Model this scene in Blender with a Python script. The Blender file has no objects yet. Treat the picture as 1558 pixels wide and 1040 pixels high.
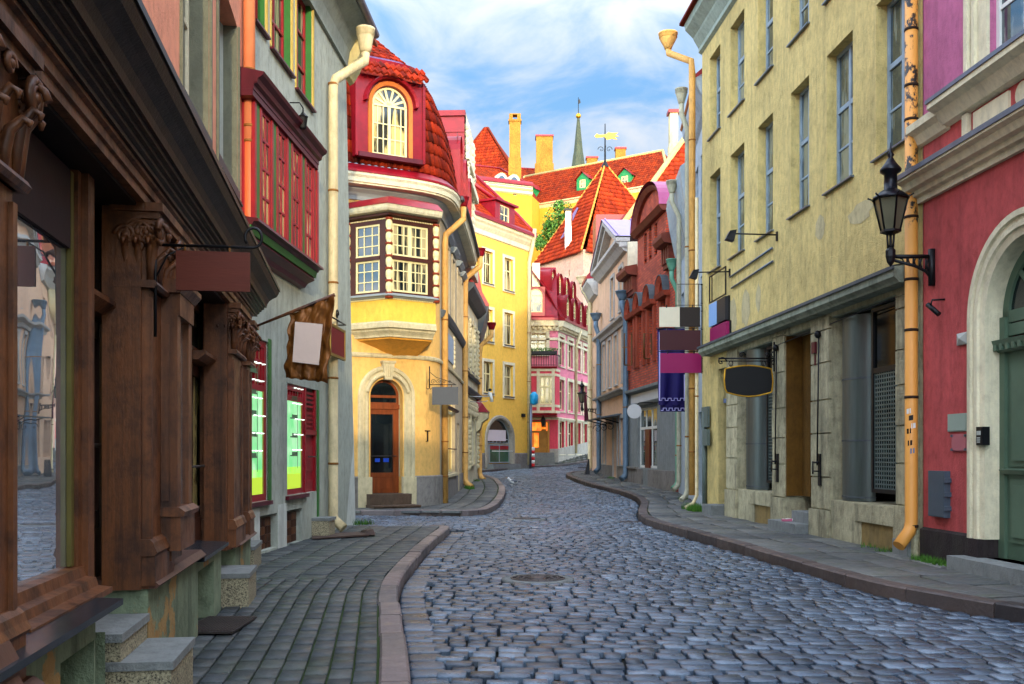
import bpy, bmesh, math, random
from math import sin, cos, pi, radians, sqrt, floor, atan2, hypot
from mathutils import Vector, Matrix
random.seed(7)
S = bpy.context.scene
COL = S.collection

# ------------------------------------------------------------------ camera, sky, sun, exposure
F, CX, HY, EYE = 1500.0, 779.0, 690.0, 1.55
cam = bpy.data.cameras.new('camera'); co = bpy.data.objects.new('camera', cam); COL.objects.link(co)
co.location = (0, 0, EYE); co.rotation_euler = (radians(90), 0, 0)
cam.sensor_width = 36.0; cam.lens = 36.0 * F / 1558.0; cam.shift_y = (HY - 520) / 1558.0
cam.clip_start = 0.1; cam.clip_end = 2000
S.camera = co
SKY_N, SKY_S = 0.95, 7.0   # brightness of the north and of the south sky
SUN_EL, SUN_X, SUN_Y = radians(8), 0.2, -1.0
sd = Vector((SUN_X, SUN_Y, 0)).normalized() * cos(SUN_EL) + Vector((0, 0, sin(SUN_EL)))
sl = bpy.data.lights.new('sun', 'SUN'); so = bpy.data.objects.new('sun', sl); COL.objects.link(so)
sl.energy = 2.0; sl.angle = radians(0.5); sl.color = (1.0, 0.80, 0.52)
so.rotation_euler = (-sd).to_track_quat('-Z', 'Y').to_euler()
W = bpy.data.worlds.new('World'); S.world = W; W.use_nodes = True
nt = W.node_tree; nt.nodes.clear()
def wn(t): return nt.nodes.new(t)
out = wn('ShaderNodeOutputWorld'); bg = wn('ShaderNodeBackground'); sky = wn('ShaderNodeTexSky')
sky.sky_type = 'NISHITA'; sky.sun_disc = False; sky.sun_elevation = SUN_EL
sky.sun_rotation = atan2(SUN_X, SUN_Y); sky.air_density = 1.0; sky.dust_density = 0.6; sky.ozone_density = 2.0
bg.inputs['Strength'].default_value = 0.15
tc = wn('ShaderNodeTexCoord'); sep = wn('ShaderNodeSeparateXYZ'); nt.links.new(tc.outputs['Generated'], sep.inputs[0])
def wmath(op, a, b):
    n = wn('ShaderNodeMath'); n.operation = op
    for i, q in enumerate((a, b)):
        if isinstance(q, (int, float)): n.inputs[i].default_value = q
        else: nt.links.new(q, n.inputs[i])
    return n.outputs[0]
den = wmath('ADD', sep.outputs[2], 0.12)
cmb = wn('ShaderNodeCombineXYZ')
nt.links.new(wmath('DIVIDE', sep.outputs[0], den), cmb.inputs[0]); nt.links.new(wmath('DIVIDE', sep.outputs[1], den), cmb.inputs[1])
mp = wn('ShaderNodeMapping'); mp.inputs['Scale'].default_value = (1.1, 1.0, 1); mp.inputs['Location'].default_value = (3.1, 1.7, 0)
nt.links.new(cmb.outputs[0], mp.inputs[0])
nz = wn('ShaderNodeTexNoise'); nz.inputs['Scale'].default_value = 2.3; nz.inputs['Detail'].default_value = 9; nz.inputs['Roughness'].default_value = 0.56; nz.inputs['Distortion'].default_value = 0.6
nt.links.new(mp.outputs[0], nz.inputs['Vector'])
rp = wn('ShaderNodeValToRGB'); rp.color_ramp.elements[0].position = 0.36; rp.color_ramp.elements[1].position = 0.66
rp.color_ramp.interpolation = 'EASE'
nt.links.new(nz.outputs['Fac'], rp.inputs[0])
tint = wn('ShaderNodeMixRGB'); tint.blend_type = 'MULTIPLY'; tint.inputs[0].default_value = 1.0; tint.inputs[2].default_value = (0.82, 0.98, 1.14, 1)
nt.links.new(sky.outputs[0], tint.inputs[1])
mx = wn('ShaderNodeMixRGB'); mx.inputs[2].default_value = (4.3, 4.35, 4.5, 1)
nt.links.new(wmath('MULTIPLY', rp.outputs[0], 0.8), mx.inputs[0])
nt.links.new(tint.outputs[0], mx.inputs[1])
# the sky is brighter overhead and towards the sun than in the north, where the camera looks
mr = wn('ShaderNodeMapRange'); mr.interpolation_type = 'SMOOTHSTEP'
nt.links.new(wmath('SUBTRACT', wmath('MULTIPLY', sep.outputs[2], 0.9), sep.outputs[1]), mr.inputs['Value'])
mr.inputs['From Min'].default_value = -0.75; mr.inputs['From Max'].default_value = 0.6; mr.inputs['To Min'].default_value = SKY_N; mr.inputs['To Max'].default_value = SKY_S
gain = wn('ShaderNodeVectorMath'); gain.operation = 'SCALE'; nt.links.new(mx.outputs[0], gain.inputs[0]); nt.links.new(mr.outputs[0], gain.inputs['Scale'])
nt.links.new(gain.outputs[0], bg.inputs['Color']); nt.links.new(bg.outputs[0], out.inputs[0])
S.view_settings.view_transform = 'Standard'; S.view_settings.look = 'None'
S.view_settings.exposure = 0.55; S.view_settings.gamma = 1.0
S.render.engine = 'CYCLES'
S.cycles.max_bounces = 8; S.cycles.diffuse_bounces = 2; S.cycles.glossy_bounces = 4

# ------------------------------------------------------------------ materials
def lin(h):
    h = h.lstrip('#'); o = []
    for i in (0, 2, 4):
        v = int(h[i:i+2], 16) / 255.0
        o.append(v / 12.92 if v <= 0.04045 else ((v + 0.055) / 1.055) ** 2.4)
    return (o[0], o[1], o[2], 1)
MATS = {}
class NT:
    def __init__(s, name):
        s.m = bpy.data.materials.new(name); s.m.use_nodes = True; s.t = s.m.node_tree
        s.b = s.t.nodes['Principled BSDF']
        s.tc = s.t.nodes.new('ShaderNodeTexCoord')
    def n(s, t, **k):
        n = s.t.nodes.new(t)
        for a, v in k.items():
            if hasattr(n, a): setattr(n, a, v)
            else: n.inputs[a].default_value = v
        return n
    def l(s, a, b): s.t.links.new(a, b)
    def noise(s, sc, det=4, rough=0.55, stretch=None, coord='Object'):
        n = s.n('ShaderNodeTexNoise'); n.inputs['Scale'].default_value = sc; n.inputs['Detail'].default_value = det; n.inputs['Roughness'].default_value = rough
        if stretch:
            m = s.n('ShaderNodeMapping'); m.inputs['Scale'].default_value = stretch
            s.l(s.tc.outputs[coord], m.inputs[0]); s.l(m.outputs[0], n.inputs['Vector'])
        else: s.l(s.tc.outputs[coord], n.inputs['Vector'])
        return n.outputs['Fac']
    def ramp(s, f, stops):
        r = s.n('ShaderNodeValToRGB'); e = r.color_ramp.elements
        while len(e) < len(stops): e.new(0.5)
        for q, (p, c) in zip(e, stops):
            q.position = p; q.color = c if len(c) == 4 else (*c, 1)
        s.l(f, r.inputs[0]); return r.outputs[0]
    def mix(s, f, a, b, mode='MIX'):
        n = s.n('ShaderNodeMixRGB', blend_type=mode)
        for i, q in enumerate((f, a, b)):
            if isinstance(q, (int, float)): n.inputs[i].default_value = q if i == 0 else (q, q, q, 1)
            elif isinstance(q, tuple): n.inputs[i].default_value = q if len(q) == 4 else (*q, 1)
            else: s.l(q, n.inputs[i])
        return n.outputs[0]
    def math(s, op, a, b=0.0):
        n = s.n('ShaderNodeMath', operation=op)
        for i, q in enumerate((a, b)):
            if isinstance(q, (int, float)): n.inputs[i].default_value = q
            else: s.l(q, n.inputs[i])
        return n.outputs[0]
    def bump(s, h, strength=0.3, dist=0.02):
        n = s.n('ShaderNodeBump'); n.inputs['Strength'].default_value = strength; n.inputs['Distance'].default_value = dist
        s.l(h, n.inputs['Height']); s.l(n.outputs[0], s.b.inputs['Normal'])
    def base(s, c, rough=0.8, metal=0.0, spec=None):
        if isinstance(c, tuple): s.b.inputs['Base Color'].default_value = c if len(c) == 4 else (*c, 1)
        else: s.l(c, s.b.inputs['Base Color'])
        s.b.inputs['Roughness'].default_value = rough; s.b.inputs['Metallic'].default_value = metal
        if spec is not None: s.b.inputs['Specular IOR Level'].default_value = spec
def sc(c, k): return (c[0]*k, c[1]*k, c[2]*k, 1)
def plaster(name, col, dirt='#4a4a40', amt=0.35, var=0.25, bump=0.5, rough=0.9, seed=0, streak=0.3):
    """painted render: patchy tone, trowel relief, rain streaks, splash dirt at the foot, fine grain"""
    if name in MATS: return MATS[name]
    t = NT(name); c = lin(col) if isinstance(col, str) else col; d = lin(dirt)
    f1 = t.noise(0.55, 6, 0.62); f2 = t.noise(5, 8, 0.7); f3 = t.noise(1.0, 7, 0.65, (4, 4, 0.28)); f4 = t.noise(1.7, 5, 0.6, (1, 1, 0.7))
    a = t.ramp(f1, [(0.3, sc(c, 1 - var)), (0.5, c), (0.7, sc(c, 1 + var * 0.6))])
    a = t.mix(t.math('MULTIPLY', t.ramp(f4, [(0.5, (0,0,0)), (0.7, (1,1,1))]), 0.5*var+0.1), a, t.mix(0.6, sc(c, 0.62), d))
    a = t.mix(t.math('MULTIPLY', t.ramp(f2, [(0.5, (0,0,0)), (0.68, (1,1,1))]), amt * 0.7), a, sc(c, 0.5))
    a = t.mix(t.math('MULTIPLY', t.ramp(f2, [(0.3, (1,1,1)), (0.42, (0,0,0))]), amt * 0.45), a, sc(c, 1.35))
    a = t.mix(t.math('MULTIPLY', t.ramp(f3, [(0.5, (0,0,0)), (0.72, (1,1,1))]), streak * 1.3), a, d)
    f5 = t.noise(10, 7, 0.7, (1, 1, 0.55)); a = t.mix(min(1.0, 0.35 + var*1.6), a, t.ramp(f5, [(0.3, (0.66,0.66,0.64)), (0.5, (1,1,1)), (0.72, (1.22,1.2,1.16))]), 'MULTIPLY')  # light and dark of the trowel relief painted into the tone
    t.base(a, rough, 0, 0.2); t.bump(t.mix(0.35, t.noise(7, 6, 0.6, (1, 1, 0.6)), t.noise(45, 4, 0.6)), bump, 0.06)
    MATS[name] = t.m; return t.m
def paint(name, col, rough=0.5, metal=0.0, var=0.2, grain=None, bump=0.15, spec=0.3, chips=None):
    if name in MATS: return MATS[name]
    t = NT(name); c = lin(col) if isinstance(col, str) else col
    f = t.noise(3, 6, 0.65, grain)
    a = t.ramp(f, [(0.3, sc(c, 1 - var)), (0.7, sc(c, 1 + var))])
    if chips:
        f2 = t.noise(14, 6, 0.7)
        a = t.mix(t.ramp(f2, [(0.66, (0,0,0)), (0.70, (1,1,1))]), a, lin(chips))
    t.base(a, rough, metal, spec)
    if bump: t.bump(t.noise(25, 5, 0.6, grain), bump, 0.01)
    MATS[name] = t.m; return t.m
def tilemat(name, cols, rough=0.75, moss='#3a3020', mamt=0.4):
    """clay tiles: one tone per tile from the tile UV, weathered patches"""
    if name in MATS: return MATS[name]
    t = NT(name)
    uv = t.n('ShaderNodeUVMap'); fl = t.n('ShaderNodeVectorMath', operation='FLOOR'); t.l(uv.outputs[0], fl.inputs[0])
    wnz = t.n('ShaderNodeTexWhiteNoise', noise_dimensions='2D'); t.l(fl.outputs[0], wnz.inputs[0])
    st = [(i / max(1, len(cols) - 1), lin(c)) for i, c in enumerate(cols)]
    a = t.ramp(wnz.outputs[0], st)
    f = t.noise(1.2, 7, 0.65); f2 = t.noise(9, 5, 0.7)
    a = t.mix(t.math('MULTIPLY', t.ramp(f, [(0.45, (0,0,0)), (0.75, (1,1,1))]), mamt), a, lin(moss))
    a = t.mix(t.math('MULTIPLY', t.ramp(f2, [(0.55, (0,0,0)), (0.7, (1,1,1))]), 0.35), a, lin(moss))
    t.base(a, rough, 0, 0.12); t.bump(t.noise(40, 4), 0.3, 0.01)
    MATS[name] = t.m; return t.m
def islandmat(name, cols, rough=0.6, fine=18, bump=0.5, spec=0.4, rvar=True, moss=None):
    """separate stones in one sheet: one tone per stone"""
    if name in MATS: return MATS[name]
    t = NT(name); g = t.n('ShaderNodeNewGeometry')
    st = [(i / max(1, len(cols) - 1), lin(c)) for i, c in enumerate(cols)]
    a = t.ramp(g.outputs['Random Per Island'], st)
    f = t.noise(fine, 8, 0.7); f2 = t.noise(0.5, 4)
    a = t.mix(0.4, a, t.ramp(f, [(0.25, (0.4,0.4,0.4)), (0.75, (1.5,1.5,1.5))]), 'MULTIPLY')
    a = t.mix(0.7, a, t.ramp(f2, [(0.3, (0.62,0.64,0.68)), (0.7, (1.35,1.3,1.22))]), 'MULTIPLY')
    a = t.mix(0.55, a, t.ramp(t.noise(110, 3, 0.8), [(0.35, (0.5,0.5,0.5)), (0.65, (1.5,1.5,1.47))]), 'MULTIPLY')
    if moss:
        f3 = t.noise(2.2, 6, 0.7)
        a = t.mix(t.math('MULTIPLY', t.ramp(f3, [(0.5, (0,0,0)), (0.72, (1,1,1))]), 0.45), a, lin(moss))
    t.base(a, rough, 0, spec)
    if rvar:
        r = t.ramp(t.noise(6, 5), [(0.3, (rough*0.65,)*3), (0.7, (min(1, rough*1.3),)*3)]); t.l(r, t.b.inputs['Roughness'])
    t.bump(f, bump, 0.02)
    MATS[name] = t.m; return t.m
def glassmat(name, col='#10161a', rough=0.03, ior=1.9, wave=0.0, curtain=None, cs=(3, 3, 0.2)):
    if name in MATS: return MATS[name]
    t = NT(name); c = lin(col)
    a = t.ramp(t.noise(0.8, 3), [(0.3, sc(c, 0.5)), (0.7, sc(c, 1.6))])
    if curtain:
        f = t.noise(1.6, 5, 0.6, cs)
        a = t.mix(t.ramp(f, [(0.48, (0,0,0)), (0.54, (1,1,1))]), a, lin(curtain))
    t.base(a, rough); t.b.inputs['IOR'].default_value = ior
    if wave: t.bump(t.noise(1.3, 2, 0.4, (1, 1, 0.6)), wave, 0.05)
    MATS[name] = t.m; return t.m
def emis(name, col, st, stripes=None, cs=(1, 1, 6)):
    if name in MATS: return MATS[name]
    t = NT(name); t.base(lin(col), 0.4)
    a = lin(col)
    if stripes:
        f = t.noise(2.0, 4, 0.6, cs); a = t.ramp(f, [(0.35, lin(stripes)), (0.6, lin(col))])
        t.l(a, t.b.inputs['Emission Color'])
    else: t.b.inputs['Emission Color'].default_value = a
    t.b.inputs['Emission Strength'].default_value = st
    MATS[name] = t.m; return t.m
def brickmat(name):
    t = NT(name)
    uv = t.n('ShaderNodeUVMap')
    bt = t.n('ShaderNodeTexBrick'); t.l(uv.outputs[0], bt.inputs['Vector'])
    bt.inputs['Color1'].default_value = lin('#c8502c'); bt.inputs['Color2'].default_value = lin('#9c3218'); bt.inputs['Mortar'].default_value = lin('#57453a')
    bt.inputs['Scale'].default_value = 1.0; bt.inputs['Brick Width'].default_value = 0.3; bt.inputs['Row Height'].default_value = 0.1; bt.inputs['Mortar Size'].default_value = 0.012
    f = t.noise(2.0, 6, 0.7)
    a = t.mix(0.7, bt.outputs['Color'], t.ramp(f, [(0.3, (0.5,0.5,0.5)), (0.7, (1.4,1.3,1.2))]), 'MULTIPLY')
    t.base(a, 0.9); t.bump(bt.outputs['Fac'], -0.6, 0.02)
    MATS[name] = t.m; return t.m

# ------------------------------------------------------------------ mesh builder
class B:
    def __init__(s): s.v = []; s.f = []; s.m = []; s.uv = []; s.mi = 0; s.sm = []; s.smooth = False
    def add(s, pts, faces, uvs=None):
        o = len(s.v); s.v += [tuple(p) for p in pts]
        for i, f in enumerate(faces):
            s.f.append([o + k for k in f]); s.m.append(s.mi); s.sm.append(s.smooth)
            s.uv.append(uvs[i] if uvs else None)
    def quad(s, a, b, c, d, uv=None): s.add([a, b, c, d], [(0, 1, 2, 3)], [uv] if uv else None)
    def poly(s, pts): s.add(pts, [tuple(range(len(pts)))])
    def hexa(s, p):  # p: 4 bottom (ccw) + 4 top
        s.add(p, [(3, 2, 1, 0), (4, 5, 6, 7), (0, 1, 5, 4), (1, 2, 6, 5), (2, 3, 7, 6), (3, 0, 4, 7)])
    def box(s, x0, x1, y0, y1, z0, z1):
        s.hexa([(x0,y0,z0),(x1,y0,z0),(x1,y1,z0),(x0,y1,z0),(x0,y0,z1),(x1,y0,z1),(x1,y1,z1),(x0,y1,z1)])
    def bx(s, M, s0, s1, z0, z1, d0, d1):
        """box in facade coordinates (s along, z up, d outward)"""
        P = M.P
        s.hexa([P(s0,d1,z0),P(s1,d1,z0),P(s1,d0,z0),P(s0,d0,z0),P(s0,d1,z1),P(s1,d1,z1),P(s1,d0,z1),P(s0,d0,z1)])
    def tube(s, pts, r, n=10, cap=True):
        pts = [Vector(p) for p in pts]; k = len(pts)
        rs = r if isinstance(r, (list, tuple)) else [r] * k
        o = len(s.v); up = None
        for i, p in enumerate(pts):
            t = (pts[min(k-1, i+1)] - pts[max(0, i-1)]).normalized()
            if up is None: up = Vector((0,0,1)) if abs(t.z) < 0.9 else Vector((0,1,0))
            a = t.cross(up); a = a.normalized() if a.length > 1e-6 else Vector((1,0,0)); b = a.cross(t).normalized(); up = b
            for j in range(n):
                q = 2*pi*j/n; s.v.append(tuple(p + a*(cos(q)*rs[i]) + b*(sin(q)*rs[i])))
        sv = s.smooth
        for i in range(k-1):
            for j in range(n):
                s.f.append([o+i*n+j, o+i*n+(j+1)%n, o+(i+1)*n+(j+1)%n, o+(i+1)*n+j]); s.m.append(s.mi); s.uv.append(None); s.sm.append(True)
        if cap:
            s.f.append([o+j for j in range(n)][::-1]); s.f.append([o+(k-1)*n+j for j in range(n)])
            s.m += [s.mi]*2; s.uv += [None]*2; s.sm += [False]*2
    def lathe(s, c, prof, n=12, axis=None, ang0=0.0, sq=None):
        """profile [(r,z)] about a vertical axis through c"""
        o = len(s.v); k = len(prof)
        for r, z in prof:
            for j in range(n):
                q = 2*pi*j/n + ang0
                s.v.append((c[0]+cos(q)*r, c[1]+sin(q)*r, c[2]+z))
        for i in range(k-1):
            for j in range(n):
                s.f.append([o+i*n+j, o+i*n+(j+1)%n, o+(i+1)*n+(j+1)%n, o+(i+1)*n+j]); s.m.append(s.mi); s.uv.append(None); s.sm.append(n > 8)
        s.f.append([o+j for j in range(n)][::-1]); s.f.append([o+(k-1)*n+j for j in range(n)])
        s.m += [s.mi]*2; s.uv += [None]*2; s.sm += [False]*2
    def sweep(s, M, ss, prof, cap=True, closed=True):
        """moulding: closed profile [(d,z)] swept along s values"""
        o = len(s.v); k = len(prof)
        for q in ss:
            for d, z in prof: s.v.append(tuple(M.P(q, d, z)))
        for i in range(len(ss)-1):
            for j in range(k if closed else k-1):
                s.f.append([o+i*k+j, o+(i+1)*k+j, o+(i+1)*k+(j+1)%k, o+i*k+(j+1)%k]); s.m.append(s.mi); s.uv.append(None); s.sm.append(False)
        if cap and closed:
            s.f.append([o+j for j in range(k)][::-1]); s.f.append([o+(len(ss)-1)*k+j for j in range(k)])
            s.m += [s.mi]*2; s.uv += [None]*2; s.sm += [False]*2
    def ellipsoid(s, c, r, nu=10, nv=6, M=None):
        c = Vector(c); o = len(s.v)
        for i in range(nv+1):
            a = -pi/2 + pi*i/nv
            for j in range(nu):
                q = 2*pi*j/nu
                p = Vector((cos(a)*cos(q)*r[0], cos(a)*sin(q)*r[1], sin(a)*r[2]))
                if M: p = M @ p
                s.v.append(tuple(c + p))
        for i in range(nv):
            for j in range(nu):
                s.f.append([o+i*nu+j, o+i*nu+(j+1)%nu, o+(i+1)*nu+(j+1)%nu, o+(i+1)*nu+j]); s.m.append(s.mi); s.uv.append(None); s.sm.append(True)
    def pieces(s):
        """faces grouped into the far-apart pieces they form"""
        n = len(s.v); p = list(range(n))
        def find(a):
            while p[a] != a: p[a] = p[p[a]]; a = p[a]
            return a
        for f in s.f:
            r = find(f[0])
            for q in f[1:]: p[find(q)] = r
        isl = {}
        for i, f in enumerate(s.f): isl.setdefault(find(f[0]), []).append(i)
        isl = list(isl.values()); k = len(isl)
        if k < 2 or k > 420: return [list(range(len(s.f)))]
        bb = []
        for fs in isl:
            vs = [s.v[q] for i in fs for q in s.f[i]]
            bb.append([min(v[a] for v in vs) for a in range(3)] + [max(v[a] for v in vs) for a in range(3)])
        sz = [max(b_[3+a]-b_[a] for a in range(3)) for b_ in bb]; g = list(range(k))
        def fg(a):
            while g[a] != a: g[a] = g[g[a]]; a = g[a]
            return a
        for i in range(k):
            for j in range(i):
                if fg(i) == fg(j): continue
                d = sqrt(sum(max(0.0, bb[i][a]-bb[j][3+a], bb[j][a]-bb[i][3+a])**2 for a in range(3)))
                if d <= max(0.02, 0.5*max(sz[i], sz[j])): g[fg(i)] = fg(j)
        out = {}
        for i in range(k): out.setdefault(fg(i), []).extend(isl[i])
        return list(out.values())
    def make(s, name, mats, parent=None, recalc=True, weld=False, split=True):
        if not s.f: raise RuntimeError('empty mesh ' + name)
        if split and parent is not None and len(s.f) < 4000:
            P = s.pieces()
            if 1 < len(P) <= 24:
                first = None
                for fs in P:
                    q = B(); mp_ = {}
                    for i in fs:
                        for v in s.f[i]:
                            if v not in mp_: mp_[v] = len(q.v); q.v.append(s.v[v])
                        q.f.append([mp_[v] for v in s.f[i]]); q.m.append(s.m[i]); q.sm.append(s.sm[i]); q.uv.append(s.uv[i])
                    o = q.make(name, mats, parent, recalc, weld, False); first = first or o
                return first
        off = Vector((0,0,0))
        q = parent
        while q is not None: off += q.location; q = q.parent
        org = Vector((0,0,0))
        if parent is None:
            xs = [v[0] for v in s.v]; ys = [v[1] for v in s.v]; zs = [v[2] for v in s.v]
            org = Vector(((min(xs)+max(xs))/2, (min(ys)+max(ys))/2, min(zs))); off = org
        me = bpy.data.meshes.new(name)
        me.from_pydata([(v[0]-off.x, v[1]-off.y, v[2]-off.z) for v in s.v], [], s.f)
        if not isinstance(mats, (list, tuple)): mats = [mats]
        for m in mats: me.materials.append(m)
        me.polygons.foreach_set('material_index', s.m); me.polygons.foreach_set('use_smooth', s.sm)
        if any(u is not None for u in s.uv):
            ul = me.uv_layers.new(name='UVMap'); i = 0
            for f, u in zip(s.f, s.uv):
                for k in range(len(f)):
                    if u: ul.data[i].uv = u[k]
                    i += 1
        me.update()
        if recalc or weld:
            bm = bmesh.new(); bm.from_mesh(me)
            if weld: bmesh.ops.remove_doubles(bm, verts=bm.verts, dist=1e-4)
            if recalc: bmesh.ops.recalc_face_normals(bm, faces=bm.faces)
            bm.to_mesh(me); bm.free()
        o = bpy.data.objects.new(name, me); COL.objects.link(o)
        if parent is None: o.location = org
        else: o.parent = parent
        return o

def tag(o, label=None, cat=None, group=None, kind=None):
    if label: o['label'] = label
    if cat: o['category'] = cat
    if group: o['group'] = group
    if kind: o['kind'] = kind
    return o
def thing(name, label, cat, loc=(0,0,0), group=None):
    o = bpy.data.objects.new(name, None); COL.objects.link(o); o.location = loc; o.empty_display_size = 0.3
    return tag(o, label, cat, group)

# ------------------------------------------------------------------ facades
class Fr:
    """straight facade from its left end A to its right end B as seen from outside"""
    def __init__(s, A, B):
        s.A = Vector((A[0], A[1])); s.L = (Vector(B[:2]) - s.A).length; s.u = (Vector(B[:2]) - s.A) / s.L
        s.n = Vector((s.u.y, -s.u.x))
    def P(s, q, d, z):
        p = s.A + s.u*q + s.n*d; return Vector((p.x, p.y, z))
    def s(s_, px, d=0.0):
        k = (px - CX) / F; o = s_.A + s_.n*d
        return (k*o.y - o.x) / (s_.u.x - k*s_.u.y)
    def z(s_, px, py, d=0.0):
        y = s_.P(s_.s(px, d), d, 0).y
        return EYE + (HY - py) * y / F
    def segs(s, a, b): return [a, b]
class Cv:
    """curved facade along a smooth plan line"""
    def __init__(s, pts, n=14):
        P = [Vector(p) for p in pts]; o = []
        for i in range(len(P)-1):
            p0 = P[max(0,i-1)]; p1 = P[i]; p2 = P[i+1]; p3 = P[min(len(P)-1,i+2)]
            for k in range(n):
                t = k/n
                o.append(0.5*((2*p1)+(p2-p0)*t+(2*p0-5*p1+4*p2-p3)*t*t+(3*p1-p0-3*p2+p3)*t**3))
        o.append(P[-1]); s.pt = o; s.cum = [0]
        for a, b in zip(o, o[1:]): s.cum.append(s.cum[-1] + (b-a).length)
        s.L = s.cum[-1]
        s.nr = []
        for i in range(len(o)):
            t = (o[min(len(o)-1,i+1)] - o[max(0,i-1)]).normalized(); s.nr.append(Vector((t.y, -t.x)))
    def at(s, q):
        import bisect
        i = max(0, min(len(s.cum)-2, bisect.bisect_right(s.cum, q)-1))
        t = (q - s.cum[i]) / max(1e-9, s.cum[i+1]-s.cum[i])
        p = s.pt[i].lerp(s.pt[i+1], t); n = s.nr[i].lerp(s.nr[i+1], max(0, min(1, t))).normalized()
        return p, n
    def P(s, q, d, z):
        p, n = s.at(q); p = p + n*d; return Vector((p.x, p.y, z))
    def s(s_, px, d=0.0):
        best = None
        prev = None; N = 600
        for i in range(N+1):
            q = s_.L*i/N; p = s_.P(q, d, 0); x = CX + F*p.x/p.y
            if prev and (prev[1]-px)*(x-px) <= 0:
                return prev[0] + (q-prev[0])*(px-prev[1])/((x-prev[1]) or 1e-9)
            prev = (q, x)
        return s_.L
    def z(s_, px, py, d=0.0):
        y = s_.P(s_.s(px, d), d, 0).y
        return EYE + (HY - py) * y / F
    def segs(s, a, b):
        n = max(1, int((b-a)/0.25)); return [a + (b-a)*i/n for i in range(n+1)]

def arc(sc_, zs, r, n=14, rz=None):
    rz = r if rz is None else rz
    return [(sc_ - r*cos(pi*i/n), zs + rz*sin(pi*i/n)) for i in range(n+1)]
def wall(b, M, s0, s1, z0, z1, holes=(), rev=0.2, uvs=False, top=None):
    """wall sheet with real openings and reveals; hole = (s0,s1,z0,z1[,'arch'[,rise]])"""
    S_ = set([s0, s1]); Z_ = set([z0, z1])
    for h in holes:
        for q in h[:2]:
            if s0 < q < s1: S_.add(q)
        for q in h[2:4]:
            if z0 < q < z1: Z_.add(q)
    for q in M.segs(s0, s1): S_.add(q)
    S_ = sorted(S_); Z_ = sorted(Z_)
    P = M.P
    for a, c in zip(S_, S_[1:]):
        if c - a < 1e-5: continue
        for e, g in zip(Z_, Z_[1:]):
            if g - e < 1e-5: continue
            m, k = (a+c)/2, (e+g)/2
            if any(h[0] < m < h[1] and h[2] < k < h[3] for h in holes): continue
            b.quad(P(a,0,e), P(c,0,e), P(c,0,g), P(a,0,g), [(a,e),(c,e),(c,g),(a,g)])
    for h in holes:
        a, c, e, g = h[:4]; r = -rev
        segs = [q for q in S_ if a - 1e-6 <= q <= c + 1e-6]
        if len(h) > 4:
            rad = (c-a)/2; rise = h[5] if len(h) > 5 else rad; zs = g - rise
            A = arc((a+c)/2, zs, rad, 16, rise)
            for (q0, w0), (q1, w1) in zip(A, A[1:]):
                b.quad(P(q0,0,w0), P(q1,0,w1), P(q1,0,g), P(q0,0,g), [(q0,w0),(q1,w1),(q1,g),(q0,g)])
                b.quad(P(q0,0,w0), P(q1,0,w1), P(q1,r,w1), P(q0,r,w0), [(q0,w0),(q1,w1),(q1,w1),(q0,w0)])
            gt = zs
        else:
            gt = g
            for q0, q1 in zip(segs, segs[1:]):
                b.quad(P(q0,0,g), P(q1,0,g), P(q1,r,g), P(q0,r,g), [(q0,g),(q1,g),(q1,g+rev),(q0,g+rev)])
        for q0, q1 in zip(segs, segs[1:]):
            b.quad(P(q0,0,e), P(q1,0,e), P(q1,r,e), P(q0,r,e), [(q0,e),(q1,e),(q1,e-rev),(q0,e-rev)])
        b.quad(P(a,0,e), P(a,0,gt), P(a,r,gt), P(a,r,e), [(a,e),(a,gt),(a-rev,gt),(a-rev,e)])
        b.quad(P(c,0,e), P(c,0,gt), P(c,r,gt), P(c,r,e), [(c,e),(c,gt),(c+rev,gt),(c+rev,e)])
def backing(b, M, s0, s1, z0, z1, depth):
    """the body of the house behind its front: ends, back and top"""
    P = M.P
    A, C, D, E = P(s0,-0.01,0), P(s1,-0.01,0), P(s1,-depth,0), P(s0,-depth,0)
    for p, q in ((C, D), (D, E), (E, A)):
        b.quad((p.x,p.y,z0), (q.x,q.y,z0), (q.x,q.y,z1), (p.x,p.y,z1), [(0,z0),((q-p).length,z0),((q-p).length,z1),(0,z1)])
def frame_bars(b, M, s0, s1, z0, z1, d, fw, vx, hz, mw, dep=0.06, small=None):
    b.bx(M, s0, s0+fw, z0, z1, d-dep, d); b.bx(M, s1-fw, s1, z0, z1, d-dep, d)
    b.bx(M, s0+fw, s1-fw, z0, z0+fw, d-dep, d-0.002); b.bx(M, s0+fw, s1-fw, z1-fw, z1, d-dep, d-0.002)
    for v in vx:
        w = mw; q = s0 + (s1-s0)*v
        b.bx(M, q-w/2, q+w/2, z0+fw, z1-fw, d-dep, d-0.006)
    for h in hz:
        q = z0 + (z1-z0)*h
        b.bx(M, s0+fw, s1-fw, q-mw/2, q+mw/2, d-dep, d-0.004)
    if small:
        sw, sv, sh = small
        for v in sv:
            q = s0 + (s1-s0)*v; b.bx(M, q-sw/2, q+sw/2, z0+fw, z1-fw, d-dep*0.8, d-0.014)
        for h in sh:
            q = z0 + (z1-z0)*h; b.bx(M, s0+fw, s1-fw, q-sw/2, q+sw/2, d-dep*0.8, d-0.012)
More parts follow.
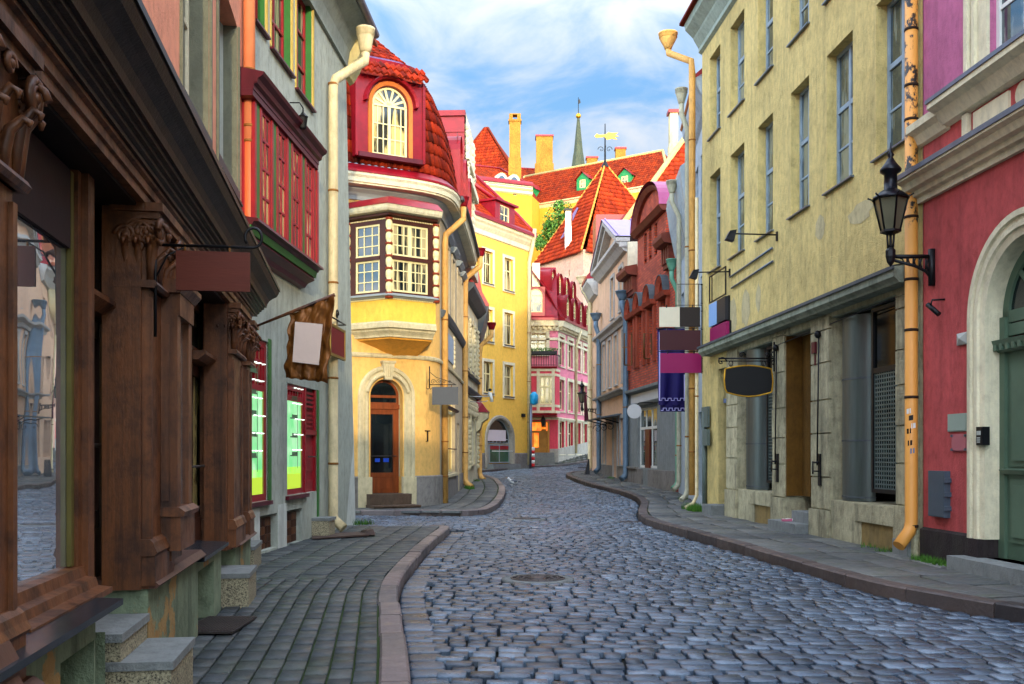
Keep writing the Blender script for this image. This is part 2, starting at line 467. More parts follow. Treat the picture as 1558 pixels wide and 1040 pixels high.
def window(par, M, s0, s1, z0, z1, fm, pm, d=-0.15, fw=0.06, vx=(0.5,), hz=(0.62,), mw=0.05, small=None, sill=None, surround=None, name='window', label=None):
    b = B(); frame_bars(b, M, s0, s1, z0, z1, d, fw, vx, hz, mw, small=small)
    o = b.make(name, fm, par)
    if label: o['label'] = label
    p = B(); p.bx(M, s0+fw*0.5, s1-fw*0.5, z0+fw*0.5, z1-fw*0.5, d-0.045, d-0.03); p.make('pane', pm, o)
    if sill:
        q = B(); e, t, m = sill
        q.sweep(M, [s0-0.05, s1+0.05], [(-0.14, z0-0.001), (e, z0-0.03), (e, z0-0.03-t), (-0.14, z0-0.03-t)]); q.make('sill', m, o)
    if surround:
        w, t, m = surround; q = B()
        q.bx(M, s0-w, s0, z0-w*0.6, z1+w, 0.002, t); q.bx(M, s1, s1+w, z0-w*0.6, z1+w, 0.002, t)
        q.bx(M, s0, s1, z1, z1+w, 0.002, t-0.003); q.bx(M, s0-w, s1+w, z0-w*0.6-0.06, z0-w*0.6, 0.002, t+0.03)
        q.make('surround', m, o)
    return o
def arch_window(par, M, a, c, z0, zt, fm, pm, d=-0.15, fw=0.06, rise=None, vx=(0.5,), hz=(), mw=0.05, small=None, spokes=(), name='window'):
    rad = (c-a)/2; rise = rad if rise is None else rise; zs = zt - rise; m = (a+c)/2; b = B()
    frame_bars(b, M, a, c, z0, zs + fw*0.5, d, fw, vx, hz, mw, small=small)
    A = arc(m, zs, rad, 16, rise); I = arc(m, zs, rad-fw, 16, rise-fw)
    for i in range(16):
        for (d0, d1) in ((d, d-0.05),):
            pa = [M.P(*(A[i][0], d0, A[i][1])), M.P(A[i+1][0], d0, A[i+1][1]), M.P(I[i+1][0], d0, I[i+1][1]), M.P(I[i][0], d0, I[i][1])]
            b.poly(pa)
            b.quad(M.P(I[i][0], d0, I[i][1]), M.P(I[i+1][0], d0, I[i+1][1]), M.P(I[i+1][0], d1, I[i+1][1]), M.P(I[i][0], d1, I[i][1]))
    for an in spokes:
        q = radians(an); w = mw*0.35
        r0, r1 = 0.0, 0.97
        p0 = (m, zs); p1 = (m + cos(q)*rad*r1, zs + sin(q)*rise*r1)
        nx, nz = -sin(q)*w, cos(q)*w
        b.hexa([M.P(p0[0]-nx, d-0.01, p0[1]-nz), M.P(p1[0]-nx, d-0.01, p1[1]-nz), M.P(p1[0]-nx, d-0.04, p1[1]-nz), M.P(p0[0]-nx, d-0.04, p0[1]-nz),
                M.P(p0[0]+nx, d-0.01, p0[1]+nz), M.P(p1[0]+nx, d-0.01, p1[1]+nz), M.P(p1[0]+nx, d-0.04, p1[1]+nz), M.P(p0[0]+nx, d-0.04, p0[1]+nz)])
    o = b.make(name, fm, par)
    p = B(); pts = [(a+0.01, z0+0.01), (c-0.01, z0+0.01)] + [(q, w) for q, w in reversed(arc(m, zs, rad-0.01, 16, rise-0.01))]
    f = [M.P(q, d-0.035, w) for q, w in pts]; g = [M.P(q, d-0.05, w) for q, w in pts]
    p.poly(f); p.poly(g[::-1]); n = len(pts)
    for i in range(n): p.quad(f[i], f[(i+1)%n], g[(i+1)%n], g[i])
    p.make('pane', pm, o)
    return o
def arch_mould(b, M, m, zs, prof, z0=None, n=18, rise_k=1.0, a0=0.0, a1=pi):
    """profile [(r,d)] swept round an arch, with straight legs down to z0"""
    st = []
    if z0 is not None: st.append(('L', z0))
    for i in range(n+1): st.append(('A', a0 + (a1-a0)*i/n))
    if z0 is not None: st.append(('R', z0))
    o = len(b.v); k = len(prof)
    for t, q in st:
        for r, d in prof:
            if t == 'L': b.v.append(tuple(M.P(m-r, d, q)))
            elif t == 'R': b.v.append(tuple(M.P(m+r, d, q)))
            else: b.v.append(tuple(M.P(m - r*cos(q), d, zs + r*sin(q)*rise_k)))
    for i in range(len(st)-1):
        for j in range(k):
            b.f.append([o+i*k+j, o+(i+1)*k+j, o+(i+1)*k+(j+1)%k, o+i*k+(j+1)%k]); b.m.append(b.mi); b.uv.append(None); b.sm.append(False)
    b.f.append([o+j for j in range(k)][::-1]); b.f.append([o+(len(st)-1)*k+j for j in range(k)])
    b.m += [b.mi]*2; b.uv += [None]*2; b.sm += [False]*2
def tiles(b, f, u0, u1, v0, v1, pu=0.22, pv=0.34, bounds=None, amp=0.035, lift=0.03, nu=6):
    """pantiled surface over f(u,v): rolls across, stepped courses up the slope"""
    rows = max(1, int(round((v1-v0)/pv))); pv = (v1-v0)/rows
    def pt(u, v, h):
        p = Vector(f(u, v)); e = 0.02
        a = Vector(f(u+e, v)) - Vector(f(u-e, v)); c = Vector(f(u, v+e)) - Vector(f(u, v-e))
        n = a.cross(c); n = n.normalized() if n.length > 1e-9 else Vector((0,0,1))
        return p + n*h
    for r in range(rows):
        va, vb = v0 + r*pv, v0 + (r+1)*pv
        lo0, hi0 = bounds(va) if bounds else (u0, u1); lo1, hi1 = bounds(vb) if bounds else (u0, u1)
        lo, hi = min(lo0, lo1), max(hi0, hi1)
        c0 = int(floor((lo-u0)/pu)); c1 = int(math.ceil((hi-u0)/pu))
        us = [u0 + (c0 + i/nu)*pu for i in range((c1-c0)*nu+1)]
        o = len(b.v)
        for u in us:
            ph = ((u-u0)/pu) % 1.0
            h = amp*(0.5+0.5*cos(2*pi*(ph-0.35))) ** 1.3
            ua = min(max(u, lo0), hi0); ub = min(max(u, lo1), hi1)
            pa = pt(ua, va, h+lift); pb = pt(ub, vb, h+0.002); pl = pt(ua, va, h-0.012)
            b.v += [tuple(pl), tuple(pa), tuple(pb)]
        for i in range(len(us)-1):
            um = (us[i]+us[i+1])/2
            cu = floor((um-u0)/pu)+0.5; uv = [(cu, r+0.5)]*4
            q = o+i*3
            b.f.append([q, q+3, q+4, q+1]); b.f.append([q+1, q+4, q+5, q+2])
            b.m += [b.mi]*2; b.uv += [uv, uv]; b.sm += [False, True]
def planar(O, U, V):
    O, U, V = Vector(O), Vector(U).normalized(), Vector(V).normalized()
    return lambda u, v: O + U*u + V*v
def gz(y, x=0.0):
    z = 0.02*max(0.0, y-28.0) + 0.06*max(0.0, min(y, 90)-64.0)
    if y > 92: z += 0.3*min(y-92, 60)
    return z
def interp(tab, y):
    if y <= tab[0][0]: return tab[0][1]
    for (a, p), (c, q) in zip(tab, tab[1:]):
        if y <= c: return p + (q-p)*(y-a)/(c-a)
    return tab[-1][1]
def ground_at(px, py, h=0.0):
    """point on the street (plus h) under a pixel of the survey photo"""
    y = 20.0
    for _ in range(60): y = (EYE - gz(y) - h)*F/(py-HY)*0.5 + y*0.5
    return Vector(((px-CX)/F*y, y, gz(y)+h))
# ------------------------------------------------------------------ palette
m_joint = plaster('joint_earth', '#1a1914', var=0.3, streak=0)
m_sett = islandmat('granite_sett', ['#2f3b49', '#4a5a6b', '#3b4958', '#5d6e80', '#2b3643', '#474f58', '#536476', '#384655', '#6d7d8e', '#425262'], 0.34, 12, 0.6, 0.6)
m_paver = islandmat('concrete_paver', ['#33393a', '#43494a', '#3a4042', '#4b5050', '#2e3436', '#40464a', '#505452'], 0.6, 20, 0.4, 0.4, moss='#3f4a26')
m_slab = islandmat('pavement_slab', ['#4a4d4d', '#595a57', '#424547', '#62635f', '#4f5053'], 0.6, 16, 0.45, 0.4, moss='#46502c')
m_kerb = islandmat('granite_kerb', ['#665a58', '#7a6c69', '#57504f', '#84756f', '#605a5b'], 0.55, 22, 0.4, 0.4)
m_kerb_dark = islandmat('dark_granite_kerb', ['#3c3432', '#4c423f', '#332e2e', '#574b46', '#3d3534'], 0.6, 22, 0.4, 0.4)
m_earth = plaster('hill_earth', '#4d4a30', var=0.4, streak=0)
m_iron = paint('cast_iron', '#4a4340', 0.5, 0.6, 0.3)
m_black = paint('black_iron', '#141416', 0.45, 0.3, 0.3)
m_stone = plaster('granite_step', '#7c7f7c', var=0.2, amt=0.6, bump=0.5, streak=0.15)
m_speck = paint('speckled_granite', '#7d7560', 0.7, 0, 0.25, chips='#38342c')
m_white = paint('white_paint', '#d8d8d0', 0.5, 0, 0.08)
m_cream = plaster('cream_trim', '#d9cfae', amt=0.2, var=0.12, streak=0.2)
m_zinc = paint('zinc_sheet', '#6b7480', 0.4, 0.7, 0.2)
m_grass = paint('grass_green', '#3f6a1c', 0.7, 0, 0.4)

# ------------------------------------------------------------------ ground
b = B()
xs = [-320, -120, -60, -30, -15, -8, -4, 0, 4, 8, 15, 30, 60, 120, 320]
ys = [-400, -120, -60, -30, -10, 0, 10, 20, 28, 32, 36, 40, 44, 48, 52, 56, 60, 64, 68, 72, 76, 80, 85, 90, 92, 110, 130, 152, 200, 320, 700]
for x0, x1 in zip(xs, xs[1:]):
    for y0, y1 in zip(ys, ys[1:]):
        b.quad((x0,y0,gz(y0)-0.06), (x1,y0,gz(y0)-0.06), (x1,y1,gz(y1)-0.06), (x0,y1,gz(y1)-0.06))
tag(b.make('ground', m_joint, recalc=False, weld=True), kind='structure')

# kerb lines (road side, on the ground)
LK = [(1.5,0.1),(4,-0.36),(6.68,-0.70),(8.7,-0.975),(10.15,-1.17),(11.8,-1.29),(15.6,-1.31),(18.2,-1.24),(19.3,-1.22)]
LK2 = [(24.62,-6.4),(24.66,-4.0),(24.7,-2.6),(24.72,-1.6),(24.78,-1.0),(25.6,-0.62),(29,-0.36),(33,-0.24),(37,-0.27),(40,-0.4),(43.5,-0.62),(46,-0.95),(48.5,-1.4)]
LK3 = [(52.6,-3.2),(54.2,-1.8),(56.2,-0.8),(59.5,0.25),(62,1.4),(63.3,2.6),(65.5,4.2),(69,6.2),(76,9.5)]
RK = [(3,8.6),(6,6.6),(7.8,5.35),(9,4.72),(9.77,4.4),(10.8,4.05),(12.2,3.85),(13.7,3.68),(16.1,3.5),(18.4,3.25),(20.4,3.0),(22.4,2.94),(24.6,3.15),(27,3.5),(29,3.79),(31.5,3.93),(34.2,3.82),(38.7,3.2),(43,2.85),(46.6,2.68),(49.5,2.72),(52,3.2),(54.5,4.4),(58,6.3),(66,9.0)]
def stone(b, cx, cy, hw, hl, z, ang=0.0, tilt=(0,0), lo=0.05, rnd=0.22, fine=True, chamf=0.14):
    """one rounded stone: octagonal rings"""
    ca, sa = cos(ang), sin(ang); o = len(b.v); rings = []
    cfg = [(1.0, -lo), (1.0, -0.009), (1-chamf, 0.0)] if fine else [(1.0, -lo), (0.93, 0.0)]
    for k, dz in cfg:
        for (x, y) in ((-1,-1+rnd),(-1+rnd,-1),(1-rnd,-1),(1,-1+rnd),(1,1-rnd),(1-rnd,1),(-1+rnd,1),(-1,1-rnd)):
            ax = x*hw - (0 if k == 1 else math.copysign((1-k)*min(hw,hl), x)); ay = y*hl - (0 if k == 1 else math.copysign((1-k)*min(hw,hl), y))
            b.v.append((cx + ax*ca - ay*sa, cy + ax*sa + ay*ca, z + dz + (ax*tilt[0] + ay*tilt[1] if dz > -0.03 else 0)))
    nr = len(cfg)
    for r in range(nr-1):
        for j in range(8):
            b.f.append([o+r*8+j, o+r*8+(j+1)%8, o+(r+1)*8+(j+1)%8, o+(r+1)*8+j]); b.m.append(b.mi); b.uv.append(None); b.sm.append(r > 0)
    b.f.append([o+(nr-1)*8+j for j in range(8)]); b.m.append(b.mi); b.uv.append(None); b.sm.append(True)

def rlim(y): return interp(RK, y)
def llim(y):
    if y < 19.75: return interp(LK, y) + 0.34
    if y < 24.6: return -9.0
    if y < 49: return interp(LK2[4:], max(y, 24.78)) + 0.2
    if y < 53: return -3.6
    return interp(LK3, y)
b = B(); y = 2.6; row = 0
covers = [(0.32, 12.2, 0.34), (0.35, 23.4, 0.34)]
while y < 74:
    rh = random.uniform(0.155, 0.205) * (1.0 if y < 34 else 1.35)
    x = max(llim(y), -10) - random.uniform(0, 0.2); xr = rlim(y) - 0.04
    ph = random.uniform(0, 6)
    while x < xr:
        w = random.uniform(0.14, 0.27) * (1.0 if y < 34 else 1.3)
        if x + w > xr: w = xr - x
        if w < 0.07: break
        cx, cy = x + w/2, y + rh/2 + 0.05*sin(x*0.9 + y*0.35) + 0.012*sin(x*4+ph) + random.uniform(-0.005, 0.005)
        if not any(abs(cx-a) < c+0.06+w*0.3 and abs(cy-d) < c+0.06 for a, d, c in covers):
            g = random.choice((0.006, 0.009, 0.013, 0.02))
            stone(b, cx, cy, w/2-g, rh/2-random.choice((0.005,0.007,0.012)), gz(cy) + random.uniform(-0.007, 0.007) + 0.015*sin(cx*1.3)*sin(cy*0.8), random.uniform(-0.03, 0.03),
                  (random.uniform(-0.03, 0.03), random.uniform(-0.03, 0.03)), rnd=random.uniform(0.1, 0.26), fine=y < 34, chamf=0.045)
        x += w
    y += rh; row += 1
# gutter course laid along the left kerb
KL = Cv([(x, y) for y, x in LK])
s = 0.3
while s < KL.L - 0.1:
    l = random.uniform(0.2, 0.42); p, n = KL.at(s + l/2)
    stone(b, p.x + n.x*0.15, p.y + n.y*0.15, l/2-0.01, 0.13, gz(p.y) + random.uniform(-0.008, 0.008), atan2(-n.x, n.y), (random.uniform(-.03,.03), random.uniform(-.03,.03)), rnd=0.2)
    s += l
KL2 = Cv([(x, y) for y, x in LK2]); s = 5.4
while s < KL2.L - 0.1:
    l = random.uniform(0.3, 0.6); p, n = KL2.at(s + l/2)
    stone(b, p.x + n.x*0.1, p.y + n.y*0.1, l/2-0.01, 0.1, gz(p.y), atan2(-n.x, n.y), fine=False)
    s += l
tag(b.make('road', m_sett, recalc=False), kind='structure')

def kerb(cv, w, h, mat, ramp=None, ll=(0.7, 1.3)):
    b = B(); s = 0.0
    while s < cv.L - 0.05:
        l = min(random.uniform(*ll), cv.L - s)
        if cv.L - s - l < 0.3: l = cv.L - s
        e = 0.006; j = random.uniform(-0.008, 0.008); t = random.uniform(-0.006, 0.006); c = 0.018
        n = 4; prof = []
        ss = [s+e+(l-2*e)*i/n for i in range(n+1)]
        def hh(q): return h*(min(1, max(0.12, (q-ramp[0])/(ramp[1]-ramp[0]))) if ramp else 1)
        o = len(b.v)
        for q in ss:
            g = gz(cv.P(q, 0, 0).y); H = g + hh(q) + t
            for d, z in ((j-0.0, g-0.06), (j, H-c), (j-c, H), (j-w+c, H), (j-w, H-c), (j-w, g-0.06)): b.v.append(tuple(cv.P(q, d, z)))
        for i in range(n):
            for k in range(5):
                b.f.append([o+i*6+k, o+i*6+6+k, o+i*6+7+k, o+i*6+k+1]); b.m.append(0); b.uv.append(None); b.sm.append(False)
        b.f.append([o+k for k in range(6)]); b.f.append([o+n*6+k for k in range(6)]); b.m += [0,0]; b.uv += [None]*2; b.sm += [False]*2
        s += l
    return b.make('kerb', mat)
KR = Cv([(x, y) for y, x in RK[::-1]])
k1 = Cv([(x, y) for y, x in LK] + [(-1.34,19.62),(-1.6,19.72)])
tag(kerb(k1, 0.2, 0.13, m_kerb), kind='structure')
tag(kerb(KL2, 0.24, 0.135, m_kerb), kind='structure')
tag(kerb(Cv([(x, y) for y, x in LK3]), 0.25, 0.12, m_kerb_dark), kind='structure')
tag(kerb(KR, 0.22, 0.14, m_kerb_dark), kind='structure')

def pavement(y0, y1, xl, xr, cw, cl, mat, h, fine=True, along=True, jit=0.004, extra=None, rot=0.0):
    b = B() if extra is None else extra
    y = y0
    # columns follow the kerb: u measured from the kerb inwards
    wmax = max(xr(y0 + (y1-y0)*i/20) - xl(y0 + (y1-y0)*i/20) for i in range(21)); nc = int(wmax/cw) + 2
    for c in range(nc):
        y = y0 - random.uniform(0, cl)
        while y < y1:
            l = cl*random.uniform(0.85, 1.15); ym = y + l/2
            if y0 - 0.02 < ym < y1:
                right = xr(ym) - c*cw; left = max(right - cw, xl(ym))
                if right - left > cw*0.25:
                    cx = (left+right)/2; dx = (xr(ym+0.2) - xr(ym-0.2))/0.4
                    stone(b, cx, ym, (right-left)/2-0.006-random.uniform(0,0.003), l/2-0.012, gz(ym)+h+random.uniform(-jit, jit), -math.atan(dx), (random.uniform(-jit,jit)*1.5, random.uniform(-jit,jit)*1.5), rnd=0.04, chamf=0.05, fine=fine)
            y += l
    return b
xwl = lambda y: -1.268 - 0.155*y - 0.9 if y < 12 else -4.6
b = pavement(2.5, 11.3, lambda y: -1.268-0.155*y-0.6, lambda y: interp(LK, y)-0.21, 0.16, 0.28, None, 0.12)
tag(b.make('pavement', m_paver, recalc=False), kind='structure')
b = pavement(11.3, 19.55, xwl, lambda y: interp(LK, y)-0.21, 0.34, 0.24, None, 0.12)
tag(b.make('pavement', m_paver, recalc=False), kind='structure')
b = pavement(24.7, 49.0, lambda y: -2.4 if y > 27.2 else -6.0, lambda y: interp(LK2[4:], max(y, 24.8))-0.25, 0.5, 0.42, None, 0.125, fine=False)
tag(b.make('pavement', m_slab, recalc=False), kind='structure')
b = pavement(52.5, 76, lambda y: -4 if y < 64 else 0, lambda y: interp(LK3, y)-0.26, 0.7, 0.8, None, 0.11, fine=False)
tag(b.make('pavement', m_slab, recalc=False), kind='structure')
# right pavement: big slabs between the kerb and the houses
b = B(); y = 3.0
while y < 60:
    l = random.uniform(0.75, 1.0); ym = y + l/2
    x = rlim(ym) + 0.23; xe = 6.9 if ym < 27 else (6.4 if ym < 36 else (6.6 if ym < 50 else 7.0))
    dx = (rlim(ym+0.3) - rlim(ym-0.3))/0.6
    while x < xe:
        w = random.uniform(0.5, 0.75)
        stone(b, x+w/2, ym, w/2-0.012, l/2-0.012, gz(ym)+0.13+random.uniform(-0.007,0.007), -math.atan(dx)*max(0, 1-(x-rlim(ym))/2.0), (random.uniform(-.012,.012), random.uniform(-.012,.012)), rnd=0.05, chamf=0.04, fine=ym < 28)
        x += w
    y += l
tag(b.make('pavement', m_slab, recalc=False), kind='structure')
# bedding under the paving stones
b = B()
def bed(l, r, y0, y1, h, n=24):
    for i in range(n):
        a, c = y0+(y1-y0)*i/n, y0+(y1-y0)*(i+1)/n
        b.quad((l(a),a,gz(a)+h),(r(a),a,gz(a)+h),(r(c),c,gz(c)+h),(l(c),c,gz(c)+h))
bed(lambda y: -5.5, lambda y: interp(LK, y)-0.1, 2.2, 19.6, 0.095)
bed(lambda y: -6.5 if y < 28 else -2.6, lambda y: interp(LK2[4:], max(y, 24.8))-0.15, 24.75, 48.6, 0.1)
bed(lambda y: rlim(y)+0.1, lambda y: 9.5, 2.5, 60, 0.1, 50)
bed(lambda y: -5, lambda y: interp(LK3, y)-0.15, 52.7, 75, 0.085)
tag(b.make('pavement_bed', plaster('moss_joint', '#33451a', var=0.4, streak=0), recalc=False), kind='structure')

# manhole covers
def manhole(cx, cy, r, label):
    z = gz(cy)+0.012; b = B()
    b.lathe((cx,cy,z), [(r,-0.05),(r,0.004),(r*0.94,0.008),(r*0.93,0.0),(r*0.8,0.0),(r*0.79,0.008),(r*0.72,0.008),(r*0.71,0.0),(r*0.58,0.0),(r*0.57,0.008),(r*0.5,0.008),(r*0.49,0.0),(r*0.36,0.0),(r*0.35,0.008),(0.03,0.008)], 28)
    for i in range(12):
        q = 2*pi*i/12; b.tube([(cx+cos(q)*r*0.3, cy+sin(q)*r*0.3, z+0.004),(cx+cos(q)*r*0.92, cy+sin(q)*r*0.92, z+0.004)], 0.008, 4)
    b.mi = 1; b.lathe((cx,cy,z), [(r*1.0,-0.06),(r*1.0,0.0),(r*1.32,-0.004),(r*1.34,-0.06)], 28)
    tag(b.make('manhole_cover', [m_iron, m_stone]), label, 'manhole cover', 'manhole covers in the road')
manhole(0.32, 12.2, 0.34, 'round ribbed iron manhole cover in the cobbles nearest the viewer')
manhole(0.35, 23.4, 0.34, 'round iron manhole cover in the middle of the road opposite the corner house door')
def grate(cx, cy, w, l, label):
    z = gz(cy)+0.012; b = B()
    b.box(cx-w/2, cx-w/2+0.03, cy-l/2, cy+l/2, z-0.06, z); b.box(cx+w/2-0.03, cx+w/2, cy-l/2, cy+l/2, z-0.06, z)
    for i in range(7):
        q = cy-l/2 + (l-0.03)*i/6; b.box(cx-w/2+0.03, cx+w/2-0.03, q, q+0.03, z-0.05, z-0.003)
    tag(b.make('drain_grate', m_iron), label, 'drain')
grate(2.72, 22.4, 0.5, 0.36, 'iron drain grate in the gutter by the right kerb bend')
# ================================================================== LEFT SIDE
def woodmat(name, col, dark, rough=0.42):
    t = NT(name); c = lin(col); d = lin(dark)
    g = t.noise(1.0, 8, 0.7, (16, 16, 0.35)); m = t.noise(2.6, 8, 0.72); st = t.noise(1.0, 7, 0.65, (5, 5, 0.22)); fine = t.noise(45, 4, 0.7, (1, 1, 0.4))
    a = t.ramp(g, [(0.3, sc(c, 0.62)), (0.5, c), (0.72, sc(c, 1.35))])
    a = t.mix(t.math('MULTIPLY', t.ramp(m, [(0.48, (0,0,0)), (0.64, (1,1,1))]), 0.75), a, d)
    a = t.mix(t.math('MULTIPLY', t.ramp(st, [(0.52, (0,0,0)), (0.66, (1,1,1))]), 0.8), a, sc(d, 0.55))
    a = t.mix(0.5, a, t.ramp(fine, [(0.3, (0.6,0.6,0.6)), (0.7, (1.4,1.4,1.4))]), 'MULTIPLY')
    t.base(a, rough, 0, 0.4); t.l(t.ramp(m, [(0.3, (0.3,)*3), (0.7, (0.65,)*3)]), t.b.inputs['Roughness']); t.bump(t.mix(0.5, g, fine), 0.35, 0.012)
    MATS[name] = t.m; return t.m
m_wood = woodmat('brown_painted_wood', '#6c4022', '#2c180e')
m_wood_dk = paint('dark_brown_wood', '#3f2010', 0.5, 0, 0.3, (3, 3, 0.5), 0.2)
m_wood_grey = paint('weathered_brown_wood', '#54382c', 0.55, 0, 0.3, (4, 4, 0.5), 0.2)
m_cornice = paint('dark_cornice', '#2e2420', 0.5, 0.0, 0.6, (2, 2, 2), 0.3)  # darker, more uneven brown than the other woodwork
m_pink = plaster('salmon_plaster', '#dc9272', amt=0.15, var=0.12, streak=0.1)
m_reveal = plaster('grey_green_reveal', '#6a6a58', var=0.2, streak=0.2)
m_grey = plaster('grey_green_plaster', '#a8ada0', dirt='#5a6058', amt=0.25, var=0.18, streak=0.3)
m_plinth = plaster('peeling_green_plinth', '#7d8a70', dirt='#2a2f28', amt=0.8, var=0.35, streak=0.5)
def peel(m, col, col2, sc_=1.6, at=0.6):
    t = m.node_tree; bs = t.nodes['Principled BSDF']; src = bs.inputs['Base Color'].links[0].from_socket
    tcn = t.nodes.new('ShaderNodeTexCoord'); n = t.nodes.new('ShaderNodeTexNoise'); n.inputs['Scale'].default_value = sc_; n.inputs['Detail'].default_value = 9; n.inputs['Roughness'].default_value = 0.62; t.links.new(tcn.outputs['Object'], n.inputs['Vector'])
    n2 = t.nodes.new('ShaderNodeTexNoise'); n2.inputs['Scale'].default_value = 6; n2.inputs['Detail'].default_value = 6; t.links.new(tcn.outputs['Object'], n2.inputs['Vector'])
    r = t.nodes.new('ShaderNodeValToRGB'); r.color_ramp.elements[0].position = at; r.color_ramp.elements[1].position = at + 0.012; t.links.new(n.outputs['Fac'], r.inputs[0])
    c = t.nodes.new('ShaderNodeMixRGB'); c.inputs[1].default_value = lin(col); c.inputs[2].default_value = lin(col2); t.links.new(n2.outputs['Fac'], c.inputs[0])
    mx_ = t.nodes.new('ShaderNodeMixRGB'); t.links.new(r.outputs[0], mx_.inputs[0]); t.links.new(src, mx_.inputs[1]); t.links.new(c.outputs[0], mx_.inputs[2]); t.links.new(mx_.outputs[0], bs.inputs['Base Color'])
peel(m_plinth, '#b09a6a', '#8a5a28', 1.3, 0.585)
m_speck = None
t_ = NT('speckled_granite_face'); a_ = t_.ramp(t_.noise(70, 3, 0.8), [(0.38, lin('#2c2820')), (0.48, lin('#8d8468')), (0.62, lin('#b8ad8c'))]); t_.base(t_.mix(0.5, a_, t_.ramp(t_.noise(1.5, 5), [(0.3, (0.5,0.5,0.5)), (0.7, (1.2,1.2,1.2))]), 'MULTIPLY'), 0.7); m_speck = t_.m
m_orange = paint('orange_pipe_paint', '#dd6a3a', 0.5, 0, 0.12)
m_pipe = plaster('cream_pipe_paint', '#d2c196', dirt='#6a5430', amt=0.5, var=0.18, bump=0.15, rough=0.5, streak=0.4)
m_pipe_y = plaster('ochre_pipe_paint', '#d8a45a', dirt='#6a4a24', amt=0.5, var=0.18, bump=0.15, rough=0.5, streak=0.4)
m_rust = paint('rusty_band', '#8a5a26', 0.7, 0.3, 0.4)
m_red = paint('red_window_paint', '#8e1620', 0.4, 0, 0.25)
m_maroon = paint('maroon_paint', '#4f101c', 0.4, 0, 0.25)
m_green = paint('green_window_paint', '#2f6a2c', 0.45, 0, 0.2)
m_ochre = plaster('yellow_lit_reveal', '#c9ab58', var=0.15, streak=0.1)  # ochre stands for yellow light falling on the window reveals
m_glass = glassmat('window_glass', '#11181c', 0.03, 1.7)
m_shop = glassmat('shop_glass', '#c4ccd0', 0.012, 2.0, wave=0.1); m_shop.node_tree.nodes['Principled BSDF'].inputs['Metallic'].default_value = 0.85
m_glass_c = glassmat('curtained_glass', '#141c20', 0.05, 1.5, curtain='#a99a72')
m_glass_y = glassmat('blind_glass', '#2a2c26', 0.06, 1.5, curtain='#b8a468', cs=(1.5, 1.5, 0.4))

# ---- brown wooden shopfront with the salmon house above it
BR = Fr((-1.6555, 2.5), (-3.105, 11.85))
PL = Fr((-2.02, 2.0), (-3.588, 13.2))
def Ys(M, y, d=0.0): return (y - M.A.y - M.n.y*d)/M.u.y
hs = thing('shop_house', 'salmon house with carved dark brown wooden shopfront, nearest on the left', 'house', (-3, 7, 0))
b = B()
wins = []
for a, c, py in ((275, 318, 131), (330, 361, 232)):
    s0, s1 = PL.s(a), PL.s(c); z0 = PL.z(a, py); wins.append((s0, s1, z0, z0+2.1))
wall(b, PL, 0, PL.L, 3.4, 12.0, wins, rev=0.28)
backing(b, PL, 0, PL.L, 0.0, 12.0, 6.0)
b.make('wall', m_pink, hs)
b = B()
b.sweep(PL, [0, PL.L], [(0.0, 11.6), (0.35, 11.9), (0.45, 12.05), (-6, 15.5), (-6, 12.0)]); b.make('roof', tilemat('roof_tile_dark', ['#8a3a22', '#a04a2a']), hs)
for (s0, s1, z0, z1) in wins:
    o = window(hs, PL, s0, s1, z0, z1, m_cream, m_glass, d=-0.2, fw=0.07, hz=(0.55,), vx=(0.5,))
    q = B(); q.bx(PL, s0-0.03, s1+0.02, z0-0.16, z0-0.002, -0.2, 0.03); q.bx(PL, s0-0.001, s1+0.03, z0-0.19, z0-0.162, -0.02, 0.07)
    q.make('sill', paint('dark_sill', '#33393a', 0.5, 0.2), o)
    q = B(); q.bx(PL, s0-0.06, s0-0.002, z0-0.15, z1, -0.02, 0.03); q.bx(PL, s1+0.002, s1+0.05, z0-0.15, z1, -0.02, 0.03); q.make('surround', m_reveal, o)
    q = B(); q.bx(PL, s1-0.02, s1-0.003, z0, z1, -0.28, -0.001); q.make('reveal', m_reveal, o)

def sh(y, d=0.0): return Ys(BR, y, d)
# plinth with openings
b = B()
wall(b, BR, -0.3, sh(4.74), -0.05, 0.82, [(BR.s(92), BR.s(160), 0.02, 0.66)], rev=0.45)
b.bx(BR, sh(4.74)-0.02, sh(4.74), -0.05, 0.82, -0.5, -0.001)
wall(b, BR, sh(5.93), sh(7.69), -0.05, 0.74, [], rev=0.2)
b.bx(BR, sh(5.93), sh(5.93)+0.02, -0.05, 0.74, -0.6, -0.001); b.bx(BR, sh(7.69)-0.02, sh(7.69), -0.05, 0.74, -0.6, -0.001)
wall(b, BR, sh(7.69), sh(9.05), -0.05, 0.7, [(sh(7.75), sh(8.6), 0.0, 0.62)], rev=0.3)
b.bx(BR, sh(9.05)-0.02, sh(9.05), -0.05, 0.7, -0.5, -0.001)
b.bx(BR, sh(10.05), sh(11.52), -0.05, 0.6, -0.6, 0.0)
b.make('plinth', m_plinth, hs)
b = B(); b.bx(BR, BR.s(88), BR.s(164), -0.05, 0.68, -0.47, -0.43); b.bx(BR, sh(7.74), sh(8.62), -0.05, 0.64, -0.33, -0.27)
for i in range(9):
    q = sh(7.76) + i*0.1; b.bx(BR, q, q+0.04, 0, 0.6, -0.27, -0.25)
for i in range(14):
    q = 0.03+i*0.045; b.bx(BR, BR.s(95), BR.s(160), q, q+0.02, -0.43, -0.41)
b.make('cellar_grille', m_wood_dk, hs)
b = B(); b.sweep(BR, [-0.3, sh(4.0), sh(4.86)], [(-0.35, 0.86), (0.1, 0.835), (0.1, 0.805), (-0.35, 0.822)])
b.sweep(BR, [sh(7.69), sh(9.12)], [(-0.35, 0.76), (0.06, 0.735), (0.06, 0.705), (-0.35, 0.702)])
b.make('sill', paint('dark_stone_sill', '#22282e', 0.25, 0.0, 0.4), hs)
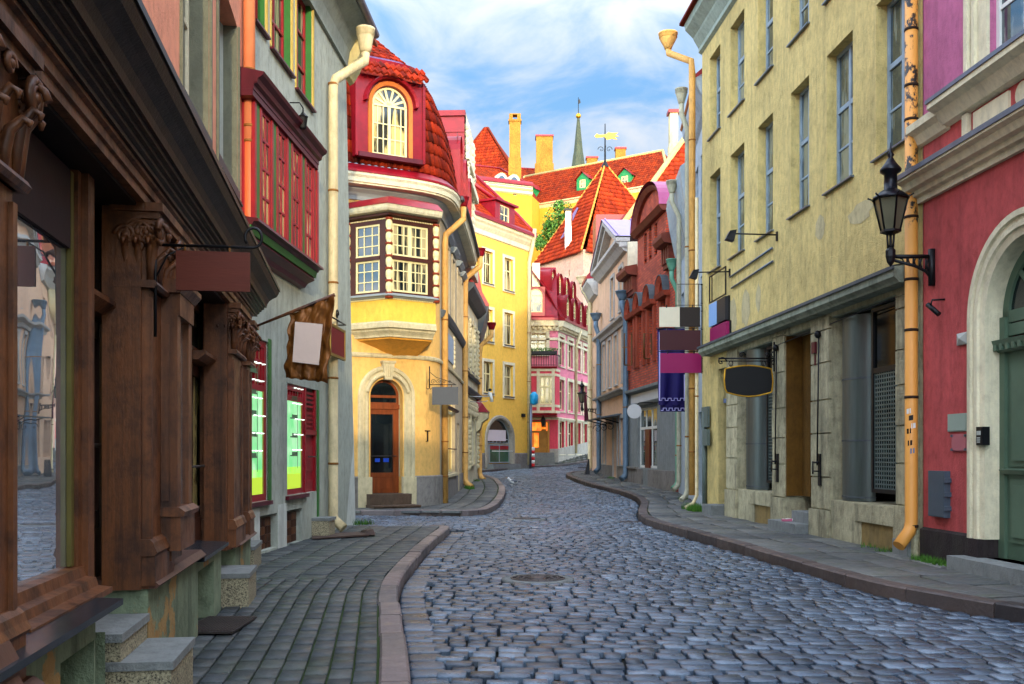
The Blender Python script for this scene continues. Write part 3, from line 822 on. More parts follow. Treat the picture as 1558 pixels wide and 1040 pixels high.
# entrance steps (granite)
def step(par, b, M, y0, y1, d0, d1, z0, z1):
    b.bx(M, Ys(M, y0), Ys(M, y1), z0, z1-0.045, d0, d1-0.012); b.mi = 1
    b.bx(M, Ys(M, y0)-0.012, Ys(M, y1)+0.012, z1-0.045, z1, d0, d1); b.mi = 0
b = B(); step(hs, b, BR, 5.19, 5.87, -0.5, 0.28, 0.06, 0.45); step(hs, b, BR, 5.2, 5.86, -0.9, 0.02, 0.452, 0.6); b.make('step', [m_speck, m_stone], hs)
b = B(); step(hs, b, BR, 9.2, 9.9, -0.7, 0.24, 0.06, 0.43); b.make('step', [m_speck, m_stone], hs)
b = B(); step(hs, b, BR, 12.0, 12.9, -0.7, 0.0, 0.06, 0.42); b.make('step', [m_speck, m_stone], hs)
# back panel, soffit and entablature
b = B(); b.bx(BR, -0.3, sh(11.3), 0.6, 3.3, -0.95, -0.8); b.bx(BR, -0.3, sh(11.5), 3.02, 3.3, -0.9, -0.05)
b.make('recess_lining', paint('deep_shade_soffit', '#140b08', 0.6), hs)  # near-black tone stands in for the deep shade of the recess
b = B(); P1 = [(-0.05, 3.04), (0.0, 3.04), (0.0, 3.09), (0.018, 3.095), (0.018, 3.11), (0.006, 3.115), (0.006, 3.16), (0.03, 3.17), (0.03, 3.19)]
b.sweep(BR, [-0.3, sh(6), sh(11.6)], P1 + [(-0.05, 3.19)]); b.make('lintel', m_wood, hs)
b = B(); P2 = [(-0.05, 3.192), (0.05, 3.192), (0.05, 3.215), (0.075, 3.225), (0.075, 3.245), (0.1, 3.25), (0.1, 3.27), (0.13, 3.275), (0.13, 3.3), (0.155, 3.3), (0.165, 3.34), (0.19, 3.38), (0.235, 3.41), (0.275, 3.43), (0.3, 3.47), (0.3, 3.515), (-0.4, 3.56)]
b.sweep(BR, [-0.3, sh(4), sh(6), sh(9), sh(11.8)], P2); b.make('cornice', m_cornice, hs)
b = B(); b.sweep(BR, [-0.3, sh(11.81)], [(0.302, 3.49), (0.315, 3.49), (0.315, 3.53), (-0.38, 3.575), (-0.38, 3.562), (0.302, 3.517)]); b.make('cornice_flashing', m_black, hs)

def spiral(b, c, ax1, ax2, r, th, turns=1.6, n=22):
    pts = []; rs = []
    for i in range(n+1):
        t = i/n; q = t*turns*2*pi; rr = r*(1 - 0.75*t)
        pts.append(Vector(c) + ax1*(rr*cos(q)) + ax2*(rr*sin(q))); rs.append(th*(1 - 0.4*t))
    b.tube(pts, rs, 7)
    b.ellipsoid(c, (th*1.3,)*3, 8, 5)
def capital(par, M, s0, s1, d1, z0, z1):
    b = B(); h = z1 - z0; up = Vector((0,0,1)); u = Vector((M.u.x, M.u.y, 0)); n = Vector((M.n.x, M.n.y, 0)); m = (s0+s1)/2; w = s1-s0
    b.bx(M, s0-0.06, s1+0.06, z1-0.05, z1, -0.2, d1+0.08); b.bx(M, s0-0.04, s1+0.04, z1-0.09, z1-0.052, -0.2, d1+0.055)
    b.bx(M, s0-0.01, s1+0.01, z0, z1-0.09, -0.2, d1+0.005)
    b.sweep(M, [s0-0.04, s1+0.04], [(-0.2, z0), (d1+0.03, z0), (d1+0.045, z0+0.02), (d1+0.03, z0+0.045), (-0.2, z0+0.045)])
    def leaf(base, out, z_, hgt, w_):
        pts = [base + up*(z_), base + out*0.012 + up*(z_+hgt*0.45), base + out*0.03 + up*(z_+hgt*0.8), base + out*0.075 + up*(z_+hgt), base + out*0.1 + up*(z_+hgt*0.93), base + out*0.095 + up*(z_+hgt*0.84)]
        b.tube(pts, [w_, w_*1.15, w_, w_*0.8, w_*0.6, w_*0.3], 8)
    for e in (s0, s1):
        sg = -1 if e == s0 else 1
        spiral(b, M.P(e+sg*0.02, d1+0.06, z1-0.17), u*sg, up, 0.078, 0.02, 2.0)
        for dd in (-0.05, 0.0, 0.05): spiral(b, M.P(e+sg*0.03, d1+dd-0.02, z1-0.175), n, up, 0.075, 0.016, 2.0)
        spiral(b, M.P(e+sg*0.03, d1-0.14, z1-0.19), -n, up, 0.06, 0.018, 1.8)
        for dd in (0.0, -0.07, -0.14): leaf(Vector(M.P(e, d1+dd, 0)), u*sg, z0+0.03, (z1-z0)*0.52, 0.022)
        leaf(Vector(M.P(e, d1, 0)), (u*sg+n).normalized(), z0+0.03, (z1-z0)*0.5, 0.026)
        spiral(b, M.P(e+sg*0.03, d1-0.06, z0+(z1-z0)*0.5), n, up, 0.04, 0.014, 1.4)
    for k in range(4):
        q = m + (k-1.5)*w*0.28
        leaf(Vector(M.P(q, d1, 0)), n, z0+0.03, (z1-z0)*(0.5 if k % 2 else 0.36), 0.022)
    spiral(b, M.P(m, d1+0.05, z1-0.13), u, up, 0.04, 0.016, 1.3)
    return b.make('capital', m_wood, par)
def pilaster(s0, s1, z0, z1, dep, d1=0.0, capz=0.5):
    b = B()
    b.bx(BR, s0, s1, z0, z1-capz+0.02, -dep, d1-0.012)
    b.bx(BR, s0, s0+0.045, z0+0.3, z1-capz-0.05, d1-0.012, d1+0.006); b.bx(BR, s1-0.045, s1, z0+0.3, z1-capz-0.05, d1-0.012, d1+0.006)
    b.bx(BR, s0-0.02, s1+0.02, z0+0.02, z0+0.2, -dep, d1+0.03)
    b.sweep(BR, [s0-0.035, s1+0.035], [(-dep, z0+0.2), (d1+0.03, z0+0.2), (d1+0.045, z0+0.22), (d1+0.03, z0+0.25), (d1+0.02, z0+0.28), (d1, z0+0.3), (-dep, z0+0.3)])
    o = b.make('pilaster', m_wood, hs)
    capital(o, BR, s0, s1, d1, z1-capz, z1)
    return o
pilaster(BR.s(-45), BR.s(24), 0.68, 3.04, 0.4, 0.0, 0.52)
pilaster(BR.s(224), BR.s(252), 0.74, 3.04, 0.24, 0.02, 0.5)
pilaster(BR.s(352), BR.s(366), 0.6, 3.04, 0.3, 0.02, 0.5)
pilaster(sh(11.05), sh(11.42), 0.6, 3.04, 0.3, 0.02, 0.5)
b = B(); b.bx(BR, BR.s(222), BR.s(226), 0.74, 3.04, -0.25, -0.03); b.bx(BR, BR.s(350), BR.s(353), 0.6, 3.04, -0.25, -0.03)
b.bx(BR, BR.s(250), BR.s(300), 2.5, 3.04, -0.5, -0.1); b.bx(BR, sh(10.2), sh(11.1), 0.6, 3.04, -0.5, -0.12)
b.make('door_jamb', m_wood, hs)
b = B()   # base moulding over the plinths
b.sweep(BR, [-0.3, BR.s(30)], [(-0.4, 0.66), (0.07, 0.66), (0.09, 0.69), (0.05, 0.72), (-0.4, 0.72)])
b.sweep(BR, [sh(5.9), sh(7.72)], [(-0.6, 0.741), (0.05, 0.741), (0.07, 0.76), (0.03, 0.8), (-0.6, 0.8)])
b.sweep(BR, [sh(10.0), sh(11.58)], [(-0.6, 0.601), (0.05, 0.601), (0.07, 0.62), (0.03, 0.65), (-0.6, 0.65)])
b.sweep(BR, [-0.3, BR.s(38, 0.1)], [(-0.3, 0.5), (0.13, 0.5), (0.15, 0.54), (0.11, 0.57), (0.11, 0.72), (0.08, 0.78), (0.09, 0.82), (0.05, 0.9), (-0.3, 0.9)])
b.make('base_moulding', m_wood_grey, hs)
# big display window and the door beside it
D1 = -0.2
g0, g1 = BR.s(18, D1), BR.s(114, D1); gz0 = BR.z(18, 905, D1)
b = B()
b.bx(BR, g0-0.3, g0, gz0-0.05, 3.02, D1-0.06, D1); b.bx(BR, g1, g1+0.06, gz0-0.02, 3.02, D1-0.08, D1+0.015); b.bx(BR, g1+0.06, g1+0.18, gz0-0.2, 3.02, D1-0.1, D1+0.05)
b.sweep(BR, [g0-0.3, g1+0.06], [(D1-0.1, gz0-0.13), (D1+0.17, gz0-0.13), (D1+0.17, gz0-0.1), (D1+0.1, gz0-0.09), (D1+0.09, gz0-0.05), (D1+0.04, gz0-0.04), (D1+0.03, gz0+0.01), (D1-0.1, gz0+0.02)])
o = b.make('display_window', m_wood, hs)
p = B(); p.bx(BR, g0, g1, gz0, 3.0, D1-0.05, D1-0.03); p.make('pane', m_shop, o)
p = B(); zb = BR.z(25, 318, D1); p.bx(BR, g0, g1-0.06, zb, 3.0, D1-0.025, D1-0.005); p.make('blind', paint('dark_blind', '#2a1614', 0.7), o)
p = B(); p.bx(BR, g1-0.05, g1-0.002, gz0+0.02, 3.0, D1-0.028, D1-0.004); p.make('inner_jamb', paint('brass_edge', '#6a6030', 0.5, 0.3), o)
def shop_door(y0, y1, d, z0, z1):
    s0, s1 = sh(y0, d), sh(y1, d); b = B()
    b.bx(BR, s0, s0+0.09, z0, z1, d-0.05, d); b.bx(BR, s1-0.09, s1, z0, z1, d-0.05, d); b.bx(BR, s0+0.09, s1-0.09, z0, z0+0.6, d-0.05, d-0.004); b.bx(BR, s0+0.09, s1-0.09, z1-0.1, z1, d-0.05, d-0.004)
    b.bx(BR, s0+0.13, s1-0.13, z0+0.1, z0+0.5, d-0.004, d+0.015)
    o = b.make('door', m_wood_dk, hs)
    p = B(); p.bx(BR, s0+0.09, s1-0.09, z0+0.6, z1-0.1, d-0.04, d-0.03); p.make('pane', m_glass_y, o)
    h = B(); h.tube([BR.P(s0+0.1, d+0.05, z0+1.0), BR.P(s1-0.1, d+0.05, z0+1.0)], 0.012, 8); h.tube([BR.P(s0+0.1, d, z0+1.0), BR.P(s0+0.1, d+0.05, z0+1.0)], 0.012, 6); h.make('handle', m_iron, o)
    t = B(); t.sweep(BR, [s0-0.05, s1+0.05], [(d-0.05, z1+0.01), (d+0.1, z1+0.01), (d+0.17, z1+0.06), (d+0.17, z1+0.09), (d-0.05, z1+0.1)]); t.make('door_hood', m_wood, hs)
    t = B(); frame_bars(t, BR, s0, s1, z1+0.101, 3.01, d, 0.07, (), (), 0.05); tw = t.make('window', m_wood, hs)
    p = B(); p.bx(BR, s0+0.03, s1-0.03, z1+0.13, 2.98, d-0.045, d-0.03); p.make('pane', m_glass_y, tw)
shop_door(5.3, 6.2, -0.34, 0.6, 2.36)
shop_door(9.0, 10.1, -0.3, 0.43, 2.4)
# boxed display case between the two doors
s0, s1 = BR.s(275, 0.13), BR.s(303, 0.16); za, zc = BR.z(275, 838, 0.13), BR.z(275, 446, 0.13)
b = B()
b.bx(BR, s0, s1, za, za+0.22, -0.2, 0.13); b.sweep(BR, [s0-0.02, s1+0.02], [(-0.2, za+0.22), (0.15, za+0.22), (0.16, za+0.25), (0.12, za+0.28), (-0.2, za+0.28)])
b.bx(BR, s0, s0+0.12, za+0.28, zc-0.14, -0.2, 0.11); b.bx(BR, s1-0.12, s1, za+0.28, zc-0.14, -0.2, 0.11)
b.bx(BR, s0, s1, zc-0.14, zc, -0.2, 0.125); b.sweep(BR, [s0-0.03, s1+0.03], [(-0.2, zc+0.001), (0.13, zc+0.001), (0.17, zc+0.05), (0.17, zc+0.08), (-0.2, zc+0.1)])
for k in range(3): b.bx(BR, s0-0.012, s0, za+0.32, zc-0.2, -0.17+k*0.09, -0.12+k*0.09)
b.bx(BR, s0+0.08, s1-0.08, za-0.07, za, -0.2, 0.06)
o = b.make('display_case', m_wood, hs)
p = B(); p.bx(BR, s0+0.12, s1-0.12, za+0.28, zc-0.14, 0.05, 0.07); p.make('pane', m_shop, o)
s0b, s1b = sh(7.75), sh(9.0); b = B(); frame_bars(b, BR, s0b, s1b, 0.78, 3.0, -0.25, 0.08, (), (0.75,), 0.06); o = b.make('display_window', m_wood, hs)
p = B(); p.bx(BR, s0b+0.04, s1b-0.04, 0.82, 2.96, -0.3, -0.28); p.make('pane', m_shop, o)

# orange downpipe between the salmon and the grey house
def downpipe(par, pts, r, mats, bands=(), name='downpipe', hopper=None, n=14, label=None):
    b = B(); b.tube(pts, r, n); o = b.make(name, mats[0], par)
    if label: o['label'] = label
    if bands:
        k = B()
        for p in bands:
            p = Vector(p); k.lathe(p, [(r*1.0, -0.02), (r*1.1, -0.016), (r*1.1, 0.016), (r*1.0, 0.02)], n)
        k.make('band', mats[1], o)
    if hopper:
        c, w, h, m = hopper; k = B(); c = Vector(c)
        k.lathe(c, [(r*1.05, 0), (r*1.3, h*0.15), (w*0.9, h*0.62), (w*0.92, h*0.7), (w, h*0.72), (w, h*0.9), (w*1.06, h*0.92), (w*1.06, h), (w*0.9, h), (w*0.85, h*0.8)], n); k.make('hopper', m, o)
    return o
x, y = -3.47, 13.02
zt = EYE + (HY-215)*y/F
downpipe(hs, [(x, y, zt), (x, y, 12)], 0.078, (paint('pale_orange_pipe', '#e58a5c', 0.45, 0, 0.1), m_rust), [(x, y, EYE+(HY-107)*y/F), (x, y, EYE+(HY-192)*y/F)])
downpipe(hs, [(x, y, 3.6), (x, y, zt+0.05)], 0.074, (m_orange, m_rust), [(x, y, zt)])
for d_, yy, lab in ((0.2, 4.35, 'small boxy floodlight above the brown shop cornice, the one nearest the viewer'), (0.12, 11.0, 'small boxy floodlight beside the orange downpipe above the brown cornice')):
    s_ = Ys(PL, yy); z_ = EYE + (HY-(16 if yy < 8 else 312))*yy/F; b = B()
    b.bx(PL, s_-0.05, s_+0.05, z_-0.04, z_+0.05, 0.0, 0.13); b.mi = 1; b.bx(PL, s_-0.056, s_+0.056, z_+0.05, z_+0.062, 0.0, 0.14); b.mi = 0
    tag(b.make('floodlight', [paint('grey_metal', '#5a6068', 0.5, 0.4), m_pipe_y]), lab, 'floodlight')

# ---- hanging brown board on its iron bracket
sb = BR.s(223); t = thing('hanging_sign', 'blank brown wooden board hanging from a scrolled iron bracket on the brown shopfront', 'sign', BR.P(sb, 0, 2.5))
y_ = BR.P(sb, 0.3, 0).y; zb = EYE + (HY-374)*y_/F
b = B(); b.tube([BR.P(sb, 0.06, zb), BR.P(sb, 0.62, zb+0.0)] + [BR.P(sb, 0.62 + 0.05*sin(q), zb + 0.06 - 0.06*cos(q)) for q in [i*0.45 for i in range(1, 13)]], 0.009, 8)
b.tube([BR.P(sb, 0.05, zb-0.55), BR.P(sb, 0.05, zb+0.14)], 0.01, 6); b.tube([BR.P(sb, 0.05, zb-0.2), BR.P(sb, 0.12, zb-0.06), BR.P(sb, 0.22, zb-0.01)], 0.006, 6)
b.make('bracket', m_black, t)
d0 = 0.17; d1 = 0.60; zz1 = EYE+(HY-382)*y_/F; zz0 = EYE+(HY-442)*y_/F
b = B(); b.bx(BR, sb-0.012, sb+0.012, zz0, zz1, d0, d1); b.make('board', paint('red_brown_board', '#5a2210', 0.65, 0, 0.12, (0.6, 0.6, 6)), t)
b = B()
for d in (d0+0.05, d1-0.12): b.tube([BR.P(sb, d, zz1-0.02), BR.P(sb, d, zb+0.01)], 0.007, 6)
b.make('hook', m_rust, t)

# ================================================================== grey house
G = Fr((-3.68, 12.2), (-3.25, 20.1))
def Yg(y): return Ys(G, y)
hg = thing('grey_house', 'grey-green house with red and green painted windows next to the salmon house', 'house', (-3.6, 16, 0))
up = []
for a, c, py in ((386, 403, 52), (412, 442, 112), (450, 474, 165)):
    s0, s1 = G.s(a), G.s(c); z0 = G.z(c, py); up.append((s0, s1, z0, z0+1.75))
sw0, sw1 = G.s(366, -0.03), G.s(405, -0.03); dw0, dw1 = G.s(437), G.s(482)
zsh0 = G.z(400, 762); zsh1 = G.z(408, 520); zd1 = G.z(450, 585)
ori0, ori1 = G.s(391, 0.25), G.s(484, 0.3)
b = B()
wall(b, G, 0, G.L-0.75, -0.05, 9.6, up + [(sw0, sw1, zsh0, zsh1), (dw0, dw1, 0.9, zd1), (Yg(14.0), Yg(14.85), 0.15, 0.66), (Yg(15.35), Yg(16.25), 0.12, 0.66)], rev=0.2)
backing(b, G, 0, G.L-0.9, 0, 9.6, 6.5)
P = G.P; L = G.L   # battered end of the wall
b.hexa([P(L-0.751,0.0,-0.05), P(L+0.12,0.03,-0.05), P(L+0.12,-0.6,-0.05), P(L-0.751,-0.6,-0.05), P(L-0.751,0.0,9.6), P(L-0.65,0.0,9.6), P(L-0.65,-0.6,9.6), P(L-0.751,-0.6,9.6)])
b.make('wall', m_grey, hg)
b = B()   # patches of fresh white wash along the foot
b.hexa([P(L-0.6,0.006,-0.02), P(L+0.125,0.036,-0.02), P(L+0.125,0.02,-0.02), P(L-0.6,0.0,-0.02), P(L-0.45,0.006,1.3), P(L-0.04,0.022,2.3), P(L-0.04,0.005,2.3), P(L-0.45,0.0,1.3)])
for (a, c) in ((sw0-0.1, Yg(13.97)), (Yg(14.88), Yg(15.32))): b.bx(G, a, c, -0.02, 0.78, -0.01, 0.012)
b.make('whitewash_patch', plaster('whitewash', '#c9cdc4', amt=0.3, var=0.1), hg)
# eave: cove, soffit board, gutter
b = B(); b.sweep(G, [0, L-0.7], [(0.0, 9.15), (0.06, 9.15), (0.06, 9.22), (0.1, 9.45), (0.22, 9.68), (0.42, 9.84), (0.5, 9.86), (0.5, 9.98), (0.0, 10.3)]); b.make('eave', plaster('eave_plaster', '#8f968e', var=0.12, streak=0.1), hg)
b = B(); b.sweep(G, [0, L+0.1], [(0.5, 9.95), (-6.4, 13.5), (-6.4, 13.4), (0.5, 9.86)]); b.make('roof', MATS['roof_tile_dark'], hg)
b = B(); b.tube([G.P(0, 0.56, 9.95), G.P(L-0.4, 0.56, 9.9)], 0.075, 10); b.make('gutter', m_zinc, hg)
b = B(); b.sweep(G, [L-0.69, L-0.25], [(0.0, 8.95), (0.08, 9.0), (0.2, 9.2), (0.36, 9.6), (0.42, 9.95), (0.0, 9.95)]); b.make('eave_bracket', plaster('yellow_lit_plaster', '#cdbd86', var=0.1), hg)  # yellow light on this eave end is put into its plaster colour
for i, (s0, s1, z0, z1) in enumerate(up):
    o = window(hg, G, s0, s1, z0, z1, m_red, m_glass_c, d=-0.1, fw=0.07, vx=(0.5,), hz=(0.33, 0.66), mw=0.04)
    q = B(); q.bx(G, s1-0.015, s1-0.002, z0, z1, -0.12, -0.001); q.make('reveal', m_green, o)
    q = B(); q.bx(G, s1+0.001, s1+0.07, z0-0.02, z1, 0.0, 0.03); q.bx(G, s0-0.05, s0-0.001, z0-0.02, z1, 0.0, 0.02); q.make('surround', m_ochre, o)
    q = B(); q.bx(G, s0-0.06, s1+0.08, z0-0.05, z0-0.021, -0.1, 0.07); q.make('sill', m_maroon, o)
# oriel of red posts under a maroon cornice
zo0, zo1 = G.z(488, 414, 0.3), G.z(488, 243, 0.3)
o = None
b = B(); b.sweep(G, [ori0-0.3, ori1+0.06], [(0.0, zo1-0.12), (0.3, zo1-0.12), (0.3, zo1-0.06), (0.34, zo1-0.04), (0.36, zo1+0.02), (0.42, zo1+0.06), (0.44, zo1+0.1), (0.0, zo1+0.2)]); ob = b.make('oriel', m_maroon, hg)
b = B(); b.sweep(G, [ori0-0.3, ori1+0.05], [(0.0, zo1-0.121), (0.29, zo1-0.121), (0.29, zo1-0.2), (0.0, zo1-0.2)]); b.sweep(G, [ori0-0.3, ori1+0.06], [(0.3, zo1-0.058), (0.345, zo1-0.038), (0.35, zo1-0.02), (0.3, zo1-0.02)]); b.make('head_board', m_maroon, ob)
b = B(); b.sweep(G, [ori0-0.3, ori1+0.1], [(0.0, zo0+0.12), (0.36, zo0+0.06), (0.37, zo0+0.02), (0.3, zo0+0.02), (0.28, zo0-0.02), (0.0, zo0-0.02)]); b.sweep(G, [ori0-0.3, ori1+0.02], [(0.0, zo0-0.12), (0.22, zo0-0.12), (0.24, zo0-0.16), (0.12, zo0-0.22), (0.08, zo0-0.28), (0.0, zo0-0.3)]); b.make('oriel_sill', m_maroon, ob)
b = B(); b.sweep(G, [ori0-0.3, ori1+0.06], [(0.0, zo0-0.021), (0.27, zo0-0.021), (0.25, zo0-0.119), (0.0, zo0-0.119)]); b.make('green_band', m_green, ob)
zc, zt = zo0+0.1, zo1-0.2
n = 4; pw = (ori1-ori0)/n
b = B()
for i in range(n+1):
    q = ori0 + i*pw; b.bx(G, q-0.12, q-0.04, zc, zt, 0.05, 0.26); b.bx(G, q+0.12, q+0.2, zc, zt, 0.1, 0.26)
b.bx(G, ori1+0.02, ori1+0.06, zc, zt, 0.0, 0.28)
b.make('post', m_red, ob)
b = B()
for i in range(n+1): q = ori0 + i*pw; b.bx(G, q-0.04, q+0.12, zc, zt, 0.1, 0.25)
b.make('green_batten', m_green, ob)
for i in range(n):
    q0, q1 = ori0 + i*pw + 0.2, ori0 + (i+1)*pw - 0.12
    w = B(); frame_bars(w, G, q0, q1, zc, zt, 0.245, 0.06, (0.5,), (0.25, 0.5, 0.75), 0.035); wo = w.make('window', m_red, ob)
# panes for the oriel lights as one sheet behind each frame (inside the oriel)
    p = B(); p.bx(G, q0+0.02, q1-0.02, zc+0.02, zt-0.02, 0.2, 0.225); p.make('oriel_pane', m_glass_y, ob)
# ground-floor shop window 1 (lit green inside)
m_lit = emis('lit_display', '#74d884', 0.5, stripes='#dff8d8', cs=(2, 2, 1.2))
m_lit2 = emis('lit_display_floor', '#c8e83a', 0.4)
def lit_window(s0, s1, z0, z1, zg, d=-0.03, green=True):
    w = B(); frame_bars(w, G, s0, s1, z0, z1, d, 0.1, (), ((zg-z0)/(z1-z0),), 0.09, dep=0.03)
    k = 7
    for i in range(1, k): q = s0 + (s1-s0)*i/k; w.bx(G, q-0.018, q+0.018, zg+0.05, z1-0.07, d-0.05, d-0.012)
    w.bx(G, s0+0.07, s1-0.07, zg+(z1-zg)*0.55, zg+(z1-zg)*0.55+0.03, d-0.05, d-0.01)
    o = w.make('shop_window', m_red, hg)
    p = B(); p.bx(G, s0+0.03, s1-0.03, z0+0.03, z0+0.45, d-0.02, d-0.008); p.mi = 1; p.bx(G, s0+0.03, s1-0.03, z0+0.34, zg, d-0.02, d-0.008); p.make('lit_pane', [m_lit2, m_lit], o)
    p = B(); p.bx(G, s0+0.03, s1-0.03, zg+0.02, z1-0.03, d-0.06, d-0.045); p.make('pane', m_glass_y, o)
    p = B()
    for i in range(5): q = z0+0.62+i*0.3; p.bx(G, s0+0.3, s0+0.3+(s1-s0)*0.4, q, q+0.02, d-0.007, d-0.004); p.bx(G, s0+0.4, s0+0.7, q+0.02, q+0.07, d-0.007, d-0.004); p.bx(G, s0+0.3+(s1-s0)*0.38, s0+0.32+(s1-s0)*0.38, q-0.2, q+0.1, d-0.007, d-0.0045)
    p.make('shelf', paint('shelf_grey', '#5a7a58', 0.4), o)
    p = B()
    for i in range(6):
        for k in range(3): p.ellipsoid(G.P(s0+0.45+k*0.2+0.07*(i%3), d-0.004, z0+0.72+i*0.25), (0.05, 0.03, 0.011), 6, 4)
    p.make('display_lamp', emis('lamp_glint', '#f4fff0', 0.9), o)
    p = B(); p.bx(G, s1-0.16, s1-0.1, z0+0.1, zg-0.04, d-0.008, d-0.003); p.make('gilt_edge', paint('gilt_edge', '#a89030', 0.4), o)
    p = B(); p.bx(G, s0-0.1, s1+0.05, z0-0.06, z0-0.002, -0.12, 0.06); p.make('sill', m_maroon, o)
    if green: p = B(); p.bx(G, s1+0.0, s1+0.14, z0, z1+0.05, -0.02, 0.008); p.make('surround', m_green, o)
lit_window(sw0, sw1, zsh0, zsh1, G.z(408, 592))
sm = G.s(462, -0.03); lit_window(dw0, sm, zsh0+0.02, zd1, G.z(455, 607), green=False)
# red panelled door with a louvre over it
d = -0.06; b = B(); s0, s1 = sm+0.02, dw1
b.bx(G, s0, s1, 0.45, zd1-0.75, d-0.05, d); b.bx(G, s0, s0+0.08, 0.45, zd1, d, d+0.05); b.bx(G, s1-0.07, s1, 0.45, zd1, d, d+0.05); b.bx(G, s0, s1, zd1-0.79, zd1-0.71, d-0.05, d+0.06)
for k in range(3): b.bx(G, s0+0.15, s1-0.13, 0.65+k*0.6, 1.1+k*0.6, d, d+0.02)
for k in range(9): b.bx(G, s0+0.08, s1-0.07, zd1-0.7+k*0.075, zd1-0.66+k*0.075, d-0.03, d+0.02)
o = b.make('door', m_red, hg)
q = B(); q.bx(G, dw1, dw1+0.1, 0.4, zd1, -0.02, 0.02); q.make('door_edge', m_green, hg)
h = B(); h.tube([G.P(s0+0.1, d+0.08, 1.5), G.P(s1-0.1, d+0.08, 1.5)], 0.012, 6); h.make('handle', m_iron, o)
b = B(); b.bx(G, s0-0.02, s1+0.05, 0.0, 0.45, -0.2, -0.02); b.make('door_sill', m_maroon, hg)
b = B(); b.bx(G, Yg(16.86), Yg(17.3), 0.06, 0.4, -0.1, 0.3); b.mi = 1; b.bx(G, Yg(16.86)-0.01, Yg(17.3)+0.01, 0.4, 0.45, -0.1, 0.32); b.make('step', [m_speck, m_stone], hg)
for (y0, y1) in ((14.0, 14.85), (15.35, 16.25)):
    b = B(); s0, s1 = Yg(y0), Yg(y1)
    for i in range(3):
        for j in range(4):
            b.mi = (i+j) % 2; b.bx(G, s0+(s1-s0)*i/3, s0+(s1-s0)*(i+1)/3, 0.12+j*0.12, 0.24+j*0.12, -0.14, -0.1-(0.012 if (i+j) % 2 else 0))
            for k in range(4): b.bx(G, s0+(s1-s0)*(i+k/4)/3, s0+(s1-s0)*(i+k/4+0.12)/3, 0.125+j*0.12, 0.235+j*0.12, -0.1, -0.09)
    b.make('cellar_grille', [m_wood_dk, m_wood], hg)
# cream downpipe with its hopper under the gutter end
pp = G.s(507, 0.12); A_ = G.P(pp, 0.12, 0); zt = EYE+(HY-125)*A_.y/F
hp = G.P(G.s(556, 0.62), 0.62, 0); zh = EYE+(HY-80)*hp.y/F
downpipe(hg, [(hp.x, hp.y, zh+0.05), (hp.x-0.01, hp.y, zh-0.15), (A_.x+0.04, A_.y, zt+0.06), (A_.x, A_.y, zt-0.08), (A_.x, A_.y, 0.42), (A_.x+0.03, A_.y, 0.34), (A_.x+0.2, A_.y-0.05, 0.2)], 0.088, (m_pipe, m_rust),
         [(A_.x, A_.y, EYE+(HY-py)*A_.y/F) for py in (128, 290, 430, 575, 705)], hopper=((hp.x, hp.y, zh), 0.17, 0.45, m_pipe))
# small lantern on the oriel
t = B(); lp = G.P(G.s(459, 0.4), 0.42, EYE+(HY-252)*17.0/F); t.lathe(lp, [(0.03,-0.12),(0.05,-0.1),(0.07,0.05),(0.08,0.07),(0.04,0.11),(0.015,0.14),(0.01,0.2)], 6)
t.tube([lp+Vector((0,0,0.2)), lp+Vector((-0.05,0,0.28)), lp+Vector((-0.2,0,0.28))], 0.01, 5)
tag(t.make('lantern', m_black), 'small black lantern hanging under the maroon cornice of the red window box', 'lantern')

# gold flag on a pole at the end of the brown shopfront
t = thing('banner', 'crumpled bronze-gold banner with a pale pink panel on a slanting pole', 'flag', (-2.6, 11.3, 2.2))
a = Vector((-2.97, 11.3, EYE+(HY-498)*11.3/F)); c = Vector((-2.03, 11.3, EYE+(HY-448)*11.3/F))
b = B(); b.tube([a, a.lerp(c, 0.5), c], [0.012, 0.02, 0.022], 8); b.make('pole', m_wood, t)
def on(px, py, y=11.3): return Vector(((px-CX)/F*y, y, EYE+(HY-py)*y/F))
b = B(); nu, nv = 26, 20; TL, TR, BL, BR_ = on(440, 478), on(510, 450), on(432, 574), on(497, 582)
def fl(u, v):
    p = TL.lerp(TR, u).lerp(BL.lerp(BR_, u), v)
    w = 0.035*sin(u*17+v*2)*(0.3+0.7*v if 0.15 < u < 0.8 else 1) + 0.03*sin(v*14+u*5)*abs(u-0.5)*2 + 0.012*sin(u*41+v*19) + 0.01*sin(v*37-u*23)
    return Vector((p.x + 0.012*sin(v*21), p.y + w, p.z + 0.006*sin(u*30)))
o0 = len(b.v)
for j in range(nv+1):
    for i in range(nu+1): b.v.append(tuple(fl(i/nu, j/nv)))
for j in range(nv):
    for i in range(nu):
        b.f.append([o0+j*(nu+1)+i, o0+j*(nu+1)+i+1, o0+(j+1)*(nu+1)+i+1, o0+(j+1)*(nu+1)+i]); b.m.append(0); b.uv.append(None); b.sm.append(True)
fo = b.make('cloth', paint('gold_satin', '#7a4a1c', 0.45, 0.25, 0.5, (2, 2, 2)), t, recalc=False)
m = fo.modifiers.new('solid', 'SOLIDIFY'); m.thickness = 0.006
b = B(); q = [on(449, 489, 11.22), on(491, 493, 11.22), on(485, 555, 11.22), on(445, 550, 11.22)]
b.hexa([tuple(q[3]), tuple(q[2]), tuple(q[2]+Vector((0,0.008,0))), tuple(q[3]+Vector((0,0.008,0))), tuple(q[0]), tuple(q[1]), tuple(q[1]+Vector((0,0.008,0))), tuple(q[0]+Vector((0,0.008,0)))])
b.make('panel', paint('pale_pink_panel', '#d8bfae', 0.6, 0, 0.04), t)

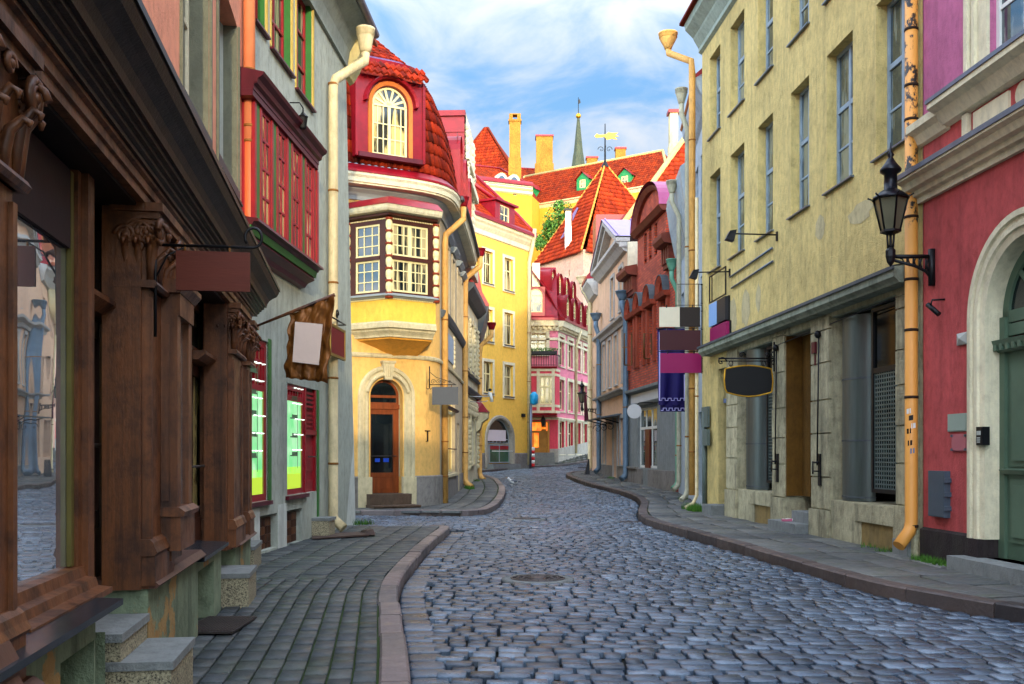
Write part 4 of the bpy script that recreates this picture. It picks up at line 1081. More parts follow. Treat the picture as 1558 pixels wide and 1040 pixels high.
# red sign in a gold frame by the grey corner
t = thing('hanging_sign', 'small dark red sign in a gold frame on a scrolled bracket by the grey corner', 'sign', (-2.9, 18.7, 3))
d = 0.22; s0, s1 = G.s(501, d), G.s(524, d); yy = G.P(s1, d, 0).y; z0 = EYE+(HY-549)*yy/F; z1 = EYE+(HY-503)*yy/F
b = B(); b.bx(G, s0+0.04, s1-0.04, z0+0.04, z1-0.04, d-0.015, d+0.015); b.make('board', paint('dark_red_sign', '#6a060a', 0.5, 0, 0.08), t)
b = B(); frame_bars(b, G, s0, s1, z0, z1, d+0.025, 0.05, (), (), 0.02, dep=0.05); b.make('frame', paint('old_gold', '#8a7434', 0.45, 0.5), t)
b = B(); zt = z1+0.12; b.tube([G.P(s1+0.1, 0.02, zt-0.5), G.P(s1+0.1, 0.02, zt+0.08)], 0.02, 6); b.tube([G.P(s1+0.1, 0.02, zt), G.P(s1+0.1, d, zt), G.P(s0+0.2, d, zt)], 0.014, 6)
spiral(b, G.P(s0+0.6, d, zt+0.1), Vector((G.u.x, G.u.y, 0)), Vector((0,0,1)), 0.1, 0.014, 1.2)
b.tube([G.P((s0+s1)/2, d, z1), G.P((s0+s1)/2, d, zt)], 0.01, 5); b.make('bracket', m_black, t)
# door mat and loose cover plate on the left pavement
b = B(); b.box(-2.62, -2.2, 7.75, 8.5, 0.135, 0.15)
for i in range(16): b.box(-2.6+i*0.025, -2.588+i*0.025, 7.77, 8.48, 0.15, 0.157)
tag(b.make('door_mat', m_iron), 'dark ribbed door mat beside the brown shopfront step', 'mat')
b = B(); b.hexa([(-3.3,16.3,0.135),(-2.45,16.9,0.14),(-2.75,17.6,0.14),(-3.5,17.2,0.135),(-3.3,16.3,0.15),(-2.45,16.9,0.17),(-2.75,17.6,0.155),(-3.5,17.2,0.15)])
b.hexa([(-2.55,17.0,0.15),(-2.36,17.0,0.15),(-2.42,17.45,0.15),(-2.7,17.45,0.15),(-2.5,17.1,0.22),(-2.4,17.05,0.25),(-2.5,17.4,0.23),(-2.65,17.4,0.2)])
tag(b.make('cover_plate', paint('brown_plate', '#4a3a34', 0.6, 0.2)), 'brown metal mat with a curled end lying outside the green-lit shop', 'mat')
# ================================================================== corner house with the bay window
m_yel = plaster('ochre_yellow_plaster', '#eab868', dirt='#8a7a50', amt=0.12, var=0.12, streak=0.15)
m_yel2 = plaster('shaded_street_plaster', '#b5a588', dirt='#6a6458', amt=0.15, var=0.12, streak=0.2)  # greyer than the front: shade of the street side put into the colour
m_trim = plaster('pale_stucco_trim', '#cdbf98', dirt='#6a6048', amt=0.3, var=0.15, streak=0.25)
m_gpl = plaster('grey_plinth', '#85807a', dirt='#5a4a30', amt=0.7, var=0.3, streak=0.4)
m_mans = tilemat('mansard_tiles', ['#5e1206', '#8a2008', '#9e2c0c', '#741808', '#461006', '#94260a'], mamt=0.75, moss='#1e120a')
m_redmet = paint('red_roof_metal', '#860c1a', 0.35, 0.15, 0.3)
m_crim = paint('crimson_metal', '#7c0a18', 0.35, 0.1, 0.25)
m_viol = paint('violet_flashing', '#6d5076', 0.35, 0.4, 0.25)
m_brown = paint('bay_brown', '#3f1a10', 0.5, 0, 0.25)
m_cwin = paint('cream_window_paint', '#d9cc96', 0.45, 0, 0.1)
m_door = paint('oiled_oak', '#7a3a16', 0.4, 0, 0.35, (4, 4, 0.5), 0.2)
m_gsof = paint('grey_soffit', '#8a9294', 0.6, 0, 0.12)
m_dgrey = paint('dark_grey_trim', '#4a5054', 0.6, 0, 0.2)
YC = Cv([(-6.2,25.0),(-5.0,25.58),(-4.19,25.98),(-3.36,26.4),(-2.75,26.74),(-2.35,27.08),(-2.12,27.55),(-2.03,28.3),(-1.97,29.5),(-1.91,31.5),(-1.86,34),(-1.83,36.8)])
def Yy(y):   # arclength where the street side reaches depth y
    return next(q for q in [YC.L*i/800 for i in range(801)] if YC.P(q,0,0).y >= y and YC.P(q,0,0).x > -4.2)
hy = thing('corner_house', 'yellow corner house with rounded front, tiled mansard and projecting bay window', 'house', (-3.4, 28, 0))
sdm = YC.s(588.5); hwid = 0.46; zdb = YC.z(588, 750); zdt = YC.z(588, 576)
zp = YC.z(588, 724)
ups = [(Yy(a), Yy(a+0.85), 5.75, 7.75) for a in (29.2, 31.2, 33.4, 35.3)]
shw = (Yy(28.9), Yy(32.6), 0.95, 3.35)
shd = (Yy(33.6), Yy(34.6), 0.3, 2.6)
b = B(); sc0 = Yy(28.0)
wall(b, YC, 0, sc0, -0.05, 8.9, [(sdm-hwid, sdm+hwid, zdb-0.02, zdt, 'arch')], rev=0.32); b.mi = 1
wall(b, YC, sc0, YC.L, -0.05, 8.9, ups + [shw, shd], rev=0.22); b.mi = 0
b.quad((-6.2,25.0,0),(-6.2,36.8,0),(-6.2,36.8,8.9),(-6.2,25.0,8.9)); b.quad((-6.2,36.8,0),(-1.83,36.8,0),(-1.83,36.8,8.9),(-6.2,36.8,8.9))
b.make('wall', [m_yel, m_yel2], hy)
b = B()
for (a, c) in ((0, sdm-hwid-0.12), (sdm+hwid+0.16, shw[0]-0.05)):
    b.sweep(YC, YC.segs(a, c), [(-0.02, -0.05), (0.05, -0.05), (0.05, zp-0.03), (0.0, zp), (-0.02, zp)])
b.sweep(YC, YC.segs(shw[0]-0.05, shd[0]-0.1), [(-0.02, -0.05), (0.04, -0.05), (0.04, 0.85), (-0.02, 0.85)]); b.sweep(YC, YC.segs(shd[1]+0.1, YC.L), [(-0.02, -0.05), (0.04, -0.05), (0.04, 0.85), (-0.02, 0.85)])
b.make('plinth', m_gpl, hy)
zs_ = YC.z(588, 541)
b = B(); b.sweep(YC, YC.segs(0, YC.L), [(-0.01, zs_-0.06), (0.04, zs_-0.06), (0.06, zs_-0.02), (0.06, zs_+0.03), (0.02, zs_+0.06), (-0.01, zs_+0.06)]); b.make('string_course', m_trim, hy)
b = B(); b.sweep(YC, YC.segs(sc0+0.2, YC.L), [(-0.01, 5.45), (0.05, 5.45), (0.1, 5.52), (0.14, 5.62), (0.14, 5.66), (-0.01, 5.7)]); b.make('sill_course', m_dgrey, hy)
# doorway
b = B(); R = hwid
arch_mould(b, YC, sdm, zdt-hwid, [(R-0.02, -0.3), (R+0.04, 0.0), (R+0.09, 0.06), (R+0.16, 0.06), (R+0.17, 0.03), (R+0.22, 0.03), (R+0.24, 0.08), (R+0.31, 0.09), (R+0.34, 0.05), (R+0.35, -0.01), (R+0.2, -0.02)], z0=zp-0.02)
for sg in (-1, 1): b.bx(YC, sdm+sg*(R+0.17)-0.19, sdm+sg*(R+0.17)+0.19, -0.05, zp-0.02, -0.05, 0.1)
b.make('door_surround', m_trim, hy)
b = B()
for i in range(15):
    for sg in (-1, 1):
        q = 0.15 + i*0.085; a_ = pi/2 + sg*q
        if q > 1.5: px_, pz_ = sdm + sg*(R+0.12), zdt-hwid - (q-1.5)*0.5
        else: px_, pz_ = sdm - cos(a_)*(R+0.12), zdt-hwid + sin(a_)*(R+0.12)
        b.ellipsoid(YC.P(px_, 0.11, pz_), (0.05, 0.05, 0.06), 7, 5)
b.make('garland', m_trim, hy)
b = B(); zk = zdt + 0.03; b.hexa([YC.P(sdm-0.1,0.16,zk-0.06),YC.P(sdm+0.1,0.16,zk-0.06),YC.P(sdm+0.1,-0.02,zk-0.06),YC.P(sdm-0.1,-0.02,zk-0.06),YC.P(sdm-0.16,0.18,zk+0.38),YC.P(sdm+0.16,0.18,zk+0.38),YC.P(sdm+0.16,-0.02,zk+0.38),YC.P(sdm-0.16,-0.02,zk+0.38)])
b.bx(YC, sdm-0.19, sdm+0.19, zk+0.381, zk+0.44, 0, 0.21)
for i in range(3): b.bx(YC, sdm-0.075+i*0.055, sdm-0.04+i*0.055, zk+0.02, zk+0.3, 0.15, 0.19)
b.make('keystone', m_trim, hy)
ztr = YC.z(588, 618)
fan = arch_window(hy, YC, sdm-hwid+0.01, sdm+hwid-0.01, ztr+0.05, zdt-0.01, m_door, m_glass, d=-0.26, fw=0.07, vx=(), name='fanlight')
b = B(); d = -0.27; a, c = sdm-hwid+0.01, sdm+hwid-0.01
b.bx(YC, a-0.01, c+0.01, ztr-0.06, ztr+0.06, d-0.06, d+0.05)
b.bx(YC, a, a+0.1, zdb, ztr-0.06, d-0.06, d); b.bx(YC, c-0.17, c, zdb, ztr-0.06, d-0.06, d+0.01); b.bx(YC, a+0.1, c-0.17, ztr-0.2, ztr-0.06, d-0.06, d-0.003)
zg0 = YC.z(588, 719); b.bx(YC, a+0.1, c-0.17, zdb, zg0, d-0.06, d-0.003); b.bx(YC, a+0.14, c-0.21, zdb+0.1, zg0-0.16, d-0.003, d+0.012); b.bx(YC, a+0.14, c-0.21, zg0-0.12, zg0-0.04, d-0.003, d+0.015)
dr = b.make('door', m_door, hy)
p = B(); p.bx(YC, a+0.1, c-0.17, zg0, ztr-0.2, d-0.045, d-0.03); p.make('pane', m_glass, dr)
p = B(); zb_ = YC.z(588, 697); p.tube([YC.P(a+0.02, d+0.07, zb_+0.06), YC.P(c-0.1, d+0.07, zb_+0.06)], 0.015, 6); p.tube([YC.P(a+0.04, d, zb_+0.06), YC.P(a+0.04, d+0.07, zb_+0.06)], 0.018, 6); p.tube([YC.P(c-0.12, d, zb_+0.06), YC.P(c-0.12, d+0.07, zb_+0.06)], 0.018, 6); p.make('handle', m_iron, dr)
p = B(); p.bx(YC, a+0.22, a+0.36, zb_-0.1, zb_+0.0, d-0.028, d-0.024); p.bx(YC, a+0.46, a+0.62, zb_-0.1, zb_+0.0, d-0.028, d-0.024); p.make('sticker', paint('blue_sticker', '#2350c8', 0.4, 0, 0.03), dr)
b = B(); m_step = plaster('worn_brown_step', '#5d4a3c', var=0.35, amt=0.6, streak=0.2)
b.sweep(YC, YC.segs(sdm-0.62, sdm+0.62), [(-0.3, -0.05), (0.72, -0.05), (0.75, 0.14), (0.78, 0.16), (0.78, 0.2), (-0.3, 0.2)]); b.sweep(YC, YC.segs(sdm-0.6, sdm+0.55), [(-0.35, 0.201), (0.36, 0.201), (0.38, zdb-0.04), (0.38, zdb-0.01), (-0.35, zdb-0.01)]); b.make('step', m_step, hy)
# iron ties, sign plates
b = B(); q = YC.s(650); zz = YC.z(650, 665); b.bx(YC, q-0.1, q+0.1, zz+0.16, zz+0.19, 0.005, 0.03); b.bx(YC, q-0.015, q+0.015, zz-0.1, zz+0.16, 0.005, 0.03); b.bx(YC, q-0.06, q+0.015, zz-0.12, zz-0.1, 0.005, 0.03); b.make('wall_tie', m_black, hy)
# street side windows
for (s0, s1, z0, z1) in ups:
    window(hy, YC, s0, s1, z0, z1, m_cwin, m_glass_y, d=-0.12, hz=(0.65,), sill=(0.06, 0.05, m_trim), surround=(0.1, 0.05, m_yel2))
    q = B(); q.sweep(YC, [s0-0.18, s1+0.18], [(0.0, z1+0.14), (0.1, z1+0.14), (0.2, z1+0.26), (0.2, z1+0.3), (0.0, z1+0.34)]); q.make('window_hood', m_gsof, hy)
s0, s1, z0, z1 = shw; wo = window(hy, YC, s0, s1, z0, z1, m_cwin, emis('glowing_shop_blind', '#caa24a', 0.2, stripes='#8a6a2a', cs=(4, 4, 0.2)), d=-0.1, fw=0.09, vx=(0.33, 0.66), hz=(0.8,), mw=0.09, sill=(0.1, 0.08, m_trim))  # the blind is given a faint warm glow of its own
q = B(); q.sweep(YC, YC.segs(s0-0.1, s1+0.1), [(0.0, z0+1.95), (0.1, z0+1.95), (0.14, z0+2.02), (0.0, z0+2.06)]); q.tube([YC.P(s0+0.1, 0.06, z0+0.75), YC.P(s1-0.1, 0.06, z0+0.75)], 0.02, 6); q.make('shop_rail', m_brown, hy)
s0, s1, z0, z1 = shd; b = B(); b.bx(YC, s0, s1, z0, z1, -0.2, -0.14); b.bx(YC, s0+0.1, s1-0.1, z0+0.2, z0+1.0, -0.14, -0.12); b.bx(YC, s0+0.1, s1-0.1, z0+1.15, z1-0.15, -0.14, -0.12); b.make('door', m_brown, hy)
b = B(); b.bx(YC, Yy(29.0), Yy(31.6), 4.4, 5.2, 0.0, 0.04); b.make('panel', paint('pale_blue_panel', '#8fa2b4', 0.5, 0, 0.06), hy)
b = B()
for q0 in (Yy(28.85), Yy(31.7)):
    for k in range(7): b.ellipsoid(YC.P(q0+0.06, 0.02, 4.35+k*0.15), (0.07, 0.05, 0.09), 7, 5)
b.make('stucco_ornament', m_trim, hy)
# cornice, eave and flashing
b = B(); b.sweep(YC, YC.segs(0, YC.L), [(-0.02, 8.25), (0.05, 8.25), (0.06, 8.35), (0.1, 8.42), (0.2, 8.5), (0.22, 8.55), (-0.02, 8.55)]); b.make('cornice_moulding', m_gsof, hy)
b = B(); b.sweep(YC, YC.segs(0, YC.L), [(-0.02, 8.552), (0.46, 8.56), (0.46, 8.6), (0.5, 8.61), (0.52, 8.72), (0.56, 8.78), (0.56, 8.84), (-0.02, 8.84)]); b.make('cornice', m_cream, hy)
b = B(); b.sweep(YC, YC.segs(0, YC.L), [(-0.02, 8.842), (0.58, 8.845), (0.58, 8.9), (0.36, 9.1), (0.2, 9.14), (-0.02, 9.14)]); b.make('flashing', m_redmet, hy)
# tiled mansard, bell-shaped in section
MP = [(0.3, 9.12), (0.2, 9.8), (0.08, 10.5), (-0.1, 11.2), (-0.36, 11.8), (-0.72, 12.2)]
def mprof(v):
    t = max(0.0, min(4.999, v*5)); i = int(t); t -= i
    p0, p1, p2, p3 = MP[max(0,i-1)], MP[i], MP[i+1], MP[min(5,i+2)]
    return [0.5*((2*p1[k])+(p2[k]-p0[k])*t+(2*p0[k]-5*p1[k]+4*p2[k]-p3[k])*t*t+(3*p1[k]-p0[k]-3*p2[k]+p3[k])*t**3) for k in (0, 1)]
MV = 3.3
def fm(u, v):
    d, z = mprof(v/MV); return YC.P(max(0, min(YC.L, u)), d, z)
b = B(); tiles(b, fm, 0.0, YC.L, 0.0, MV, 0.18, 0.3, amp=0.05, lift=0.03); b.make('mansard', m_mans, hy, recalc=False)
p_, n_ = YC.at(YC.s(592, 0.4)); p_ = p_ + n_*0.5; tdir = Vector((-n_.y, n_.x))
b = B(); b.sweep(YC, YC.segs(0, YC.L), [(-0.9, 12.1), (-0.6, 12.1), (-0.56, 12.32), (-0.75, 12.38), (-1.2, 12.4)]); b.make('roof_band', m_crim, hy)
SD_ = Yy(27.6)
def fr2(u, v):
    t = u/YC.L; e = YC.P(max(0, min(YC.L, u)), -0.8, 12.38)
    sd_ = SD_
    if u < sd_: r = Vector((-6.2 + 1.8*(u/sd_), 29.2+0.2*(u/sd_), 14.15))
    else: r = Vector((-4.4, 29.4 + 7.4*(u-sd_)/(YC.L-sd_), 14.15))
    return e.lerp(r, v/3.4)
b = B(); tiles(b, fr2, 0.0, YC.L, 0.35, 3.4, 0.22, 0.36); b.make('upper_roof', m_mans, hy, recalc=False)
b = B()
SS = YC.segs(0, YC.L)
for a, c in zip(SS, SS[1:]): b.quad(fr2(a, 0), fr2(c, 0), fr2(c, 0.45)+Vector((0,0,0.02)), fr2(a, 0.45)+Vector((0,0,0.02)))
b.make('roof_flashing', m_viol, hy, recalc=False)
# big arched dormer
DF = Fr(p_ - tdir*1.0 if tdir.dot(Vector((1,0.4))) < 0 else p_ - tdir*1.0, p_ + tdir*1.0)
if DF.n.y > 0: DF = Fr(p_ + tdir*1.0, p_ - tdir*1.0)
z0 = EYE + (HY-243)*p_.y/F; zw0 = EYE + (HY-236)*p_.y/F; zw1 = EYE + (HY-131)*p_.y/F; zd = EYE + (HY-119)*p_.y/F
def dormer(par, D, hw, hh, z0, zw0, zw1, zd, dep, fd, mw, mo, glass, top_tiles=True, ww=None):
    m = D.L/2; o_ = B()
    wall(o_, D, m-hh, m+hh, z0, zd, [(m-hw, m+hw, zw0, zw1, 'arch')], rev=0.12)
    for e in (m-hh, m+hh): o_.quad(D.P(e, 0, z0), D.P(e, -dep, z0), D.P(e, -dep, zd), D.P(e, 0, zd))
    do = o_.make('dormer', fd, par)
    q = B(); arch_mould(q, D, m, zw1-hw, [(hw, -0.1), (hw+0.01, 0.03), (hw+0.11, 0.05), (hw+0.12, 0.0)], z0=zw0-0.02); q.make('surround', mo, do)
    aw = arch_window(do, D, m-hw+0.01, m+hw-0.01, zw0, zw1-0.01, mw, glass, d=-0.08, fw=0.055, vx=(0.5,), mw=0.08, small=(0.028, (0.17, 0.335, 0.67, 0.835), (0.33, 0.62)), spokes=(25, 50, 75, 105, 130, 155))
    q = B(); q.bx(D, m-hh+0.05, m+hh-0.05, z0-0.02, zw0-0.02, -0.1, 0.08); q.make('sill', m_maroon, do)
    q = B(); q.bx(D, m-hh-0.04, m-hh+0.03, z0, zd, -0.3, 0.05); q.bx(D, m+hh-0.03, m+hh+0.04, z0, zd, -0.3, 0.05); q.make('edge_board', m_crim, do)
    return do
do = dormer(hy, DF, 0.5, 0.93, z0, zw0, zw1, zd, 1.1, m_crim, m_cwin, paint('orange_surround', '#b86224', 0.7, 0, 0.2, chips='#8a4a1a'), m_glass_y)
q = B(); arch_mould(q, DF, 1.0, zw1-0.5, [(0.66, 0.0), (0.66, 0.16), (0.72, 0.2), (0.76, 0.0)], z0=None); q.make('hood', m_redmet, do)
def fsh(u, v): return DF.P(u, 0.3 - v*0.5, zd - 0.06 + v*0.5)
b = B(); tiles(b, fsh, 0.05, 1.95, 0.0, 1.0, 0.17, 0.5, amp=0.06, lift=0.04); b.make('dormer_roof', m_mans, do, recalc=False)
# arched red dormers on the street side
def side_dormer(par, M, s0, w, z0, zt, dep, d0, fd=None):
    fd = fd or m_redmet
    D = Fr(M.P(s0, d0, 0)[:2], M.P(s0+w, d0, 0)[:2]); m = D.L/2; hw = m-0.16
    q = B(); wall(q, D, 0, D.L, z0, zt, [(m-hw, m+hw, z0+0.25, zt-0.12, 'arch')], rev=0.1)
    n = 10; A = [(0.0, z0)] + arc(m, zt-m, m, n) + [(D.L, z0)]
    for (a, e), (c, g) in zip(A, A[1:]): q.quad(D.P(a, 0.1, e), D.P(c, 0.1, g), D.P(c, -dep, g), D.P(a, -dep, e))
    do = q.make('dormer', fd, par)
    arch_window(do, D, m-hw+0.01, m+hw-0.01, z0+0.26, zt-0.13, m_cwin, m_glass_y, d=-0.05, fw=0.05, vx=(0.5,), hz=(0.5,), mw=0.04)
    return do
for yy in (30.0, 32.4, 34.6): side_dormer(hy, YC, Yy(yy), 1.05, 9.15, 11.35, 1.4, 0.28)
# ---- bay window
bl = Fr((-4.32,25.94), (-3.155,25.3)); br = Fr((-3.155,25.3), (-2.02,26.1)); bt = Fr((-2.02,26.1), (-2.22,27.4))
def bz(py): return br.z(592.5, py)
zb0, zb1, zbs, zw0, zw1, zc0, zc1, zr = bz(500), bz(487), bz(452), bz(442), bz(338), bz(324), bz(312), bz(296)
BP = [Vector((-4.32,25.94)), Vector((-3.155,25.3)), Vector((-2.02,26.1)), Vector((-2.22,27.4))]; BI = Vector((-3.2,27.6))
def ring(k): return [BI + (p-BI)*k for p in BP]
def loft(b, secs):
    for (k0, z0), (k1, z1) in zip(secs, secs[1:]):
        r0, r1 = ring(k0), ring(k1)
        for i in range(3): b.quad((*r0[i], z0), (*r0[i+1], z0), (*r1[i+1], z1), (*r1[i], z1))
b = B(); loft(b, [(0.45, zs_-0.06), (0.56, zs_+0.06), (0.7, zs_+0.2), (0.84, zs_+0.32), (0.9, zs_+0.36), (0.9, zs_+0.4)]); bay = b.make('bay_window', plaster('bay_corbel', '#de9c3c', var=0.1, amt=0.1, streak=0.1), hy)
b = B(); loft(b, [(0.9, zs_+0.401), (0.935, zs_+0.41), (0.935, zs_+0.45), (0.95, zb0-0.09), (0.985, zb0-0.02), (0.985, zb0+0.02), (1.02, zb0+0.05), (1.02, zb1-0.05), (1.0, zb1)]); b.make('corbel_moulding', m_trim, bay)
b = B(); loft(b, [(1.0, zb1+0.001), (1.0, zbs-0.02)]); b.make('apron', plaster('bay_yellow', '#eabf4c', var=0.1, amt=0.1, streak=0.1), bay)
b = B(); loft(b, [(1.0, zbs-0.02), (1.03, zbs), (1.04, zbs+0.02), (1.08, zbs+0.04), (1.08, zbs+0.07), (0.98, zbs+0.14)]); b.make('bay_sill', m_gsof, bay)
b = B()
for fr_ in (bl, br):
    for i in range(int(fr_.L/0.05)): b.bx(fr_, i*0.05+0.01, i*0.05+0.035, zbs-0.045, zbs-0.01, 0.0, 0.035); b.bx(fr_, i*0.05+0.005, i*0.05+0.035, zw1+0.1, zw1+0.13, -0.02, 0.018)
b.make('dentils', m_cwin, bay)
b = B(); wl = (bl.s(540.5), bl.s(577.5)); wr = (br.s(596.5), br.s(651.5))
wall(b, bl, 0, bl.L, zbs+0.1, zc0, [(wl[0], wl[1], zw0, zw1)], rev=0.06); wall(b, br, 0, br.L, zbs+0.1, zc0, [(wr[0], wr[1], zw0, zw1)], rev=0.06); wall(b, bt, 0, bt.L, zbs+0.1, zc0, [(0.35, 0.95, zw0, zw1)], rev=0.06); b.make('bay_frame', m_brown, bay)
b = B()
for fr_, (a, c) in ((bl, wl), (br, wr)): zm = (zw0+zw1)/2; b.bx(fr_, a, c, zm-0.05, zm+0.05, -0.05, 0.02)
b.make('bay_rail', m_brown, bay)
zm = (zw0+zw1)/2
def bayw(fr_, a, c, nx, mull):
    for (z0, z1) in ((zw0, zm-0.05), (zm+0.05, zw1)):
        w = window(bay, fr_, a+0.005, c-0.005, z0, z1, m_cwin, m_glass_c if nx > 3 else m_glass, d=-0.02, fw=0.05, vx=mull, hz=(), mw=0.1, small=(0.025, [k/nx for k in range(1, nx) if not (mull and k == nx//2)], (0.333, 0.667)))
bayw(bl, wl[0], wl[1], 3, ()); bayw(br, wr[0], wr[1], 6, (0.5,)); bayw(bt, 0.35, 0.95, 3, ())
for q in (BP[0], BP[1], BP[2]):
    b = B(); n = 6; prof = []
    H = zw1 + 0.1 - (zw0-0.06)
    c_ = BI + (q-BI)*1.0
    for k in range(n):
        h0 = H*k/n; h1 = H/n
        prof += [(0.075, h0), (0.075, h0+h1*0.08), (0.055, h0+h1*0.12), (0.085, h0+h1*0.35), (0.09, h0+h1*0.55), (0.085, h0+h1*0.75), (0.055, h0+h1*0.95)]
    prof += [(0.07, H)]
    b.lathe((c_.x, c_.y, zw0-0.06), prof, 12); col_ = b.make('turned_column', m_cwin, bay)
    r_ = B()
    for k in range(n+1): r_.lathe((c_.x, c_.y, zw0-0.06), [(0.06, H*k/n-0.03), (0.095, H*k/n-0.025), (0.095, H*k/n+0.025), (0.06, H*k/n+0.03)], 12)
    r_.lathe((c_.x, c_.y, zw0-0.2), [(0.1, 0), (0.11, 0.05), (0.09, 0.12)], 12); r_.make('column_ring', paint('red_brown_ring', '#8a3418', 0.5), col_)
b = B(); loft(b, [(1.0, zc0-0.09), (1.06, zc0-0.06), (1.06, zc0)]); b.make('bay_frieze', m_brown, bay)
b = B(); loft(b, [(1.0, zc0), (1.14, zc0+0.02), (1.16, zc0+0.07), (1.18, zc0+0.16), (1.0, zc0+0.17)]); b.make('bay_cornice', m_cream, bay)
b = B(); loft(b, [(1.19, zc0+0.165), (1.17, zc0+0.2), (1.05, zr-0.08), (0.85, zr+0.06), (0.5, zr+0.14)]); b.make('bay_roof', m_redmet, bay)
# downpipes of the corner house
A_ = YC.P(Yy(28.35), 0.1, 0); e_ = YC.P(Yy(28.6), 0.6, 0)
downpipe(hy, [(e_.x, e_.y, 8.75), (e_.x, e_.y, 8.35), (A_.x+0.02, A_.y, 7.85), (A_.x, A_.y, 7.6), (A_.x, A_.y, 0.1)], 0.09, (m_pipe_y, m_rust), [(A_.x, A_.y, z) for z in (5.4, 3.2, 1.9, 0.9)], hopper=((e_.x, e_.y, 8.7), 0.16, 0.3, m_crim))
A_ = YC.P(Yy(36.4), 0.1, 0); e_ = YC.P(Yy(36.5), 0.65, 0)
zb_ = gz(36.4)+0.3
downpipe(hy, [(e_.x, e_.y, 8.9), (e_.x, e_.y, 8.5), (A_.x+0.05, A_.y-0.02, 8.05), (A_.x, A_.y, 7.75), (A_.x, A_.y, zb_+0.15), (A_.x+0.05, A_.y-0.05, zb_), (A_.x+0.25, A_.y-0.2, zb_-0.15)], 0.11, (m_pipe_y, m_rust), [(A_.x, A_.y, z) for z in (6.6, 4.6, 2.9, 1.6)], hopper=((e_.x, e_.y, 8.85), 0.2, 0.3, m_crim))
b = B(); b.tube([YC.P(q, 0.6, 8.86) for q in YC.segs(Yy(28.2), YC.L)], 0.06, 8); b.make('gutter', m_dgrey, hy)

# hanging grey sign with an ornate iron bracket
y_ = 26.4; t = thing('hanging_sign', 'blank slate-grey board under an ornate iron bracket on the yellow corner house', 'sign', (-1.9, y_, 3))
def at(px, py, y=y_): return Vector(((px-CX)/F*y, y, EYE+(HY-py)*y/F))
b = B(); b.tube([at(653.5,557), at(653.5,590)], 0.016, 6); b.tube([at(653,585), at(694,585)], 0.012, 6); b.tube([at(654,566), at(664,574), at(678,578), at(692,584)], 0.008, 6)
up3 = Vector((0,0,1)); xx = Vector((1,0,0))
for px_, r in ((659, 0.07), (667, 0.065), (676, 0.05), (684, 0.035)): spiral(b, at(px_, 580.5), xx, up3, r, 0.007, 1.3, 16)
b.tube([at(653.5,590), at(651,592), at(649.5,590)], 0.01, 5); b.tube([at(653.5,590), at(655,592), at(657,590)], 0.01, 5)
b.tube([at(653.5,575), YC.P(YC.s(653.5), -0.02, at(653.5,575).z)], 0.014, 5); b.make('bracket', m_black, t)
p, q = at(657.5, 615.5), at(697, 588.5)
b = B(); b.box(p.x, q.x, y_-0.02, y_+0.02, p.z, q.z); b.make('board', paint('slate_board', '#3f4348', 0.5, 0, 0.06), t)
b = B(); b.tube([at(671,589), at(671,585)], 0.012, 5); b.tube([at(687,589), at(687,585)], 0.012, 5); b.make('hook', m_rust, t)

# ================================================================== stucco house beyond, and the one after it
m_sg = plaster('pale_sgraffito', '#cfc6a8', dirt='#5a564a', amt=0.5, var=0.2, streak=0.3)
S2 = Fr((-1.83,36.82), (-1.52,43.6)); h2 = thing('stucco_house', 'narrow pale stucco house with tall ornate dormer and red cheek beyond the corner house', 'house', (-2.2, 40, gz(40)))
W2 = [(0.9+k*2.1, 1.8+k*2.1, 4.9, 6.8) for k in range(3)]
b = B(); wall(b, S2, 0.02, S2.L, 0.0, 7.9, W2 + [(1.0, 1.9, 0.5, 3.2), (3.0, 4.6, 1.2, 3.1)], rev=0.2); backing(b, S2, 0.02, S2.L, 0.0, 7.9, 4.5); b.make('wall', m_sg, h2)
for w in W2: window(h2, S2, *w, m_cwin, m_glass_y, surround=(0.14, 0.07, m_trim), sill=(0.1, 0.06, m_dgrey))
window(h2, S2, 3.0, 4.6, 1.2, 3.1, m_cwin, m_glass, surround=(0.14, 0.08, m_trim))
b = B(); b.bx(S2, 1.0, 1.9, 0.5, 3.2, -0.18, -0.12); b.make('door', m_brown, h2)
b = B(); b.sweep(S2, [0.02, S2.L], [(0,3.9),(0.12,3.9),(0.2,4.05),(0.2,4.1),(0,4.15)]); b.sweep(S2, [0.02, S2.L], [(0,4.6),(0.1,4.6),(0.14,4.68),(0,4.72)]); b.sweep(S2, [0.02, S2.L], [(0,7.5),(0.15,7.55),(0.4,7.8),(0.42,7.95),(0,8.0)]); b.make('cornice', m_dgrey, h2)
b = B(); b.bx(S2, 0.2, 6.7, 3.05, 3.75, 0.0, 0.03)
for k in range(26):
    for j in range(3): b.ellipsoid(S2.P(0.3+k*0.25, 0.03, 3.2+0.2*j+0.05*sin(k*2.1+j)), (0.1, 0.05, 0.09), 6, 4)
b.make('stucco_frieze', m_trim, h2)
for q, z0, z1 in ((0.4,0.9,3.0), (2.2,0.9,3.0), (6.4,0.9,3.0), (0.45,4.75,7.1), (2.4,4.75,7.1), (4.45,4.75,7.1), (6.4,4.75,7.1)):
    b = B(); b.bx(S2, q-0.12, q+0.12, z0, z1, 0.0, 0.03)
    for k in range(int((z1-z0)/0.2)): b.ellipsoid(S2.P(q, 0.03, z0+0.1+k*0.2), (0.1, 0.07, 0.11), 6, 4)
    b.make('stucco_pilaster', m_trim, h2)
b = B(); b.sweep(S2, [0.02, S2.L], [(0.42,7.96),(-2.2,10.8),(-4.5,8.2),(0,8.01)]); b.make('roof', m_redmet, h2)
GD = Fr(S2.P(0.1, 0.1, 0)[:2], S2.P(3.3, 0.1, 0)[:2])
